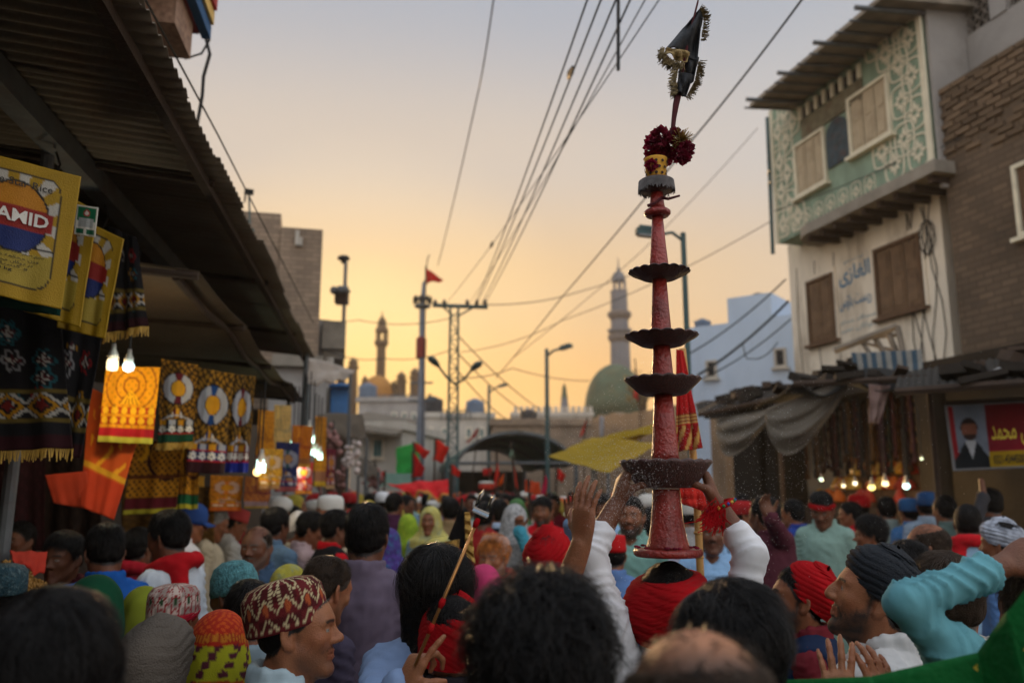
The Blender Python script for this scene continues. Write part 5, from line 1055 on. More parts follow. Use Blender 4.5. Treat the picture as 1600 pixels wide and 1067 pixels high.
def hand_prims(S, wrist, d, n, curl=.3, splay=.12, thumb=.5, side=1, curls=None, sc=.92):
    """d: towards the fingers, n: out of the palm; side=1 puts the thumb on cross(d,n)"""
    w_ = V3(wrist); d = V3(d)/np.linalg.norm(d); n = V3(n); n = n-d*n.dot(d); n /= np.linalg.norm(n); s = np.cross(d, n)*side
    for j, x in enumerate((.03, .0105, -.0095, -.0285)):
        S.rc(w_+s*x*.55*sc+d*.008*sc, w_+(s*x+d*(.086-.006*abs(j-1)))*sc, .0135*sc, .0115*sc, .012, 0, True)
    S.ell(w_+d*.045*sc, np.array((.036, .042, .0135))*sc, np.stack([s, d, n], 1), .014, 0, True)
    for j, (x, L) in enumerate(((.03, .95), (.0105, 1.06), (-.0095, .98), (-.0285, .77))):
        c = (curls[j] if curls is not None else curl); p = w_+(s*x+d*(.086-.006*abs(j-1)))*sc; a = 0.; r = .0098 if j < 3 else .0086
        dd = d+s*splay*(1.1-.75*j); dd /= np.linalg.norm(dd)
        for q, l in enumerate((.043, .028, .022)):
            a += c*(1.1, 1.25, .9)[q]; e = p+(dd*math.cos(a)+n*math.sin(a))*l*L*sc
            S.rc(p, e, r*sc, (r-.0009)*sc, .0045, 0, True); p = e; r -= .0009
    p = w_+(s*.02+d*.018+n*.006)*sc; v = s*.78+d*.62+n*.25*thumb; v /= np.linalg.norm(v)
    e = p+v*.042*sc; S.rc(p, e, .0165*sc, .012*sc, .012, 0, True)
    v2 = v*.8+d*.35+n*thumb; v2 /= np.linalg.norm(v2); e2 = e+v2*.031*sc; S.rc(e, e2, .0115*sc, .0105*sc, .006, 0, True)
    v3 = v*.5+d*.4+n*thumb*1.4-s*.3*thumb; v3 /= np.linalg.norm(v3); S.rc(e2, e2+v3*.024*sc, .0105*sc, .0085*sc, .005, 0, True)
SHO = {1: V3((.160, -.012, 1.348)), -1: V3((-.160, -.012, 1.348))}
def default_arm(s, bend=.0): return dict(elbow=(s*.212, -.035, 1.075), wrist=(s*.205, .05+bend*.1, .85+bend*.08), d=(s*-.05, .15, -1), n=(-s, .1, 0), curl=.42, splay=.05)
def ik(sho, wr, pole, l1=.285, l2=.255):
    a = V3(sho); b = V3(wr); d = b-a; D = np.linalg.norm(d); 
    if D > (l1+l2)*.995: b = a+d*(l1+l2)*.995/D; d = b-a; D = np.linalg.norm(d)
    x = (l1*l1-l2*l2+D*D)/(2*D); h = math.sqrt(max(0, l1*l1-x*x)); u = d/D; p = V3(pole); p = p-u*p.dot(u); p /= np.linalg.norm(p)
    return a+u*x+p*h, b
BODYC = {}
def face_attr(V, H, face, bald):
    q = (np.c_[V, np.ones(len(V))] @ np.array(H.inverted()).T)[:, :3]; x, y, z = np.abs(q[:, 0]), q[:, 1], q[:, 2]
    nz = pnoise(q, 300, 3)*.004; hd = np.zeros(len(V)); near = (z > -.15) & (z < .16) & (np.abs(y) < .16) & (x < .12)
    hl = hairline(y)
    sc = np.clip((z-hl-nz)/.006, 0, 1)*(x < .085)
    if bald == 1: sc *= np.clip((.075-z)/.02, 0, 1)
    if bald == 2: sc *= np.clip((np.sqrt((y-.02)**2*.5+x**2)-.05)/.02, 0, 1)*.8
    brow = np.clip(1-np.abs(z-(.031-.15*np.abs(x-.03)))/.0055, 0, 1)*(x > .011)*(x < .05)*(y > .06)
    hd = np.maximum(sc, np.minimum(1, brow*1.6))
    zone = np.clip((-.034-z+np.clip((.055-y), 0, 1)*.55+nz*2.2)/.026, 0, 1)*np.clip((y+.012)/.03, 0, 1)*np.clip((z+.15)/.03, 0, 1)
    side = np.clip(1-np.abs(y-.012)/.014, 0, 1)*(z < .005)*(z > -.06)*(x > .045)
    mou = np.clip(1-np.abs(z+.0425+x*.15)/.0085, 0, 1)*(x < .031)*(y > .075)*1.3
    lipz = (x < .024)*(np.abs(z+.0595) < .0125)*(y > .074)
    cheek = np.clip((.033-x)/.015, 0, 1)*np.clip((z+.075)/.01, 0, 1)*(y > .07)
    b = {'clean': .0, 'stubble': .38, 'beard': .95, 'moust': .25, 'old': .5}[face]
    bn = np.clip(.95+.2*pnoise(q, 120, 9, 2), .78, 1); hd = np.maximum(hd, b*bn*np.maximum(zone*(1-cheek*.7), side)*(1-lipz))
    if face in ('moust', 'beard', 'old'): hd = np.maximum(hd, np.clip(mou, 0, 1)*(1-lipz)*.95)
    if face == 'stubble': hd = np.maximum(hd, np.clip(mou, 0, 1)*(1-lipz)*.55)
    lip = lipz*np.clip(1-np.abs(np.abs(z+.0595)-.006)/.008, 0, 1)
    ex = np.sqrt((x-.031)**2+(z-.0065)**2*2.6); eye = (ex < .0125)*(y > .078)*(np.abs(z-.0065) < .0042)*.5
    eye = np.where((np.sqrt((x-.030)**2+(z-.0065)**2) < .0058) & (eye > 0), 1., eye)
    A = np.stack([np.clip(hd, 0, 1), lip, eye], 1); A[~near] = 0; return A
def body_mesh(key, H, face='clean', bald=0, arms=(None, None), hf=.0045, hc=.014, hooked=0., hands=True):
    if key in BODYC: return BODYC[key]
    S = Sdf(); head_prims(S, H, face, True, hooked)
    S.prof((.8, .9, .98, 1.08, 1.2, 1.3, 1.36, 1.41), (.145, .155, .145, .13, .148, .15, .135, .085), (.1, .115, .105, .1, .112, .112, .09, .06), (0, 0, 0, -.005, -.01, -.015, -.025, -.035), .03)
    for s in (-1, 1):
        S.rc((s*.03, -.045, 1.392), (s*.135, -.025, 1.358), .045, .045, .04)
        A = arms[0 if s < 0 else 1] or default_arm(s); e, wr = V3(A['elbow']), V3(A['wrist']); sh = SHO[s].copy()
        if e[2] > 1.36: sh = sh+V3((-s*.015, 0, .03))
        k_ = A.get('slim', 1.); S.rc(sh, e, .046*k_, .036*k_, .035); S.rc(e, e+(wr-e)*.35, .036*k_, .036*k_, .03); S.rc(e+(wr-e)*.35, wr, .036*k_, .0265, .02)
        if hands and arms[0 if s < 0 else 1]: hand_prims(S, wr+(wr-e)/np.linalg.norm(wr-e)*.012, A['d'], A['n'], A.get('curl', .3), A.get('splay', .1), A.get('thumb', .5), A.get('side', s), A.get('curls'))
        else: S.rc(wr, wr+V3(A['d'])/np.linalg.norm(V3(A['d']))*.13, .028, .02, .03)
        S.rc((s*.09, 0, .88), (s*.1, .01, .48), .085, .055, .04); S.rc((s*.1, .01, .48), (s*.105, -.02, .09), .053, .037, .02)
        S.rc((s*.105, -.03, .045), (s*.12, .13, .032), .04, .03, .02)
    V, Q = S.mesh(hc, hf); V = relax(V, Q, 1, .35)
    me = np_mesh('body', V, Q, [None]); setcola(me, face_attr(V, H, face, bald)); BODYC[key] = me; return me
CLOC = {}
def cloth_mesh(key, kind='kurta', arms=(None, None), h=.013, collar=True, sleeve=(.97, .97), wr_amp=.007, seed=1, belly=1.):
    if key in CLOC: return CLOC[key]
    S = Sdf(); hem = .5 if kind == 'kurta' else .78
    zz = [hem, .7, .85, .98, 1.1, 1.22, 1.31, 1.37, 1.415]; rx = [.225, .212, .196, .176, .166, .172, .170, .150, .095]; ry = [.17, .165, .16, .14*belly, .135, .136, .132, .105, .068]
    if kind != 'kurta': zz = zz[2:]; zz[0] = .8; rx = rx[2:]; ry = ry[2:]
    S.prof(zz, rx, ry, [0]*(len(zz)-5)+[-.005, -.01, -.015, -.025, -.035], .03)
    for s in (-1, 1):
        S.rc((s*.03, -.045, 1.388), (s*.138, -.025, 1.356), .054, .053, .04)
        A = arms[0 if s < 0 else 1] or default_arm(s); e, wr = V3(A['elbow']), V3(A['wrist']); sl = sleeve[0 if s < 0 else 1]; sh = SHO[s].copy(); k_ = A.get('slim', 1.)
        if e[2] > 1.36: sh = sh+V3((-s*.015, 0, .03)); S.rc((s*.12, -.01, 1.2), sh+(e-sh)*.5, .066, .058, .05)
        S.rc(sh, e, .058*k_, .051*k_, .04)
        if sl > 0: S.rc(e, e+(wr-e)*sl, .051*k_, .044*k_, .02); S.rc(e+(wr-e)*(sl-.06), e+(wr-e)*sl, .048*k_, .048*k_, .006)
    S.ell((0, -.045, 1.48), (.066, .07, .075), None, .008, 1)
    S.rc((0, .02, 1.43), (0, .1, 1.39), .05, .02, .01, 1)
    if collar:
        def f(X, Y, Z):
            rr = .066+.10*np.clip(Z-1.4, -.1, .06); yc = Y+.042-.2*(Z-1.41)
            d = np.abs(np.sqrt(X**2+yc**2)-rr-.004)-.0085; sl_ = np.minimum(1.474, 1.466-.5*(Y+.02))
            return np.maximum(d, np.maximum(1.37-Z, Z-sl_))
        S._b((-.09, -.13, 1.37), (.09, .06, 1.48), f, .008, 0, False)
    V, Q = S.mesh(h); V = relax(V, Q, 1, .4); N = vnormals(V, Q)
    amp = wr_amp*np.clip(1.4-np.abs(V[:, 2]-1.1)*.2, .3, 1.4)
    W = V*np.array((1, 1, .5)); n = .75-np.abs(pnoise(W, 30, seed, 2))*.9+.45*(.75-np.abs(pnoise(W, 85, seed+3, 2))*1.2)
    am = np.zeros(len(V))
    for s in (-1, 1):      # crossways gathers along the sleeves
        A = arms[0 if s < 0 else 1] or default_arm(s); e, wr = V3(A['elbow']), V3(A['wrist'])
        for a, b in ((SHO[s], e), (e, wr)):
            ab = b-a; t = np.clip((V-a)@ab/ab.dot(ab), 0, 1); dd = np.linalg.norm(V-(a+t[:, None]*ab), axis=1); near = np.clip(1-(dd-.06)/.03, 0, 1)*(np.abs(V[:, 0]) > .125)
            am = np.maximum(am, near); g_ = 1-1.7*np.abs(np.sin(t*np.linalg.norm(ab)*84+4.6*pnoise(V, 16, seed+5, 2)))**.55; n = n*(1-near*.75)+near*.75*g_*np.clip(.65+.7*pnoise(V, 9, seed+8, 1), 0, 1.4)
    V = V+N*(np.maximum(n, -.3)*amp)[:, None]
    me = np_mesh('kurta', V, Q, [None]); CLOC[key] = me; return me
def trouser_mesh():
    if 'tr' in CLOC: return CLOC['tr']
    S = Sdf()
    for s in (-1, 1): S.rc((s*.085, 0, .9), (s*.1, .01, .5), .11, .1, .05); S.rc((s*.1, .01, .5), (s*.105, -.015, .1), .1, .07, .03)
    V, Q = S.mesh(.02); N = vnormals(V, Q); V = V+N*(pnoise(V*np.array((1, 1, .4)), 25, 2)*.004)[:, None]
    me = np_mesh('trousers', V, Q, [None]); CLOC['tr'] = me; return me
# ---- hair
CC = V3((0, -.014, .045)); CR = V3((.0755, .096, .085))
HAIRC = {}
HS = {'short': (.006, .004, .002, 1), 'thick': (.009, .010, .003, 2), 'curly': (.016, .012, .006, 3), 'buzz': (.004, .002, .001, 4), 'long': (.014, .008, .004, 5), 'bald': (.004, 0, .001, 6), 'big': (.022, .020, .005, 8)}
def hair_mesh(style):
    if style in HAIRC: return HAIRC[style]
    inf, top, amp, seed = HS[style]
    S = Sdf(); S.ell(CC+V3((0, 0, top*.5)), CR+inf+V3((0, 0, top)), None, .01)
    S.ell((0, -.03, -.01), (.073+inf, .075+inf*.6, .06), None, .03)
    if style == 'long':
        S.rc((0, -.06, .0), (0, -.075, -.2), .075, .07, .04); S.rc((-.05, -.05, .0), (-.065, -.05, -.2), .05, .035, .04); S.rc((.05, -.05, .0), (.065, -.05, -.2), .05, .035, .04); S.rc((0, -.1, -.15), (.01, -.12, -.3), .06, .02, .04)
    drop = .12 if style == 'long' else 0
    def cut(X, Y, Z): return (hairline(Y)-np.where(Y < 0, drop*3, 0)-Z)*.75+0*X
    S.fn(cut, .012, 2)
    for s in (-1, 1):
        if style != 'long': S.ell((s*.085, -.008, -.008), (.03, .024, .036), None, .008, 1)
    if style == 'bald': S.ell((0, .015, .15), (.085, .12, .1), None, .01, 1)
    V, Q = S.mesh(.0052 if style != 'long' else .008); N = vnormals(V, Q)
    W = V.copy(); n = pnoise(W, 70 if style in ('curly',) else 55, seed, 3); n = 1-np.abs(n)*1.4
    fr = np.clip((V[:, 2]-hairline(V[:, 1]))/.02, 0.15, 1) if style != 'long' else 1
    V = V+N*(n*amp*fr)[:, None]
    if style != 'long': V = V-N*((inf+.0008)*(1-np.clip((V[:, 2]-hairline(V[:, 1]))/.04, 0, 1))**1.3)[:, None]
    me = np_mesh('hair', V, Q, [None]); HAIRC[style] = me; return me
def strand_mesh(key, hs='thick', n=2600, L=.05, inf=0, lift=.05, jit=.35, curl=0., seed=3, style='back', width=.0011, lowest=None, bald=False, clump=.7):
    if key in HAIRC: return HAIRC[key]
    r = np.random.RandomState(seed); d = r.randn(n*3, 3); d /= np.linalg.norm(d, axis=1)[:, None]
    hi_, ht_ = HS[hs][:2]; P = CC+V3((0, 0, ht_*.5))+d*(CR+hi_+V3((0, 0, ht_))-.0035); z0 = hairline(P[:, 1]); tp_ = (1-np.clip((P[:, 2]-z0)/.04, 0, 1))**1.3; P = P-d*((hi_+.002)*tp_)[:, None]; z0 = hairline(P[:, 1])
    ok = (P[:, 2] > z0+.006-.016*r.rand(len(P))**2) & ~((np.abs(P[:, 0]) > .06) & (np.abs(P[:, 1]+.008) < .026) & (P[:, 2] < .035))
    if bald: ok &= (P[:, 2] < .085-(P[:, 1]*.25)) | (r.rand(len(P)) < .06)
    P = P[ok][:n]; N = (P-CC)/CR**2; N /= np.linalg.norm(N, axis=1)[:, None]; n = len(P)
    if style == 'back': C0 = V3((.0, -.045, .15)); T = P-C0
    elif style == 'side': T = np.tile(V3((1, -.35, -.1)), (n, 1)); T[P[:, 0] < -.03] = (-.5, -.3, -1); T[P[:, 1] < -.05] = (.15, -.2, -1)
    elif style == 'fwd': T = np.tile(V3((.25, 1, -.2)), (n, 1)); T[P[:, 1] < -.03] = (0, -.3, -1); T[np.abs(P[:, 0]) > .055] += (0, -.8, -1.2)
    else: T = r.randn(n, 3)
    T = T/np.linalg.norm(T, axis=1)[:, None]+r.randn(n, 3)*jit+clump*np.stack([pnoise(P, 48, seed+31*k_, 2) for k_ in range(3)], 1); lift = lift*np.clip(1+1.3*pnoise(P, 60, seed+7, 2), 0, 3); seg = 4; ll = L*(.6+.7*r.rand(n))/seg
    ph = r.rand(n)*6.28; pts = [P]
    for i in range(seg):
        T = T-N*(T*N).sum(1)[:, None]; T /= np.maximum(np.linalg.norm(T, axis=1), 1e-6)[:, None]
        B = np.cross(N, T); st = T+N*(lift*(1-.3*i))[:, None]
        if curl: st = st+B*(curl*np.sin(ph+i*2.1))[:, None]+N*(curl*.8*np.cos(ph+i*2.1))[:, None]
        P = P+st*ll[:, None]; pts.append(P); N = (P-CC)/CR**2; N /= np.linalg.norm(N, axis=1)[:, None]
    pts = np.stack(pts, 1); tg = np.gradient(pts, axis=1); Nn = (pts-CC)/CR**2; Nn /= np.linalg.norm(Nn, axis=2)[..., None]
    sd = np.cross(tg, Nn); sd /= np.maximum(np.linalg.norm(sd, axis=2), 1e-9)[..., None]; wd = (width*np.linspace(1, .35, seg+1))[None, :, None]
    up = Nn*wd*.8; V = np.stack([pts-sd*wd, pts+up, pts+sd*wd], 2).reshape(-1, 3)     # three-sided strands
    Q = []; b = np.arange(n)[:, None]*(seg+1)*3
    for i in range(seg):
        for j in range(3):
            k = (j+1) % 3; Q.append(np.concatenate([b+i*3+j, b+(i+1)*3+j, b+(i+1)*3+k, b+i*3+k], 1))
    me = np_mesh('strands', V, np.concatenate(Q), [None]); HAIRC[key] = me; return me
# ---- headwear, all in the head's own frame
def turban_mesh(key, lo=.0, hi=.12, bulge=.028, folds=6, tilt=.25, seed=1, open_top=False, amp=.008, wave=1.):
    if key in HAIRC: return HAIRC[key]
    nu, nv = 150, 60; r = np.random.RandomState(seed); ph = r.rand(6)*6.28
    def fn(u, v):
        a = u*2*math.pi; ca, sa = math.cos(a), math.sin(a)
        t = v; z = lo+(hi-lo)*(t*1.18 if t < .72 else .85+(t-.72)*.54)
        th = bulge*math.sin(min(1, t/.8)*math.pi*.86+.22)
        zz = (z-.045)/.088; base = math.sqrt(max(.0, 1-min(1, max(0, zz))**2*.80)) if not open_top else math.sqrt(max(.25, 1-max(0, zz)**2*.55))
        if t > .8 and not open_top: k = (t-.8)/.2; base *= (1-k*k*.97)
        if t > .8 and open_top: k = (t-.8)/.2; base *= 1-.22*k; z -= .012*k*k
        fo = folds*(t+tilt*.25*math.sin(a+ph[0])+.05*wave*math.sin(2*a+ph[1])+.02*wave*math.sin(5*a+ph[2]))
        fo2 = folds*1.15*(t-tilt*.28*math.sin(a+ph[4])+.03*math.sin(3*a+ph[5])); mx_ = .5+.5*math.tanh(3*math.sin(a+ph[5])); g = abs(math.sin(math.pi*fo))*mx_+abs(math.sin(math.pi*fo2))*(1-mx_); d = amp*(g**.5)*(.75+.4*math.sin(2*a+t*7+ph[2]))+.0009*math.sin(fo*17+3*math.sin(4*a+ph[3]))+.0005*math.sin(fo2*31+5*math.sin(7*a))+.003*math.sin(3*a+ph[1]+t*4)
        d *= min(1, (1-t)*6)
        R = 1.0
        x = ca*((CR[0]+.002)*base+(th+d)*R); y = -.014+sa*((CR[1]+.002)*base+(th+d)*R)
        z += tilt*.16*(y+.0)*0+tilt*.12*ca*.1
        zt = z+(-y*-.18 if lo < .06 else 0)+.012*math.sin(a)*0
        return Vector((x, y, zt))
    b = MB(); b.grid(fn, nu, nv, 0)
    me = b.mesh('turban', [None], True); HAIRC[key] = me; return me
def lathe_hat(key, prof, n=48, fn=None, c=(0, -.014, 0), ry=1.22, col=None):
    if key in HAIRC: return HAIRC[key]
    b = MB(); b.lathe(prof, n, (0, 0, 0), 0, fn)
    b.v = [(x+c[0], y*ry+c[1], z+c[2]) for x, y, z in b.v]; me = b.mesh('cap', [None], True)
    if col is not None: setcol(me, col)
    HAIRC[key] = me; return me
def hood_mesh(key, seed=1, h=.011, drape=.30, open_=True):
    if key in HAIRC: return HAIRC[key]
    S = Sdf(); S.ell(CC+V3((0, -.004, 0)), CR+.016, None, .02); S.ell((0, -.02, -.04), (.092, .105, .1), None, .04)
    S.rc((0, -.045, -.06), (0, -.06, -.17), .1, .13, .05); S.rc((-.1, -.04, -.19), (.1, -.04, -.19), .085, .085, .06)
    S.prof((-.17-drape, -.17), (.22, .2), (.13, .13), (-.06, -.05), .05)
    if open_: S.ell((0, .1, -.01), (.062, .085, .1), None, .012, 1)
    V, Q = S.mesh(h); V = relax(V, Q, 1, .4); N = vnormals(V, Q); W = V*np.array((1., 1., .5)); n = 1-np.abs(pnoise(W, 34, seed, 2))*1.3
    am = np.clip((.12-V[:, 2])/.1, .15, 1)*.007; V = V+N*(n*am)[:, None]; me = np_mesh('shawl', V, Q, [None]); HAIRC[key] = me; return me
def scarf_mesh(key, seed=1, h=.011):      # a cloth wound round the neck, person's frame
    if key in HAIRC: return HAIRC[key]
    S = Sdf()
    ring = [(.105*math.cos(a), -.03+.095*math.sin(a), 1.425-.03*math.sin(a)) for a in np.linspace(0, 2*math.pi, 15)]
    for a, b in zip(ring[:-1], ring[1:]): S.rc(a, b, .034, .034, .02)
    S.rc((.08, .05, 1.40), (.1, .125, 1.2), .04, .03, .03); S.rc((.1, .125, 1.2), (.11, .145, 1.02), .03, .035, .02); S.rc((-.06, -.1, 1.40), (-.08, -.15, 1.15), .045, .05, .03)
    V, Q = S.mesh(h); V = relax(V, Q, 1, .4); N = vnormals(V, Q); n = 1-np.abs(pnoise(V*np.array((.6, .6, 1.4)), 45, seed, 2))*1.2
    V = V+N*(n*.006)[:, None]; me = np_mesh('scarf', V, Q, [None]); HAIRC[key] = me; return me
# ---- materials of people
def skin(tone, hair=(.012, .010, .009)):
    nm = 'skin_%d_%d_%d_%.2f' % (*[int(255*c) for c in tone], hair[0])
    if nm in MATS: return MATS[nm]
    m = bpy.data.materials.new(nm); m.use_nodes = True; t = m.node_tree; b = t.nodes['Principled BSDF']; MATS[nm] = m; L = t.links.new
    a = t.nodes.new('ShaderNodeAttribute'); a.attribute_name = 'col'; sp = t.nodes.new('ShaderNodeSeparateColor'); L(a.outputs['Color'], sp.inputs[0])
    tcn = t.nodes.new('ShaderNodeTexCoord'); nz = t.nodes.new('ShaderNodeTexNoise'); nz.inputs['Scale'].default_value = 35; nz.inputs['Detail'].default_value = 6; L(tcn.outputs['Object'], nz.inputs['Vector'])
    mr = t.nodes.new('ShaderNodeMapRange'); mr.inputs[1].default_value = .3; mr.inputs[2].default_value = .7; mr.inputs[3].default_value = .82; mr.inputs[4].default_value = 1.14; L(nz.outputs['Fac'], mr.inputs[0])
    c0 = t.nodes.new('ShaderNodeMixRGB'); c0.blend_type = 'MULTIPLY'; c0.inputs[0].default_value = 1; c0.inputs[1].default_value = (*tone, 1); L(mr.outputs[0], c0.inputs[2])
    def mix(f, ca, cb):
        q = t.nodes.new('ShaderNodeMixRGB'); L(f, q.inputs[0]); L(ca, q.inputs[1]); q.inputs[2].default_value = (*cb, 1); return q.outputs[0]
    nb = t.nodes.new('ShaderNodeTexNoise'); nb.inputs['Scale'].default_value = 14; nb.inputs['Detail'].default_value = 3; L(tcn.outputs['Object'], nb.inputs['Vector']); mb = t.nodes.new('ShaderNodeMapRange'); mb.inputs[1].default_value = .4; mb.inputs[2].default_value = .7; mb.inputs[4].default_value = .45; L(nb.outputs['Fac'], mb.inputs[0]); c1 = mix(mb.outputs[0], c0.outputs[0], (tone[0]*1.05, tone[1]*.72, tone[2]*.62)); c = mix(sp.outputs[1], c1, (tone[0]*.75, tone[1]*.5, tone[2]*.5)); c = mix(sp.outputs[0], c, hair)
    e1 = t.nodes.new('ShaderNodeMath'); e1.operation = 'GREATER_THAN'; e1.inputs[1].default_value = .3; L(sp.outputs[2], e1.inputs[0])
    e2 = t.nodes.new('ShaderNodeMath'); e2.operation = 'GREATER_THAN'; e2.inputs[1].default_value = .8; L(sp.outputs[2], e2.inputs[0])
    c = mix(e1.outputs[0], c, (.26, .22, .19)); c = mix(e2.outputs[0], c, (.012, .008, .006)); L(c, b.inputs['Base Color'])
    n2 = t.nodes.new('ShaderNodeTexNoise'); n2.inputs['Scale'].default_value = 260; L(tcn.outputs['Object'], n2.inputs['Vector'])
    bp = t.nodes.new('ShaderNodeBump'); bp.inputs['Strength'].default_value = .5; bp.inputs['Distance'].default_value = .004; L(n2.outputs['Fac'], bp.inputs['Height']); L(bp.outputs[0], b.inputs['Normal'])
    b.inputs['Roughness'].default_value = .52; b.inputs['Specular IOR Level'].default_value = .4; b.inputs['Subsurface Weight'].default_value = .08; b.inputs['Subsurface Radius'].default_value = (.01, .004, .002); b.inputs['Subsurface Scale'].default_value = .5
    return m
T1, T2, T3, T4 = rgb(150, 98, 66), rgb(128, 80, 52), rgb(104, 64, 42), rgb(176, 122, 88)
HB = (.007, .0062, .006); HBR = (.028, .018, .012); HGR = (.16, .15, .14); HHEN = (.30, .10, .02)
def hairmat(c): return M('hair_%.3f_%.3f' % (c[0], c[1]), c, .42, .35, 60, .35, 220, spec=.05)
def cloth(c, kind='cotton'):
    nm = '%s_%d_%d_%d' % (kind, *c)
    if nm in MATS: return MATS[nm]
    m = M(nm, rgb(*c), .92, .12, 7, .1, 420, spec=.12); t = m.node_tree; b = t.nodes['Principled BSDF']; L = t.links.new
    tcn = t.nodes.new('ShaderNodeTexCoord'); mp = t.nodes.new('ShaderNodeMapping'); mp.inputs['Scale'].default_value = (1, 1, .55); mp.inputs['Rotation'].default_value = (.3, .5, .2); L(tcn.outputs['Object'], mp.inputs[0])
    n = t.nodes.new('ShaderNodeTexNoise'); n.noise_type = 'RIDGED_MULTIFRACTAL'; n.inputs['Scale'].default_value = 6; n.inputs['Detail'].default_value = 3; n.inputs['Distortion'].default_value = .6; L(mp.outputs[0], n.inputs['Vector'])
    bp = t.nodes.new('ShaderNodeBump'); bp.inputs['Strength'].default_value = .9; bp.inputs['Distance'].default_value = .03; L(n.outputs['Fac'], bp.inputs['Height'])
    old = b.inputs['Normal'].links[0].from_node; L(bp.outputs[0], old.inputs['Normal']); return m
def setm(o, *ms):
    for i, m in enumerate(ms):
        o.material_slots[i].link = 'OBJECT'; o.material_slots[i].material = m
    return o
PEOPLE = []; DEFS = {}
def person(px, py, d, yaw, label, tone=T2, shirt=(170, 170, 175), hair='short', hc=HB, hat=None, pitch=0, hyaw=0, roll=0, face='clean', bald=0, arms=None, strands=None, key=None, top=None, lo=False,
           kind='kurta', group='festival crowd in the street', trousers=(190, 185, 175), hooked=0., collar=True, sleeve=(.97, .97), fwd=0., scarf=None, vest=None, sc=None, lean=0., belly=1., cat='person', beard=None, wr=.007, ch=None):
    R = math.radians; H = head_mat(R(pitch), R(hyaw), R(roll), fwd)
    tp = H @ Vector((0, -.02, .13)); tk = {'short': .016, 'thick': .027, 'curly': .04, 'buzz': .006, 'long': .02, 'bald': .0, 'big': .045, None: .002}.get(hair, .01)
    if top is not None: tk = top
    w_ = at(px, py, d); s = sc or w_.z/(tp.z+tk); off = Matrix.Rotation(R(yaw), 3, 'Z') @ Vector((tp.x, tp.y, 0))*s
    root = thing('person', label, cat, (w_.x-off.x, w_.y-off.y, 0), R(yaw), group, s)
    if lean: root.rotation_euler.x = R(lean)
    if callable(arms): arms = arms(root, s, yaw)
    arms = arms or (None, None)
    pk = 'L' if lo else 'H' if d < 3.2 else 'M'
    kk = (pk, pitch, hyaw, roll, fwd, face, bald, hooked) if key is None else key
    bm = body_mesh(kk, H, face, bald, arms, {'L': .009, 'H': .0047, 'M': .0075}[pk], {'L': .026, 'H': .02, 'M': .024}[pk], hooked, hands=not lo)
    b = setm(link('body', bm, root), skin(tone, hc if not beard else beard))
    cm = cloth_mesh((pk, kind, collar, sleeve, belly) if key is None else ('c', key, kind), kind, arms, ch or (.024 if lo else .011), collar, sleeve, wr, belly=belly)
    setm(link('kurta' if kind == 'kurta' else 'shirt', cm, root), cloth(shirt)); setm(link('trousers', trouser_mesh(), root), cloth(trousers))
    if hair: 
        ho = setm(link('hair', hair_mesh(hair), root, H), hairmat(hc))
        if strands is None and d < 9.5: strands = DEFS.get(hair)
        if strands: st = setm(link('hair_strands', strand_mesh(*strands[0], **strands[1]), ho), M('strand_%.3f_%.3f' % (hc[0], hc[1]), tuple(1.7*x for x in hc), .34, .75, 30, spec=.22))
    for h in (hat or ()):
        nm, me, mt = h[:3]; mx = H @ (h[3] if len(h) > 3 else Matrix.Identity(4)) @ (Matrix.Scale(1.06, 4) if nm in ('cap', 'brim') else Matrix.Identity(4)); setm(link(nm, me, root, mx), mt)
    if scarf: setm(link('scarf', scarf_mesh('scarf%d' % (len(PEOPLE) % 3), len(PEOPLE) % 3), root), cloth(scarf))
    if vest: setm(link('vest', cloth_mesh(('vest', key), 'shirt', arms, .013, False, (0, 0)) if False else vest_mesh(), root), cloth(vest))
    PEOPLE.append(root); return root
def vest_mesh():
    if 'vest' in CLOC: return CLOC['vest']
    S = Sdf(); zz = [.72, .85, .98, 1.1, 1.22, 1.31, 1.37, 1.415]
    S.prof(zz, [.226, .220, .200, .189, .194, .192, .172, .114], [.188, .184, .164, .160, .161, .157, .130, .092], [0, 0, 0, -.005, -.01, -.015, -.025, -.035], .03)
    for s in (-1, 1): S.rc((s*.03, -.045, 1.392), (s*.138, -.025, 1.360), .070, .069, .04)
    S.ell((0, -.045, 1.48), (.075, .08, .08), None, .008, 1); S.rc((0, .06, 1.43), (0, .16, 1.1), .05, .03, .01, 1)
    for s in (-1, 1): S.ell((s*.222, -.01, 1.28), (.05, .1, .16), None, .01, 1)
    V, Q = S.mesh(.012); N = vnormals(V, Q); V = V+N*(pnoise(V, 18, 3)*.003)[:, None]; me = np_mesh('vest', V, Q, [None]); CLOC['vest'] = me; return me
# ------------------------------------------------------------ headwear library
def cap_prof(r=.087, z0=.03, z1=.128, dome=.5): return [(r*.97, z0-.004), (r, z0), (r*1.005, z0+(z1-z0)*.45), (r*.97, z0+(z1-z0)*.72), (r*.80, z0+(z1-z0)*.90), (r*.45, z1-.002), (.002, z1)]
def fine_prof(p, n=5):
    out = []
    for (a, b_), (c, d) in zip(p[:-1], p[1:]): out += [(a+(c-a)*i/n, b_+(d-b_)*i/n) for i in range(n)]
    return out+[p[-1]]
def pat_sindhi(base, line, alt):
    def f(co):
        a = math.atan2(co.y+.014, co.x*1.2)/(2*math.pi)*12; z = (co.z-.02)/.11; x = a % 1
        if z < .14: return line if (a*9) % 1 < .45 and .04 < z < .1 else base
        zz = abs(((z-.14)*2.4+abs(x-.5)*1.6) % 1-.5)
        if zz < .08: return line
        if abs(abs(x-.5)-.28) < .05 and (z*13) % 1 < .6: return line
        if disc(x, z*1.0, .5, .55, .13) < 1: return alt
        return base if (int(a)+int(z*3)) % 2 else tuple(q*.55 for q in base)
    return f
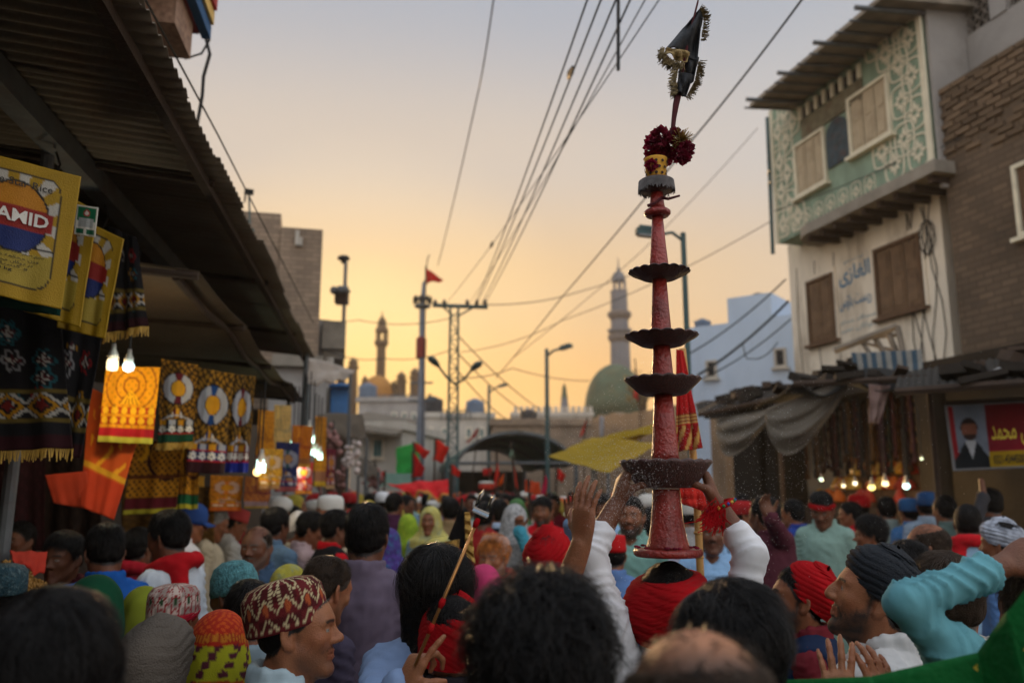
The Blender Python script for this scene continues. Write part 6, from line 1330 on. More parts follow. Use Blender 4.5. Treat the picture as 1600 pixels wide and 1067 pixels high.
cap_sindhi = lathe_hat('sindhi', fine_prof(cap_prof(.0885, .022, .142), 7), 140, None, col=pat_sindhi(rgb(104, 26, 30), rgb(206, 190, 146), rgb(176, 84, 44)))
cap_white = lathe_hat('embroid', fine_prof(cap_prof(.088, .02, .135), 6), 110, None, col=pat_sindhi(rgb(206, 186, 174), rgb(150, 30, 40), rgb(40, 70, 40)))
kufi = lathe_hat('kufi', cap_prof(.086, .022, .135), 48); fez = lathe_hat('fez', [(.088, .03), (.0885, .05), (.082, .118), (.078, .126), (.05, .130), (.002, .131)], 40)
dome_cap = lathe_hat('dome', [(.088, .0), (.09, .03), (.086, .075), (.07, .115), (.04, .137), (.002, .143)], 40)
def brim_mesh():
    b = MB(); b.sheet(lambda u, v: Vector(((.075+.004*v)*math.sin((u-.5)*2.3), .075+.0*v+(.085*math.cos((u-.5)*2.2)+.0)*v-.03*(1-math.cos((u-.5)*2.3)), .034-.018*v-.02*(2*u-1)**2)), 16, 8, .004); return b.mesh('brim', [None], True)
brim = brim_mesh()
tb1 = turban_mesh('tb1', .0, .165, .022, 8, .5, 1); tb2 = turban_mesh('tb2', .005, .158, .020, 8, .9, 2); tb3 = turban_mesh('tb3', .012, .156, .016, 9, .3, 3)
wrap = turban_mesh('wrap', -.065, .095, .034, 7, .8, 4, True, .0055, 1.8); band = turban_mesh('band', .015, .075, .016, 3, .6, 6, True, .005)
hood = hood_mesh('hood', 1); hood2 = hood_mesh('hood2', 4); hood_lo = hood_mesh('hoodlo', 2, .02)
lace = M('teal_lace', rgb(84, 138, 144), .85, .6, 60, .8, 160, stain=.6, stc=rgb(40, 74, 84), sts=45)
def C(c): return cloth(c)
REDT = M('red_turban_cloth', rgb(158, 18, 24), .95, .3, 9, .3, 320, spec=.08, stain=.4, stc=rgb(120, 12, 20), sts=6)
def Rt(x=0, y=0, z=0, t=(0, 0, 0)): return Matrix.Translation(Vector(t)) @ Euler((math.radians(x), math.radians(y), math.radians(z))).to_matrix().to_4x4()
def AR(L=None, R=None):
    def f(root, s, yaw):
        Q = Matrix.Rotation(-math.radians(yaw), 3, 'Z'); out = []
        for sd, A in ((-1, L), (1, R)):
            if A is None: out.append(None); continue
            wl_ = Q @ ((at(*A['w'])-root.location))/s; e, wr = ik(SHO[sd], wl_, Q @ Vector(A.get('pole', (sd, 0, -.4))))
            if 'e' in A: e = V3(Q @ ((at(*A['e'])-root.location))/s); wr = V3(wl_)
            a = dict(A); a['elbow'] = e; a['wrist'] = wr; a['d'] = tuple(Q @ Vector(A['d'])); a['n'] = tuple(Q @ Vector(A['n'])); out.append(a)
        return tuple(out)
    return f
def SX(key, **k): return ((key,), k)
s_back = SX('sb', n=4200, L=.055, lift=.10, jit=.3, width=.0008); s_fwd = SX('sf', n=5200, L=.055, lift=.12, jit=.35, style='fwd', seed=5, width=.0008)
s_side = SX('ss', n=6000, L=.085, lift=.14, jit=.28, style='side', seed=6, width=.0009); s_curl = SX('sc', hs='big', n=6500, L=.08, lift=.22, jit=.4, curl=.6, seed=7, width=.0011, clump=1.3)
s_buzz = SX('sz', hs='buzz', n=5000, L=.017, lift=.6, jit=.5, seed=8, width=.0009); s_bald = SX('sbd', hs='bald', n=5000, L=.026, lift=.35, jit=.5, seed=9, width=.0009, bald=True)
s_short = SX('sh', hs='short', n=3400, L=.035, lift=.16, jit=.4, seed=14, width=.0008); s_curl2 = SX('sc2', hs='curly', n=3600, L=.05, lift=.25, jit=.8, curl=1., seed=19, width=.001)
DEFS.update(thick=s_back, short=s_short, curly=s_curl2, buzz=s_buzz, bald=s_bald)
HERO = 'people close to the camera'
P = person
# foreground heads
P(84, 912, 1.12, 8, 'back of a black-haired head filling the lower left corner', T2, (60, 60, 66), 'thick', strands=s_back, group=HERO)
P(843, 902, 1.27, -5, 'back of a big dark curly head at the bottom centre', T2, (50, 48, 52), 'big', strands=s_curl, group=HERO, top=.045)
P(1092, 980, .90, 4, 'balding head with cropped brown hair at the very bottom right of centre', T4, (90, 84, 78), 'bald', HBR, bald=2, strands=s_bald, group=HERO, top=.004)
P(1136, 903, 1.52, 20, 'dark side-parted hair and green kurta in front of the red-wrapped carrier', T1, (20, 120, 52), 'thick', strands=s_side, group=HERO, pitch=-5)
# the man carrying the tower
ca = AR(L=dict(w=(962, 790, 2.24), e=(922, 862, 2.2), slim=.88, pole=(-1, -.1, -.15), d=(.30, .16, 1), n=(1, .25, -.12), curl=.50, splay=.06, thumb=.9), R=dict(w=(1122, 790, 2.24), e=(1172, 864, 2.2), slim=.88, pole=(1, -.1, -.1), d=(-.28, .16, 1), n=(-1, .25, -.12), curl=.50, splay=.06, thumb=.9))
CARR = P(1045, 872, 2.25, 0, 'carrier in white kurta and red head wrap gripping the tiered tower overhead', T3, (214, 214, 218), 'short', hat=[('head_wrap', wrap, REDT, Rt(-6, 0, 0, (0, 0, .012)) @ Matrix.Scale(1.09, 4))], strands=s_buzz, arms=ca, key='carrier', wr=.008, ch=.0065, sleeve=(.36, .36), group=HERO, top=.02)
# foreground left
P(243, 957, 2.2, -12, 'person in a plain grey-brown wound headcloth near the lower left', T2, (84, 78, 72), None, hat=[('headcloth', turban_mesh('greywrap', -.085, .15, .02, 9, .35, 9, False, .006, 1.2), M('grey_wrap', rgb(92, 84, 76), .95, .2, 6, .4, 200))], group=HERO, top=.02)
def shawl_cols(me):
    V = np.array([v.co for v in me.vertices]); a = np.arctan2(V[:, 0], -V[:, 1]); z = V[:, 2]+.25*V[:, 1]; out = np.zeros((len(V), 3)); out[:] = rgb(176, 40, 18)
    s = np.sin(a*22)*np.sin(z*260); out[(z > .055) & (s > .1)] = rgb(206, 84, 24); out[(z > .03) & (z < .055)] = rgb(196, 120, 30); out[(z > .03) & (z < .055) & (np.sin(a*60) > .3)] = rgb(160, 50, 20)
    m = (z < .02) & (z > -.09); out[m] = rgb(170, 170, 30); sp = (np.sin(a*13+np.floor(z*36)*1.6)*np.sin(z*113) > .25); out[m & sp] = rgb(84, 30, 44); out[(z < -.09) & (s > .2)] = rgb(150, 60, 24); setcola(me, out)
hp = hood_mesh('hood_print', 6, .0085); shawl_cols(hp)
P(345, 951, 2.45, 10, 'woman under an orange, red and lime patterned shawl at the bottom left', T2, (150, 60, 40), None, hat=[('shawl', hp, printed)], group=HERO, top=.018)
P(226, 914, 3.4, 5, 'woman in a plain olive-green headscarf behind the grey headcloth', T2, (120, 124, 40), None, hat=[('headscarf', hood, C((124, 132, 40)))], group=HERO, top=.018)
P(272, 914, 3.0, -15, 'child in a white cap embroidered with red motifs', T2, (176, 140, 60), 'short', hat=[('cap', cap_white, printed), ('red_edge', band, C((150, 24, 40)), Rt(0, 0, 0, (0, 0, -.022)))], group=HERO, top=.008)
P(456, 903, 2.2, -78, 'young man in profile wearing a maroon and cream geometric cap', T1, (176, 196, 204), 'buzz', hat=[('cap', cap_sindhi, printed, Rt(13, 0, 0, (0, -.008, -.002)))], strands=0, face='stubble', group=HERO, top=.014, pitch=2, hyaw=-8, collar=True)
P(392, 903, 2.9, 35, 'black-haired man in a pale blue-grey kurta just behind the maroon cap', T2, (128, 146, 154), 'thick', strands=s_back, group=HERO)
P(362, 879, 3.4, 62, 'person in a teal lace cap looking down to the left', T3, (60, 60, 70), None, hat=[('cap', dome_cap, lace, Rt(4, 0, 0, (0, -.006, .004)))], pitch=-14, group=HERO, top=.014)
P(404, 822, 4.7, 172, 'balding man with a moustache staring straight at the camera', T3, (60, 80, 104), 'bald', HBR, face='old', bald=1, group=HERO, top=.0, hooked=.5, beard=(.10, .09, .08))
P(463, 799, 6.4, -70, 'elderly man with a white turban and cream kurta facing right', T2, (196, 184, 160), 'buzz', HGR, hat=[('turban', tb2, C((196, 190, 182)))], face='old', group=HERO, top=.026, beard=HGR)
P(372, 794, 7.0, -55, 'boy in a small pink cap bending his head towards the stall', T2, (172, 168, 160), 'short', hat=[('cap', fez, C((176, 66, 62)), Rt(0))], pitch=-18, group=HERO, top=.004)
P(574, 783, 3.6, -6, 'black-haired young man in a mauve-grey shirt seen from behind', T3, (104, 92, 108), 'thick', strands=s_back, group=HERO, kind='shirt', trousers=(40, 40, 46))
P(517, 867, 3.1, -38, 'man with cropped brown hair and dark plum shirt bending to the right', T1, (66, 60, 76), 'buzz', HBR, strands=s_buzz, pitch=-16, face='stubble', group=HERO, fwd=.02)
tr_arm = AR(L=dict(w=(628, 1078, 2.05), pole=(-.3, -.2, -1), d=(.42, .05, .8), n=(.75, .55, -.25), curls=(.10, .8, .95, 1.0), splay=.03, thumb=1.1, side=-1))
P(683, 852, 2.5, 4, 'person with long loose black hair and light blue shirt holding a small staff', T1, (128, 150, 186), 'long', strands=SX('slong', hs='long', n=5200, L=.16, lift=.05, jit=.2, seed=11, width=.0011), arms=tr_arm, key='trident', group=HERO)
P(708, 926, 2.35, 25, 'person in a tight red head wrap just right of the raised staff', T2, (44, 40, 44), 'short', hat=[('head_wrap', turban_mesh('redwrap2', -.06, .15, .018, 6, .9, 12, False, .006, 1.5), REDT, Rt(-8, 10))], group=HERO, top=.02)
P(772, 836, 4.8, 160, 'henna-haired man with grey beard, pale crown cap and red shawl', T1, (60, 44, 34), 'thick', HHEN, hat=[('cap', kufi, M('pale_cap', rgb(176, 140, 124), .85, .3, 20, .3, 60), Rt(10, 0, 0, (0, -.01, .008)))], face='old', scarf=(176, 26, 30), group=HERO, top=.016, hooked=1, beard=HGR, strands=SX('shen', n=2800, L=.06, lift=.3, jit=.7, seed=13))
old_arm = AR(L=dict(w=(924, 842, 3.05), pole=(-.1, -.3, -1), d=(.02, .1, 1), n=(.25, 1, .12), curl=.18, splay=.16, thumb=.35))
P(858, 821, 3.4, -12, 'man in a bulky red head wrap left of the raised open hand', T2, (150, 130, 110), 'buzz', hat=[('head_wrap', tb1, REDT, Rt(4, -12))], group=HERO, top=.03)
up2 = AR(R=dict(w=(890, 792, 3.95), pole=(.4, .2, -1), d=(-.05, .1, 1), n=(-.1, -1, .1), curl=.35, splay=.14, thumb=.5))
P(874, 848, 4.2, 8, 'person in light blue kurta raising a dark hand behind the red head wrap', T3, (110, 140, 176), 'short', arms=up2, key='handup2', group=HERO, top=.02)
P(956, 836, 5.0, -5, 'man in a red fez-like cap and blue kurta left of the carrier', T2, (92, 122, 170), 'short', hat=[('cap', fez, C((172, 26, 28)))], strands=s_buzz, group=HERO, top=.004)
open_arm = AR(R=dict(w=(908, 852, 1.96), pole=(-1, -.1, -.35), d=(.06, .08, 1), n=(.75, .65, .1), curl=.16, splay=.17, thumb=.3))
P(838, 924, 2.08, -8, 'person mostly hidden behind the curly head, raising one open bare hand', T2, (120, 104, 92), 'short', arms=open_arm, key='openhand', sleeve=(.97, .06), group=HERO)
# right foreground
P(1262, 876, 3.0, 78, 'bearded man in a red turban and navy vest gazing up to the left', T2, (110, 36, 44), 'short', hat=[('turban', tb2, REDT, Rt(24, 0, 0, (0, -.018, .008)))], face='beard', pitch=10, group=HERO, top=.028, vest=(26, 40, 66), hooked=1)
WHK = AR(L=dict(w=(1312, 1118, 1.95), pole=(-.3, -.2, -1), d=(.05, .05, 1), n=(.2, 1, .1), curl=.2, splay=.16, thumb=.4), R=dict(w=(1386, 1116, 1.95), pole=(.5, -.2, -1), d=(-.1, .05, 1), n=(-.2, 1, .1), curl=.3, splay=.1, thumb=.4))
P(1393, 857, 2.28, 72, 'bearded man in a black turban and white kurta looking up in profile', T1, (206, 204, 202), 'buzz', hat=[('turban', tb3, M('black_turban', rgb(30, 34, 40), .9, .3, 8, .4, 240), Rt(4, 0, 0, (0, -.006, .006)))], face='beard', pitch=17, arms=WHK, key='blackturban', wr=.010, ch=.009, group=HERO, top=.02, hooked=1, strands=0)
teal_arm = AR(L=dict(w=(1566, 884, 1.86), e=(1414, 942, 1.84), slim=.86, pole=(-1, -.2, -.25), d=(1, .1, .42), n=(0, .9, -.4), curl=.4, splay=.05))
P(1632, 862, 1.9, 10, 'person at the right edge in a teal shirt with one elbow raised', T3, (96, 150, 160), 'thick', HBR, arms=teal_arm, key='teal', wr=.009, ch=.0065, group=HERO, sleeve=(.80, .97))
P(1566, 807, 4.5, 40, 'man in a grey and white striped turban and blue shirt at the right', T2, (84, 118, 166), 'buzz', hat=[('turban', tb1, M('striped_turban', rgb(150, 156, 168), .9, .5, 30, .4, 100), Rt(0, 12))], group=HERO, top=.03)
P(1476, 858, 2.35, 12, 'back of a dark brown head between the black turban and the teal sleeve', T2, (206, 204, 196), 'thick', HBR, strands=s_back, group=HERO)
P(1412, 843, 3.3, -20, 'top of a glossy black head behind the black turban', T2, (90, 90, 96), 'thick', strands=s_side, group=HERO)
P(1452, 818, 4.2, 60, 'man with receding hair and high forehead right of the curly youth', T2, (60, 62, 70), 'bald', HBR, bald=1, face='moust', group=HERO, top=0)
P(1361, 803, 6.0, 70, 'curly-haired youth in black facing left behind the black turban', T2, (34, 34, 38), 'curly', strands=s_curl2, group=HERO)
# mid right
MID = 'crowd in front of the right-hand shops'
P(1281, 766, 6.8, 150, 'tall youth in a pale sage kurta with a red forehead band, head bowed', T3, (128, 156, 146), 'thick', hat=[('headband', band, REDT)], pitch=-22, group=MID)
P(1330, 782, 8.2, 60, 'man in a bright red shirt left of the lit sweet counter', T2, (180, 26, 36), 'short', group=MID)
P(1384, 774, 8.3, -10, 'man in a grey-green kurta seen from behind below the yellow bulb', T2, (128, 142, 138), 'short', group=MID)
P(1420, 778, 8.2, 8, 'man in a blue cap and blue shirt below the cool white bulb', T2, (72, 116, 166), 'short', hat=[('cap', kufi, C((50, 92, 140)))], group=MID, top=.01)
P(1448, 768, 8.0, -25, 'man in a blue cap and pale shirt further right of the cool bulb', T2, (150, 170, 190), 'short', hat=[('cap', kufi, C((44, 80, 128)))], group=MID, top=.01)
P(1476, 772, 7.4, 10, 'man in a dull green kurta standing left of the red scarf', T2, (92, 112, 108), 'short', group=MID)
P(1510, 786, 5.8, -30, 'man in a light blue kurta with a red scarf round his neck', T3, (138, 170, 196), 'short', scarf=(176, 26, 34), group=MID)
P(1545, 760, 7.0, 15, 'dark-clad man with raised arm under the red banner', T3, (60, 60, 64), 'short', group=MID, arms=AR(L=dict(w=(1537, 775, 6.7), pole=(-.4, 0, -1), d=(0, .1, 1), n=(0, -1, 0), curl=.3)), key='ban', lo=True)
P(1342, 772, 8.6, 30, 'man wearing a red cap in front of the sweet counter', T2, (80, 76, 80), 'short', hat=[('cap', kufi, REDT)], group=MID, top=.01, lo=True)
P(1240, 778, 7.6, 40, 'man in royal blue left of the bowed youth in sage', T2, (40, 60, 130), 'short', group=MID)
P(1196, 772, 5.6, 30, 'man in dark maroon raising a hand beside the white sleeve', T3, (80, 40, 50), 'short', arms=AR(R=dict(w=(1202, 806, 5.2), pole=(.5, 0, -1), d=(-.3, .1, .9), n=(0, -1, .2), curl=.45, splay=.1)), key='r1190', group=MID)
P(1110, 798, 5.2, 170, 'man in a pale blue shirt facing the camera behind the bamboo pole', T3, (134, 170, 206), 'short', face='moust', group=MID)
P(985, 772, 5.6, 165, 'man in a pale green kurta facing the camera left of the tower', T2, (116, 156, 146), 'short', face='beard', group=MID)
P(1015, 790, 6.2, 0, 'man in a lilac-white kurta directly behind the tower shaft', T2, (176, 172, 190), 'short', group=MID)
P(1075, 778, 6.6, 20, 'man in a white cap and grey kurta behind the bamboo pole', T2, (150, 148, 146), 'short', hat=[('cap', kufi, C((196, 194, 188)))], group=MID, top=.01)
# mid left
LFT = 'crowd by the left-hand stalls'
P(104, 826, 4.1, 175, 'dark-haired youth facing the camera beside the snack counter', T3, (70, 26, 32), 'thick', group=LFT)
P(166, 814, 4.0, 40, 'black-haired youth in bright blue near the left counter', T3, (30, 84, 160), 'thick', group=LFT, strands=s_back, hat=None, scarf=None, pitch=-12)
P(150, 896, 2.75, 10, 'person in a dark green shawl behind the big black head', T2, (14, 60, 38), None, hat=[('shawl', hood2, C((16, 64, 42)))], group=LFT, top=.018)
P(216, 822, 5.2, -15, 'person with a dark red scarf behind the youth in blue', T3, (120, 28, 40), 'thick', scarf=(150, 26, 40), group=LFT)
P(266, 794, 4.3, 72, 'young man in profile with a red scarf and white kurta facing left', T3, (190, 198, 206), 'thick', scarf=(172, 22, 30), strands=s_fwd, group=LFT, pitch=-8)
CAPB = C((34, 60, 116))
P(303, 785, 6.0, -60, 'boy in a navy baseball cap and white shirt', T2, (196, 196, 200), 'short', hat=[('cap', dome_cap, CAPB), ('brim', brim, CAPB)], pitch=-12, group=LFT, top=.014, kind='shirt')
P(8, 880, 3.2, 30, 'person in a beaded dark teal cap at the left edge', T3, (30, 34, 40), 'short', hat=[('cap', kufi, M('beaded_cap', rgb(30, 60, 70), .7, .5, 90, .6, 120, stain=.8, stc=rgb(120, 140, 140), sts=70))], group=LFT, top=.012)
P(36, 812, 5.4, 165, 'stallholder facing the street in the dark behind the counter', T3, (90, 74, 54), 'short', face='moust', group=LFT)
P(92, 800, 6.2, -100, 'stallholder in a cream kurta beside the small snack heap', T2, (160, 140, 112), 'short', group=LFT, lo=True)
P(342, 792, 6.6, -70, 'man in a crumpled cream kurta leaning over a stall below the printed cloths', T2, (190, 176, 150), 'buzz', HGR, pitch=-20, group=LFT)
P(430, 790, 6.0, -30, 'shaggy-haired man in a blue shirt just behind the balding man', T3, (84, 108, 130), 'thick', group=LFT)
P(488, 797, 6.3, -75, 'boy in a pale pink shirt facing right left of the red-and-black shirt', T2, (186, 160, 160), 'thick', pitch=-10, group=LFT, strands=s_fwd)
P(523, 794, 6.0, -60, 'youth in a black waistcoat over bright red sleeves facing right', T3, (176, 20, 30), 'thick', vest=(22, 22, 26), group=LFT, kind='shirt')
# mid centre
CEN = 'crowd in mid-street'
P(608, 824, 6.4, -10, 'woman in a headscarf of purple and blue flowers beside the mauve shirt', T2, (40, 50, 90), None, hat=[('headscarf', hood, M('purple_flowers', rgb(70, 50, 120), .9, .5, 30, .3, 100, stain=.9, stc=rgb(30, 120, 140), sts=22))], group=CEN, top=.018)
P(638, 802, 8.0, 15, 'woman in a lime green and yellow headscarf in mid-street', T2, (110, 140, 30), None, hat=[('headscarf', hood2, M('lime_print', rgb(130, 160, 40), .9, .3, 12, .3, 100, stain=.7, stc=rgb(190, 186, 60), sts=16))], group=CEN, top=.018)
P(452, 880, 4.0, -20, 'child in a yellow, blue and green printed headscarf behind the maroon cap', T2, (120, 120, 60), None, hat=[('headscarf', hood, M('yellow_print', rgb(170, 160, 60), .9, .4, 14, .3, 100, stain=.9, stc=rgb(30, 110, 150), sts=18))], group=CEN, top=.018)
P(673, 790, 7.6, 170, 'woman in a yellow and pale blue headscarf further back in mid-street', T2, (120, 150, 170), None, hat=[('headscarf', hood2, M('yellow_blue', rgb(190, 180, 100), .9, .3, 12, .3, 100, stain=.8, stc=rgb(110, 140, 150), sts=9))], group=CEN, top=.018)
P(704, 776, 8.6, 5, 'man in a khaki brown kurta behind the black and gold pennant', T2, (140, 116, 84), 'thick', group=CEN)
P(756, 880, 4.0, 10, 'person in a pink kurta and headscarf left of the henna-haired man', T2, (190, 60, 100), None, hat=[('headscarf', hood, C((186, 62, 104)))], group=CEN, top=.018)
P(804, 786, 6.8, -20, 'man in a turquoise kurta with a checked cloth raising his fist', T2, (70, 150, 170), 'short', hat=[('headcloth', hood2, M('checked', rgb(150, 150, 150), .9, .5, 40, .2, 100))], arms=AR(R=dict(w=(812, 828, 6.5), pole=(.4, 0, -1), d=(0, .1, 1), n=(0, -1, 0), curl=1.1)), key='fist', group=CEN, top=.018)
P(848, 774, 8.0, 165, 'bearded man in a bright red kurta facing the camera', T2, (186, 24, 34), 'thick', face='beard', group=CEN)
P(598, 768, 11, 0, 'man with a white crocheted cap in mid-street', T2, (110, 116, 116), 'short', hat=[('cap', kufi, C((212, 212, 214)))], group=CEN, top=.012)
P(616, 768, 9.0, -30, 'man in dark plum with black hair behind the lime headscarf', T2, (70, 34, 60), 'short', group=CEN)
P(757, 771, 9.0, 0, 'man in a pale grey kurta seen from behind left of the turquoise kurta', T2, (168, 164, 158), 'thick', group=CEN)
P(780, 778, 8.2, 0, 'man in a black waistcoat over pale blue in mid-street', T2, (160, 180, 206), 'thick', vest=(20, 22, 30), group=CEN)
P(722, 790, 9.5, 160, 'man in a washed-out olive kurta behind the trident', T2, (110, 104, 76), 'short', group=CEN, lo=True)
# the crowd further down the street: every head an individual
PAL = [('sage green', (136, 166, 152)), ('light blue', (140, 174, 206)), ('white', (226, 224, 218)), ('pale pink', (206, 180, 176)), ('grey', (132, 132, 134)), ('black', (30, 30, 34)), ('navy', (32, 42, 74)), ('red', (150, 36, 38)), ('brown', (98, 74, 54)), ('cream', (200, 186, 158)), ('olive', (94, 94, 60)), ('lilac', (146, 130, 158)), ('teal', (66, 116, 122)), ('mustard', (176, 130, 40)), ('maroon', (100, 26, 36)), ('orange', (180, 92, 50))]
HATS = [('bare-headed', None)]*9+[('red-capped', ('kufi', (150, 34, 36))), ('white-capped', ('kufi', (206, 204, 198))), ('red-turbaned', ('tb', (152, 30, 32))), ('white-turbaned', ('tb', (196, 192, 184))), ('orange-turbaned', ('tb', (180, 92, 52))), ('maroon-scarfed', ('hood', (110, 26, 44))), ('green-scarfed', ('hood', (70, 110, 60))), ('yellow-scarfed', ('hood', (180, 160, 60)))]
rc_ = random.Random(21); tb_lo = None
b = MB(); b.lathe([(.075, -.0), (.108, .025), (.112, .06), (.1, .1), (.06, .135), (.002, .142)], 20, (0, 0, 0), fn=lambda r, z, a: r*(1+.05*math.sin(a*3+z*120))); b.v = [(x, y*1.18-.014, z) for x, y, z in b.v]; tb_lo = b.mesh('turban', [None], True)
placed = [tuple(o.location[:2]) for o in PEOPLE]; used = set(); n_c = 0
def zone(px, d):
    far = 'far down the street ' if d > 15 else ''
    if px < 440: return 'beside the hanging cloths'
    if px < 600: return far+'along the left-hand stalls' if d < 15 else far+'near the toy sellers'
    if px < 720: return far+'under the red flags' if d > 9 else 'in mid-street left of the power pole'
    if px < 900: return far+'before the arched canopy' if d > 9 else 'in mid-street right of the power pole'
    if px < 1110: return far+'behind the tower carrier' if d < 12 else far+'below the yellow awning'
    return 'by the draped shop front' if px < 1260 else 'before the sweet counter' if px < 1450 else 'below the red banner'
for tries in range(16000):
    if n_c >= 215: break
    d = 7.2+rc_.random()**1.1*17; px = rc_.uniform(330, 1560) if d < 9 else rc_.uniform(440, 1180)
    u_ = d; p = at(px, 770, d); l = -(p.x*RT.x+p.y*RT.y)
    if l > 1.9+.05*d or l < -(4.2 if d < 12 else 3.8): continue
    if any((p.x-x)**2+(p.y-y)**2 < (.44 if d < 9 else .38)**2 for x, y in placed): continue
    if 1225 < px < 1320 and d < 8: continue
    h = rc_.uniform(1.6, 1.75); py = 765+(CAMZ-h)*FPX/d
    for t in range(60):
        cn_, cc = rc_.choice(PAL); hn, hk = rc_.choice(HATS); lb = '%s person in a %s kurta %s' % (hn, cn_, zone(px, d))
        if lb not in used: break
    used.add(lb); placed.append((p.x, p.y)); n_c += 1
    hat = None
    if hk: hat = [('cap', kufi, C(hk[1]))] if hk[0] == 'kufi' else [('turban', tb_lo, C(hk[1]))] if hk[0] == 'tb' else [('headscarf', hood_lo, M('scarf_print_%d_%d' % (hk[1][0], n_c % 3), rgb(*hk[1]), .92, .3, 14, .2, 80, stain=.75, stc=((.25, .2, .16), (.05, .06, .1), (.3, .05, .06))[n_c % 3], sts=18))]
    P(px, py, d, rc_.choice((0, 8, -12, 25, -30, 60, -70, 85, -85, 110, 150, -160, 180)), lb, rc_.choice((T1, T2, T3)), cc, None if hk and hk[0] != 'kufi' else rc_.choice(('short', 'thick', 'short')), hat=hat, lo=True, face=rc_.choice(('clean', 'moust', 'beard')), group='crowd down the street', top=.01)
# ------------------------------------------------------------ the tiered tower and hand-held things
TX, TD = 1044, 2.25
def tz(y): return at(TX, y, TD).z
kx = TD/FPX*1.0
def tr(hw, y): return hw*kx/ (ray(TX, y).y)   # half-width in metres at that height
tw_ = thing('tiered_tower', 'tall red lacquered tiered tower balanced on the carrier\'s head', 'tower', at(TX, 862, TD))
tax = at(TX, 862, TD); TXX = tax.x
lac = M('red_lacquer', rgb(136, 38, 30), .38, .4, 14, .45, 110, spec=.5, stain=.75, stc=rgb(66, 34, 30), sts=9, coat=.2); glit = M('dark_glitter', rgb(66, 35, 30), .5, .6, 160, .4, 200, spec=.6, stain=.6, stc=rgb(40, 50, 48), sts=70)
def lath(name, prof, m, fn=None, n=48, par=None):
    b = MB(); b.lathe([(tr(h, y), tz(y)) for h, y in prof], n, (TXX, TD, 0), fn=fn); return b.build(name, m, par or tw_, True)
lath('base_plate', [(30, 870), (50, 869), (53.5, 866), (54, 860), (52, 857), (48, 857.5), (40, 859), (36, 857)], lac)
lath('shaft', [(35, 858), (33, 852), (29, 838), (25.5, 815), (23, 790), (21.5, 768), (21, 764)], lac)
for y0, y1, h0, h1 in ((721, 617, 22.5, 14.2), (594, 541, 18, 13.2), (526, 437, 17, 11), (427, 338, 16, 8.4)):
    lath('shaft', [(h0, y0), (h0*.93, y0+(y1-y0)*.12), (h0*.42+h1*.58, (y0+y1)/2), (h1, y1)], lac)
lath('shaft', [(12.5, 328), (11, 318), (9.5, 302)], lac)
def scal(r, z, a): return (r*(1+.025*math.sin(a*18)), .0)
for (hw, yt, yb, hb, nm) in ((70, 720, 762, 46, 0), (58.5, 592, 617, 37, 1), (56.5, 524, 541, 33, 2), (47, 424.5, 437, 27, 3)):
    h_ = yb-yt
    def sc_(r, z, a, yt=yt, hw=hw): 
        k = r/tr(hw, yt); top = z > tz(yt+h_*.35); return (r*(1+(.03*abs(math.sin(a*9)) if top else 0)), (.004*abs(math.sin(a*9)) if top else 0))
    lath('tier_bowl', [(hb*.4, yb+.5), (hb*.85, yb), (hb, yb-h_*.08), (hb+(hw-hb)*.4, yb-h_*.4), (hw*.93, yb-h_*.72), (hw, yt+h_*.12), (hw, yt+2), (hw*.94, yt), (hw*.86, yt+3), (hb, yt+h_*.3), (hb*.4, yt+h_*.34)], glit, sc_, 108)
lath('ring', [(9, 339), (17, 338.5), (20.5, 335), (20.5, 331), (17, 328), (12, 327.8)], lac)
fz = M('silver_fringe', rgb(120, 116, 116), .6, .4, 50); b = MB()
lath('fringe_disc', [(9, 301), (24, 299), (26, 290), (26, 283), (22, 281), (10, 281)], glit)
for i in range(150):
    a = i*2*math.pi/150; r = tr(27, 290); b.tube([(TXX+r*math.cos(a), TD+r*math.sin(a), tz(284)), (TXX+r*1.05*math.cos(a+.02), TD+r*1.05*math.sin(a), tz(300+random.uniform(-4, 3)))], .0012, 3, caps=False)
o = b.build('fringe', fz, tw_); o['kind'] = 'stuff'
pot = lath('pot', [(14.5, 281), (15, 278), (17.5, 252), (18, 249), (15, 249.5), (14, 262)], M('yellow_pot', rgb(190, 140, 44), .6, .15, 12))
dots = M('pot_dots', (.03, .012, .01), .7)
for r_ in range(3):
    for i in range(11):
        a = (i+.5*(r_ % 2))*2*math.pi/11; rr = tr(15.8+r_*.9, 270)+.001; c = Vector((TXX+rr*math.cos(a), TD+rr*math.sin(a), tz(275-r_*9))); b = MB(); n_ = Vector((math.cos(a), math.sin(a), 0)); s_ = Vector((-n_.y, n_.x, 0)); vs = [c+n_*.001+(s_*math.cos(t)+UP*math.sin(t))*.0045 for t in [k*math.pi/4 for k in range(8)]]; b.add(vs, [tuple(range(8))]); b.build('dot', dots, pot)
flow = [M('magenta_petal', rgb(136, 14, 50), .8, .35, 30, trans=.2), M('deep_rose', rgb(104, 10, 36), .8, .3, 30, trans=.2), M('straw_tinsel', rgb(150, 124, 60), .6, .4, 30)]
fo = [(1022, 226, 18), (1032, 215, 17), (1020, 244, 15), (1034, 238, 17), (1062, 240, 17), (1072, 233, 13), (1048, 228, 18), (1056, 214, 14), (1018, 258, 10), (1068, 246, 12), (1040, 246, 14)]
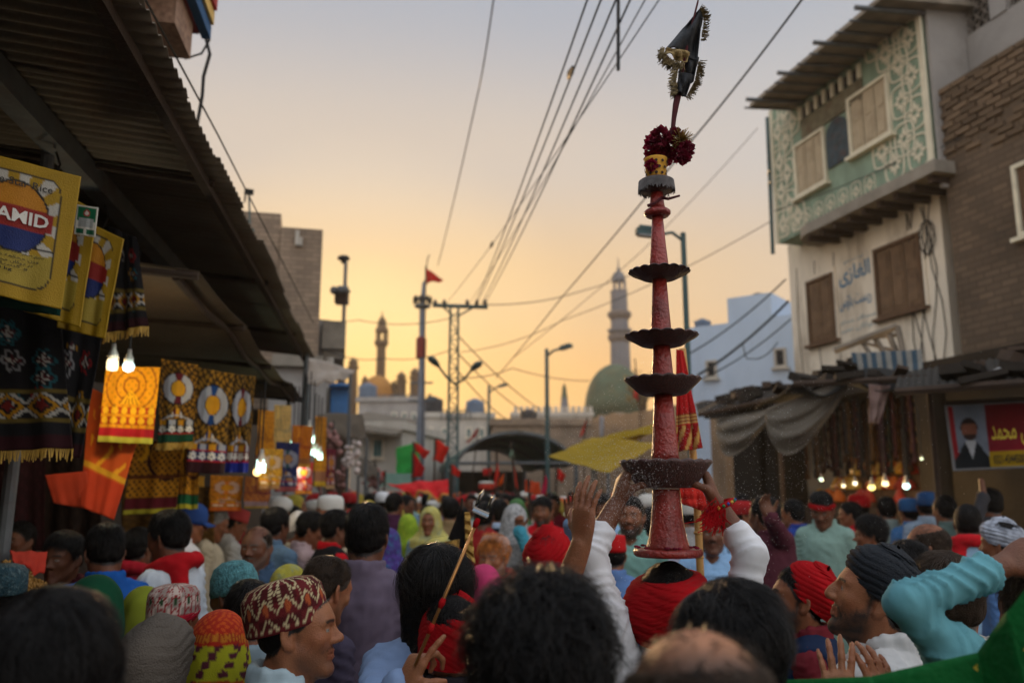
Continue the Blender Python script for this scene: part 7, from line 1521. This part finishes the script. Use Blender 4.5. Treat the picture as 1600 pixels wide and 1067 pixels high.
for i, (x, y, r_) in enumerate(fo):
    c = at(x, y, TD+random.uniform(-.03, .03)); k = r_*kx; b = MB(); rr = np.random.RandomState(i)
    for j in range(150):
        d_ = Vector(rr.randn(3)).normalized(); s_ = d_.orthogonal().normalized(); s_ = (Matrix.Rotation(rr.rand()*6, 3, d_) @ s_); p = c+d_*k*rr.uniform(.25, .8); L = k*.5; w_ = k*.30
        b.add([p-s_*w_*.5, p+d_*L*.5+d_.cross(s_)*.004-s_*w_, p+d_*L, p+d_*L*.5+s_*w_, p+d_*L*.45], [(0, 1, 4), (1, 2, 4), (2, 3, 4), (3, 0, 4)])
    b.build('flower', flow[i % 2], tw_)
b = MB(); rr = np.random.RandomState(4); c = at(1064, 220, TD)
for j in range(240): d_ = Vector(rr.randn(3)).normalized(); b.tube([c, c+d_*.036*rr.uniform(.5, 1.15)], .0009, 3, caps=False)
o = b.build('tinsel', flow[2], tw_); o['kind'] = 'stuff'
b = MB(); b.tube([at(1050, 215, TD), at(1053, 185, TD), at(1056, 165, TD), at(1060, 146, TD)], [.006, .007, .009, .01], 8); b.tube([at(1060, 146, TD), at(1076, 60, TD), at(1090, 5, TD), at(1092, -6, TD)], [.005, .004, .003, .001], 6); b.build('stem', M('dark_stem', rgb(70, 22, 28), .8, .3, 30), tw_)
bsat = M('black_satin', rgb(20, 22, 26), .6, .2, 9, .2, 90)
def tri(name, q, m, fold, nu=24, nv=24, dy=0.):
    q = [at(x, y, TD+dy) for x, y in q]
    b = MB(); b.sheet(lambda u, v: q[0].lerp(q[1], u).lerp(q[3].lerp(q[2], u), v)+Vector((0, fold*(math.sin(u*7+v*3)+.5*math.sin(u*13-v*5))*min(1, v*2+.1), 0)), nu, nv, .0025); b.build(name, m, tw_, True)
tri('black_cloth', ((1093, 14), (1099, 16), (1090, 96), (1040, 76)), bsat, .014); tri('black_cloth', ((1066, 84), (1092, 90), (1084, 128), (1060, 140)), bsat, .012, dy=.015); tri('black_cloth', ((1060, 112), (1084, 118), (1072, 152), (1058, 146)), bsat, .008, dy=-.01)
tri('gold_band', ((1042, 74), (1078, 82), (1074, 98), (1036, 86)), M('gold_band', rgb(150, 128, 84), .7, .4, 60, .6, 120), .012, dy=-.012)
def tinf(q, n, L, seed, dirv, name='gold_fringe'):
    b = MB(); rr = np.random.RandomState(seed); q = [at(x, y, TD-.004) for x, y in q]; dv = Vector(dirv).normalized()
    for i in range(n):
        f_ = rr.rand()*(len(q)-1)*.999; k = int(f_); p = q[k].lerp(q[k+1], f_-k)+Vector((0, rr.randn()*.006, 0)); d_ = (dv+Vector((rr.randn()*.28, rr.randn()*.4, rr.randn()*.28))).normalized(); b.tube([p, p+d_*L*rr.uniform(.5, 1.15)], .0011, 3, caps=False)
    o = b.build(name, M('dull_gold', rgb(120, 104, 70), .6, .4, 50), tw_); o['kind'] = 'stuff'
tinf([(1093, 14), (1100, 30), (1096, 62)], 150, .020, 1, (1, 0, .1)); tinf([(1036, 84), (1050, 96), (1070, 100)], 260, .028, 2, (-.45, 0, -1)); tinf([(1038, 76), (1036, 90)], 90, .02, 7, (-1, 0, -.3)); tinf([(1060, 104), (1056, 128), (1060, 148)], 200, .024, 3, (-1, 0, -.5)); tinf([(1092, 96), (1086, 126), (1072, 152)], 200, .022, 5, (1, 0, -.5))
b = MB(); b.tube([at(1062, 306, TD-.03), at(1044, 311, TD-.035), at(1034, 309, TD-.02), at(1024, 317, TD-.03), at(1012, 322, TD-.03)], [.003, .004, .005, .004, .005], 6); b.build('cord', M('dark_stem'), tw_)
for i in range(26):
    a = rr.rand()*6.28; q = .7+.3*rr.rand(); p = Vector((TXX+tr(50, 860)*q*math.cos(a), TD+tr(50, 860)*q*math.sin(a), tz(857)+.002)); b = MB(); b.lathe([(.004, 0), (.007, .003), (.004, .006)], 6, p); b.build('petal', flow[i % 2], tw_)
# wrist tassels on the carrier's right wrist
wt = thing('wrist_tassels', 'red thread tassels with coloured beads tied round the carrier\'s right wrist', 'bracelet', at(1122, 790, 2.2)); c = at(1124, 790, 2.2); rr = np.random.RandomState(2)
ax_ = (at(1140, 830, 2.2)-at(1112, 768, 2.2)).normalized(); e1 = ax_.orthogonal().normalized(); e2 = ax_.cross(e1)
b = MB(); b.tube([c+(e1*math.cos(t)+e2*math.sin(t))*.036 for t in np.linspace(0, 2*math.pi, 20)], .008, 6); b.build('cord', REDT, wt)
b = MB()
for j in range(70): p = c+Vector((-.015+.012*rr.randn(), -.035, -.004+.01*rr.randn())); b.tube([p, p+Vector((-.012+.012*rr.randn(), -.01, -.018-.012*rr.rand())), p+Vector((-.022+.016*rr.randn(), -.012, -.036-.016*rr.rand()))], .0016, 3, caps=False)
o = b.build('tassel', REDT, wt); o['kind'] = 'stuff'
for j in range(20):
    t = j*.32; p = c+(e1*math.cos(t)+e2*math.sin(t))*.043; b = MB(); b.lathe([(.001, -.005), (.005, 0), (.001, .005)], 6, p); b.build('bead', (M('bead_gold', rgb(200, 160, 60), .4), M('bead_blue', rgb(40, 60, 140), .4), M('bead_green', rgb(30, 110, 60), .4))[j % 3], wt)
# red and gold standard on a bamboo pole behind the tower
sd_ = thing('bamboo_standard', 'red and gold cloth standard on a bamboo pole right behind the tower', 'banner', at(1092, 880, 3.2)); bam = M('bamboo', rgb(176, 132, 74), .6, .25, 14, .1, 40)
q = [at(1094, 890, 3.15), at(1090, 800, 3.15), at(1084, 720, 3.15), at(1066, 545, 3.15)]; p0 = q[0].copy(); p0.z = 0; p0.x += .05; b = MB(); P_ = [p0]+q; b.tube([P_[0], *[P_[i].lerp(P_[i+1], t) for i in range(len(P_)-1) for t in (.33, .66, 1)]], .014, 10); b.build('pole', bam, sd_, True)
for y in (720, 770, 832, 870): p = at(1084+(y-720)*.06, y, 3.15); b = MB(); b.lathe([(.0145, -.006), (.0175, 0), (.0145, .006)], 12, p); b.build('node', bam, sd_)
def pat_std(u, v):
    c = cl((188, 30, 30))
    if .64 < v < .74: c = cl((206, 168, 96)) if math.sin(v*190) > -.3 else cl((150, 60, 30))
    if v > .76: c = cl((196, 150, 80)) if abs(math.sin(u*9+v*14)) > .8 else cl((150, 24, 24))
    return c
hang('x', 'x', 'x', ((1056, 546, 3.12), (1068, 548, 3.12), (1098, 700, 3.1), (1056, 706, 3.1)), pat_std, 26, 60, .008, parent=sd_)
hang('x', 'x', 'x', ((1040, 560, 3.14), (1048, 558, 3.14), (1052, 700, 3.14), (1018, 712, 3.14)), lambda u, v: cl((176, 34, 32)), 12, 40, .008, parent=sd_)
hang('x', 'x', 'x', ((1060, 758, 3.1), (1098, 764, 3.1), (1106, 800, 3.08), (1064, 786, 3.1)), lambda u, v: cl((190, 40, 30)), 14, 14, .012, parent=sd_)
# the small trident staff
ts = thing('trident_staff', 'thin brass staff with a two-pronged metal head held up in a hand', 'staff', at(665, 990, 2.0)); brass = M('brass', rgb(170, 120, 70), .35, .3, 20, metal=.7); iron = M('dark_chrome', rgb(120, 116, 112), .25, .2, 20, metal=.9)
a_, b_ = at(648, 1040, 2.02), at(742, 822, 2.08); b = MB(); b.tube([a_, b_], .0042, 8); b.build('shaft', brass, ts, True)
for t in (.99, .40, .22): p = a_.lerp(b_, t); q = a_.lerp(b_, t+.07); b = MB(); b.tube([p, p.lerp(q, .5), q], [.005, .008, .006], 8); b.build('red_binding', REDT, ts, True)
c = a_.lerp(b_, 1.07); dr = (b_-a_).normalized(); sx = dr.cross(Vector((0, 1, 0))).normalized(); b = MB(); b.box(c+dr*.012, (.04, .012, .014), Matrix((sx, dr.cross(sx), dr)).transposed()); b.build('crosspiece', iron, ts)
for s_ in (-1, 1): p = c+sx*.015*s_+dr*.02; b = MB(); b.tube([p, p+dr*.035, p+dr*.045], [.006, .0055, .002], 8); b.build('prong', iron, ts, True)
b = MB(); b.box(c+dr*.012-Vector((0, .008, 0)), (.042, .004, .006), Matrix((sx, dr.cross(sx), dr)).transposed()); b.build('label_strip', M('chrome_blue', rgb(150, 170, 190), .3, .1), ts)
# green gold-flecked cloth across the bottom right
gm = M('green_satin', rgb(8, 104, 44), .7, .2, 5, .25, 60, stain=.0, sheen=.0)
q = [at(*z) for z in ((1195, 1090, 1.55), (1640, 890, 1.30), (1760, 1160, 1.15), (1230, 1220, 1.35))]
q = [at(*z) for z in ((1215, 1062, 1.62), (1360, 1056, 1.5), (1530, 1018, 1.4), (1575, 955, 1.33), (1660, 850, 1.28))]
gc = thing('green_cloth', 'bright green cloth with gold flecks draped across the lower right corner', 'cloth', tuple(q[2]))
def greenf(u, v):
    f_ = u*4; i = min(3, int(f_)); t = f_-i; t = t*t*(3-2*t); p = q[i].lerp(q[i+1], t)
    return p+Vector((.06*v, -.10*v-.03*math.sin(v*8+u*9)*v-.012*math.sin(u*38+v*6)*min(1, v*3), -.62*v-.02*math.sin(u*20)*v))
b = MB(); b.sheet(greenf, 80, 50, .004); b.build('cloth', gm, gc, True); rr = np.random.RandomState(9); gf = M('gold_fleck', rgb(190, 170, 60), .4, .2)
for i in range(40):
    u, v = rr.rand(), rr.rand()*.6; p = greenf(u, v)+Vector((0, -.006, .0)); b = MB(); s_ = .006; b.add([p+Vector((-s_, 0, 0)), p+Vector((0, -.001, -s_)), p+Vector((s_, 0, 0)), p+Vector((0, -.001, s_))], [(0, 1, 2, 3)]); b.build('fleck', gf, gc)
# ---- flags
def flag(label, pole, pts, col, d, r=.02, name='flag'):
    o = thing(name, label, 'flag', at(pole[0][0], 770, d), group='flags above the crowd'); a_, b_ = at(*pole[0], d), at(*pole[1], d); g = Vector((a_.x, a_.y, 0)); b = MB(); b.tube([g, a_, b_], r, 6); b.build('pole', dark_wood, o)
    t = [at(x, y, d) for x, y in pts]; k = d/FPX*3
    b = MB(); b.sheet(lambda u, v: t[0].lerp(t[1], u).lerp(t[3].lerp(t[2], u), v)+Vector((0, k*math.sin(u*7+v*2), k*.5*math.sin(u*6))), 14, 8, .006); b.build('cloth', M('flag_%d_%d_%d' % col, rgb(*col), .85, .15, 4, .2, 30, trans=.35), o, True); return o
flag('small red pennant flying from the top of the grey mast', ((665, 446), (665, 416)), ((666, 420), (692, 436), (692, 438), (666, 444)), (186, 44, 32), 23.8, .02)
for (pl, pt, co, d, lb) in ((((650, 770), (646, 690)), ((646, 691), (672, 704), (664, 716), (650, 706)), (206, 40, 28), 14, 'red flag leftmost of the pair above the red cloth'), (((678, 770), (680, 686)), ((680, 686), (702, 698), (692, 722), (676, 720)), (210, 44, 26), 14, 'larger red flag beside the power pole'), (((645, 770), (645, 705)), ((645, 706), (664, 730), (660, 742), (642, 748)), (190, 28, 28), 13, 'drooping red flag low in front of the green sheet'), (((736, 760), (748, 668)), ((748, 668), (734, 684), (728, 692), (742, 684)), (176, 40, 34), 22, 'small dark red flag right of the power pole'), (((777, 775), (776, 704)), ((776, 706), (780, 740), (776, 765), (772, 760)), (214, 50, 36), 13, 'tall furled orange-red flag before the canopy'), (((806, 770), (798, 690)), ((798, 690), (804, 712), (802, 722), (795, 716)), (110, 130, 110), 14, 'grey-green pennant on a slanted pole before the canopy'), (((812, 775), (800, 712)), ((800, 714), (806, 740), (812, 768), (806, 762)), (206, 60, 40), 13.5, 'slanted furled red flag below the grey-green pennant'), (((851, 780), (850, 732)), ((850, 733), (855, 750), (854, 774), (846, 774)), (206, 30, 80), 12, 'narrow pink banner below the right side of the canopy'), (((912, 690), (918, 652)), ((918, 655), (910, 668), (906, 682), (914, 676)), (196, 50, 36), 20, 'small red flag left of the yellow strip'), (((1000, 640), (992, 560)), ((993, 590), (1000, 600), (998, 626), (990, 622)), (180, 44, 40), 24, 'thin red cloth near the green dome'), (((828, 790), (826, 748)), ((820, 750), (842, 752), (846, 772), (820, 770)), (206, 80, 40), 10, 'orange cloth held up in the far crowd'), (((766, 765), (764, 728)), ((753, 734), (768, 730), (768, 742), (756, 744)), (196, 46, 40), 13.2, 'little red pennant left of the furled flag'), (((940, 690), (941, 650)), ((936, 652), (944, 650), (944, 684), (938, 684)), (170, 170, 176), 24, 'whitish hanging cloth on the brown wall'), (((600, 770), (602, 735)), ((602, 736), (590, 742), (588, 750), (600, 750)), (200, 40, 30), 15, 'small red flag above the far left crowd'), (((705, 775), (704, 725)), ((704, 726), (720, 734), (718, 744), (704, 742)), (206, 40, 30), 12.5, 'red flag low between the power pole and the canopy'), (((868, 775), (870, 730)), ((870, 732), (884, 740), (880, 752), (869, 750)), (206, 44, 34), 13.5, 'red flag near the yellow awning tip'), (((786, 775), (790, 738)), ((790, 739), (780, 748), (778, 758), (788, 756)), (214, 90, 30), 11.5, 'orange flag in front of the canopy mouth')): flag(lb, pl, pt, co, d)
# black and gold pennant mid-crowd
bp_ = flag('black and gold fringed triangular pennant among the mid-street crowd', ((722, 900), (722, 778)), ((720, 790), (728, 800), (742, 872), (700, 842)), (24, 22, 24), 3.9, .007)
t = [at(x, y, 3.87) for x, y in ((726, 800), (734, 800), (742, 880), (728, 868))]; b = MB(); b.sheet(lambda u, v: t[0].lerp(t[1], u).lerp(t[3].lerp(t[2], u), v)+Vector((0, .01*math.sin(v*30), 0)), 6, 30, .004); b.build('gold_edge', M('gold_edge', rgb(170, 134, 66), .8, .4, 50, .5, 80), bp_)
t2 = [at(x, y, 3.86) for x, y in ((694, 846), (718, 842), (716, 876), (690, 872))]; b = MB(); b.sheet(lambda u, v: t2[0].lerp(t2[1], u).lerp(t2[3].lerp(t2[2], u), v)+Vector((0, .01*math.sin(u*9), 0)), 10, 8, .004); b.build('gold_panel', M('gold_edge'), bp_)
hang('red_canopy_cloth', 'red cloth with gold edge stretched over the crowd below the flags', 'cloth', ((604, 758, 12), (700, 748, 11.4), (702, 776, 11), (640, 772, 11.2)), lambda u, v: cl((206, 30, 34)) if v < .85 else cl((190, 130, 60)), 30, 12, .04)
hang('green_sheet', 'bright green sheet hanging on the wall left of the power pole', 'cloth', ((618, 700, 20), (654, 690, 21), (656, 742, 21), (618, 742, 20)), lambda u, v: cl((40, 150, 62)), 14, 14, .03)
# a drum over the crowd
dr_ = thing('drum', 'red and white drum carried high in the far crowd', 'drum', at(760, 758, 12)); c = at(760, 759, 12); b = MB(); b.lathe([(.10, -.05), (.11, -.03), (.11, .03), (.10, .05)], 16, c); b.build('shell', M('drum_red', rgb(176, 50, 36), .7, .2), dr_, True); b = MB(); b.lathe([(.112, .03), (.115, .05), (.08, .065), (.02, .068)], 16, c); b.build('skin', white_plaster, dr_, True)
# ---- rosewater spray drifting round the tower: droplets in the air
rr = np.random.RandomState(5); n = 8000; vs = []; fs_ = []
ce = [(985, 770, 60, 55, 2.15), (960, 730, 70, 70, 2.3), (1100, 760, 170, 130, 2.6), (1240, 720, 200, 130, 2.8), (1150, 650, 160, 120, 2.9), (960, 660, 130, 60, 2.9)]; wgt = np.array((.26, .2, .18, .16, .12, .08))
for i in range(n):
    k = rr.choice(6, p=wgt/wgt.sum()); x, y, sx_, sy_, d = ce[k]; p = at(x+rr.randn()*sx_*.6, y+rr.randn()*sy_*.6, max(1.5, d+rr.randn()*.28)); r_ = .0004+.0006*rr.rand()**2; j = len(vs)
    vs += [p+Vector((r_, 0, 0)), p+Vector((0, r_, 0)), p-Vector((r_, 0, 0)), p-Vector((0, r_, 0)), p+Vector((0, 0, r_)), p-Vector((0, 0, r_))]
    fs_ += [(j, j+1, j+4), (j+1, j+2, j+4), (j+2, j+3, j+4), (j+3, j, j+4), (j+1, j, j+5), (j+2, j+1, j+5), (j+3, j+2, j+5), (j, j+3, j+5)]
b = MB(); b.add(vs, fs_); o = b.build('water_spray', M('droplets', (.8, .8, .8), .15, 0, trans=.5, spec=.8), None, True); tag(o, 'fine rosewater droplets drifting around the tiered tower', 'spray', kind='stuff')
# ---- dusty evening air over the whole street
hzm = bpy.data.materials.new('dusty_air'); hzm.use_nodes = True; t_ = hzm.node_tree; t_.nodes.clear(); ho_ = t_.nodes.new('ShaderNodeOutputMaterial'); pv = t_.nodes.new('ShaderNodeVolumePrincipled')
pv.inputs['Color'].default_value = (1, .90, .76, 1); pv.inputs['Density'].default_value = .0010; pv.inputs['Anisotropy'].default_value = .35; t_.links.new(pv.outputs[0], ho_.inputs['Volume'])
b = MB(); b.box((0, 180, 12), (520, 500, 26)); hz_ = b.build('haze', hzm); hz_['kind'] = 'stuff'; hz_['label'] = 'thin warm dusty haze filling the street air'; hz_['category'] = 'haze'
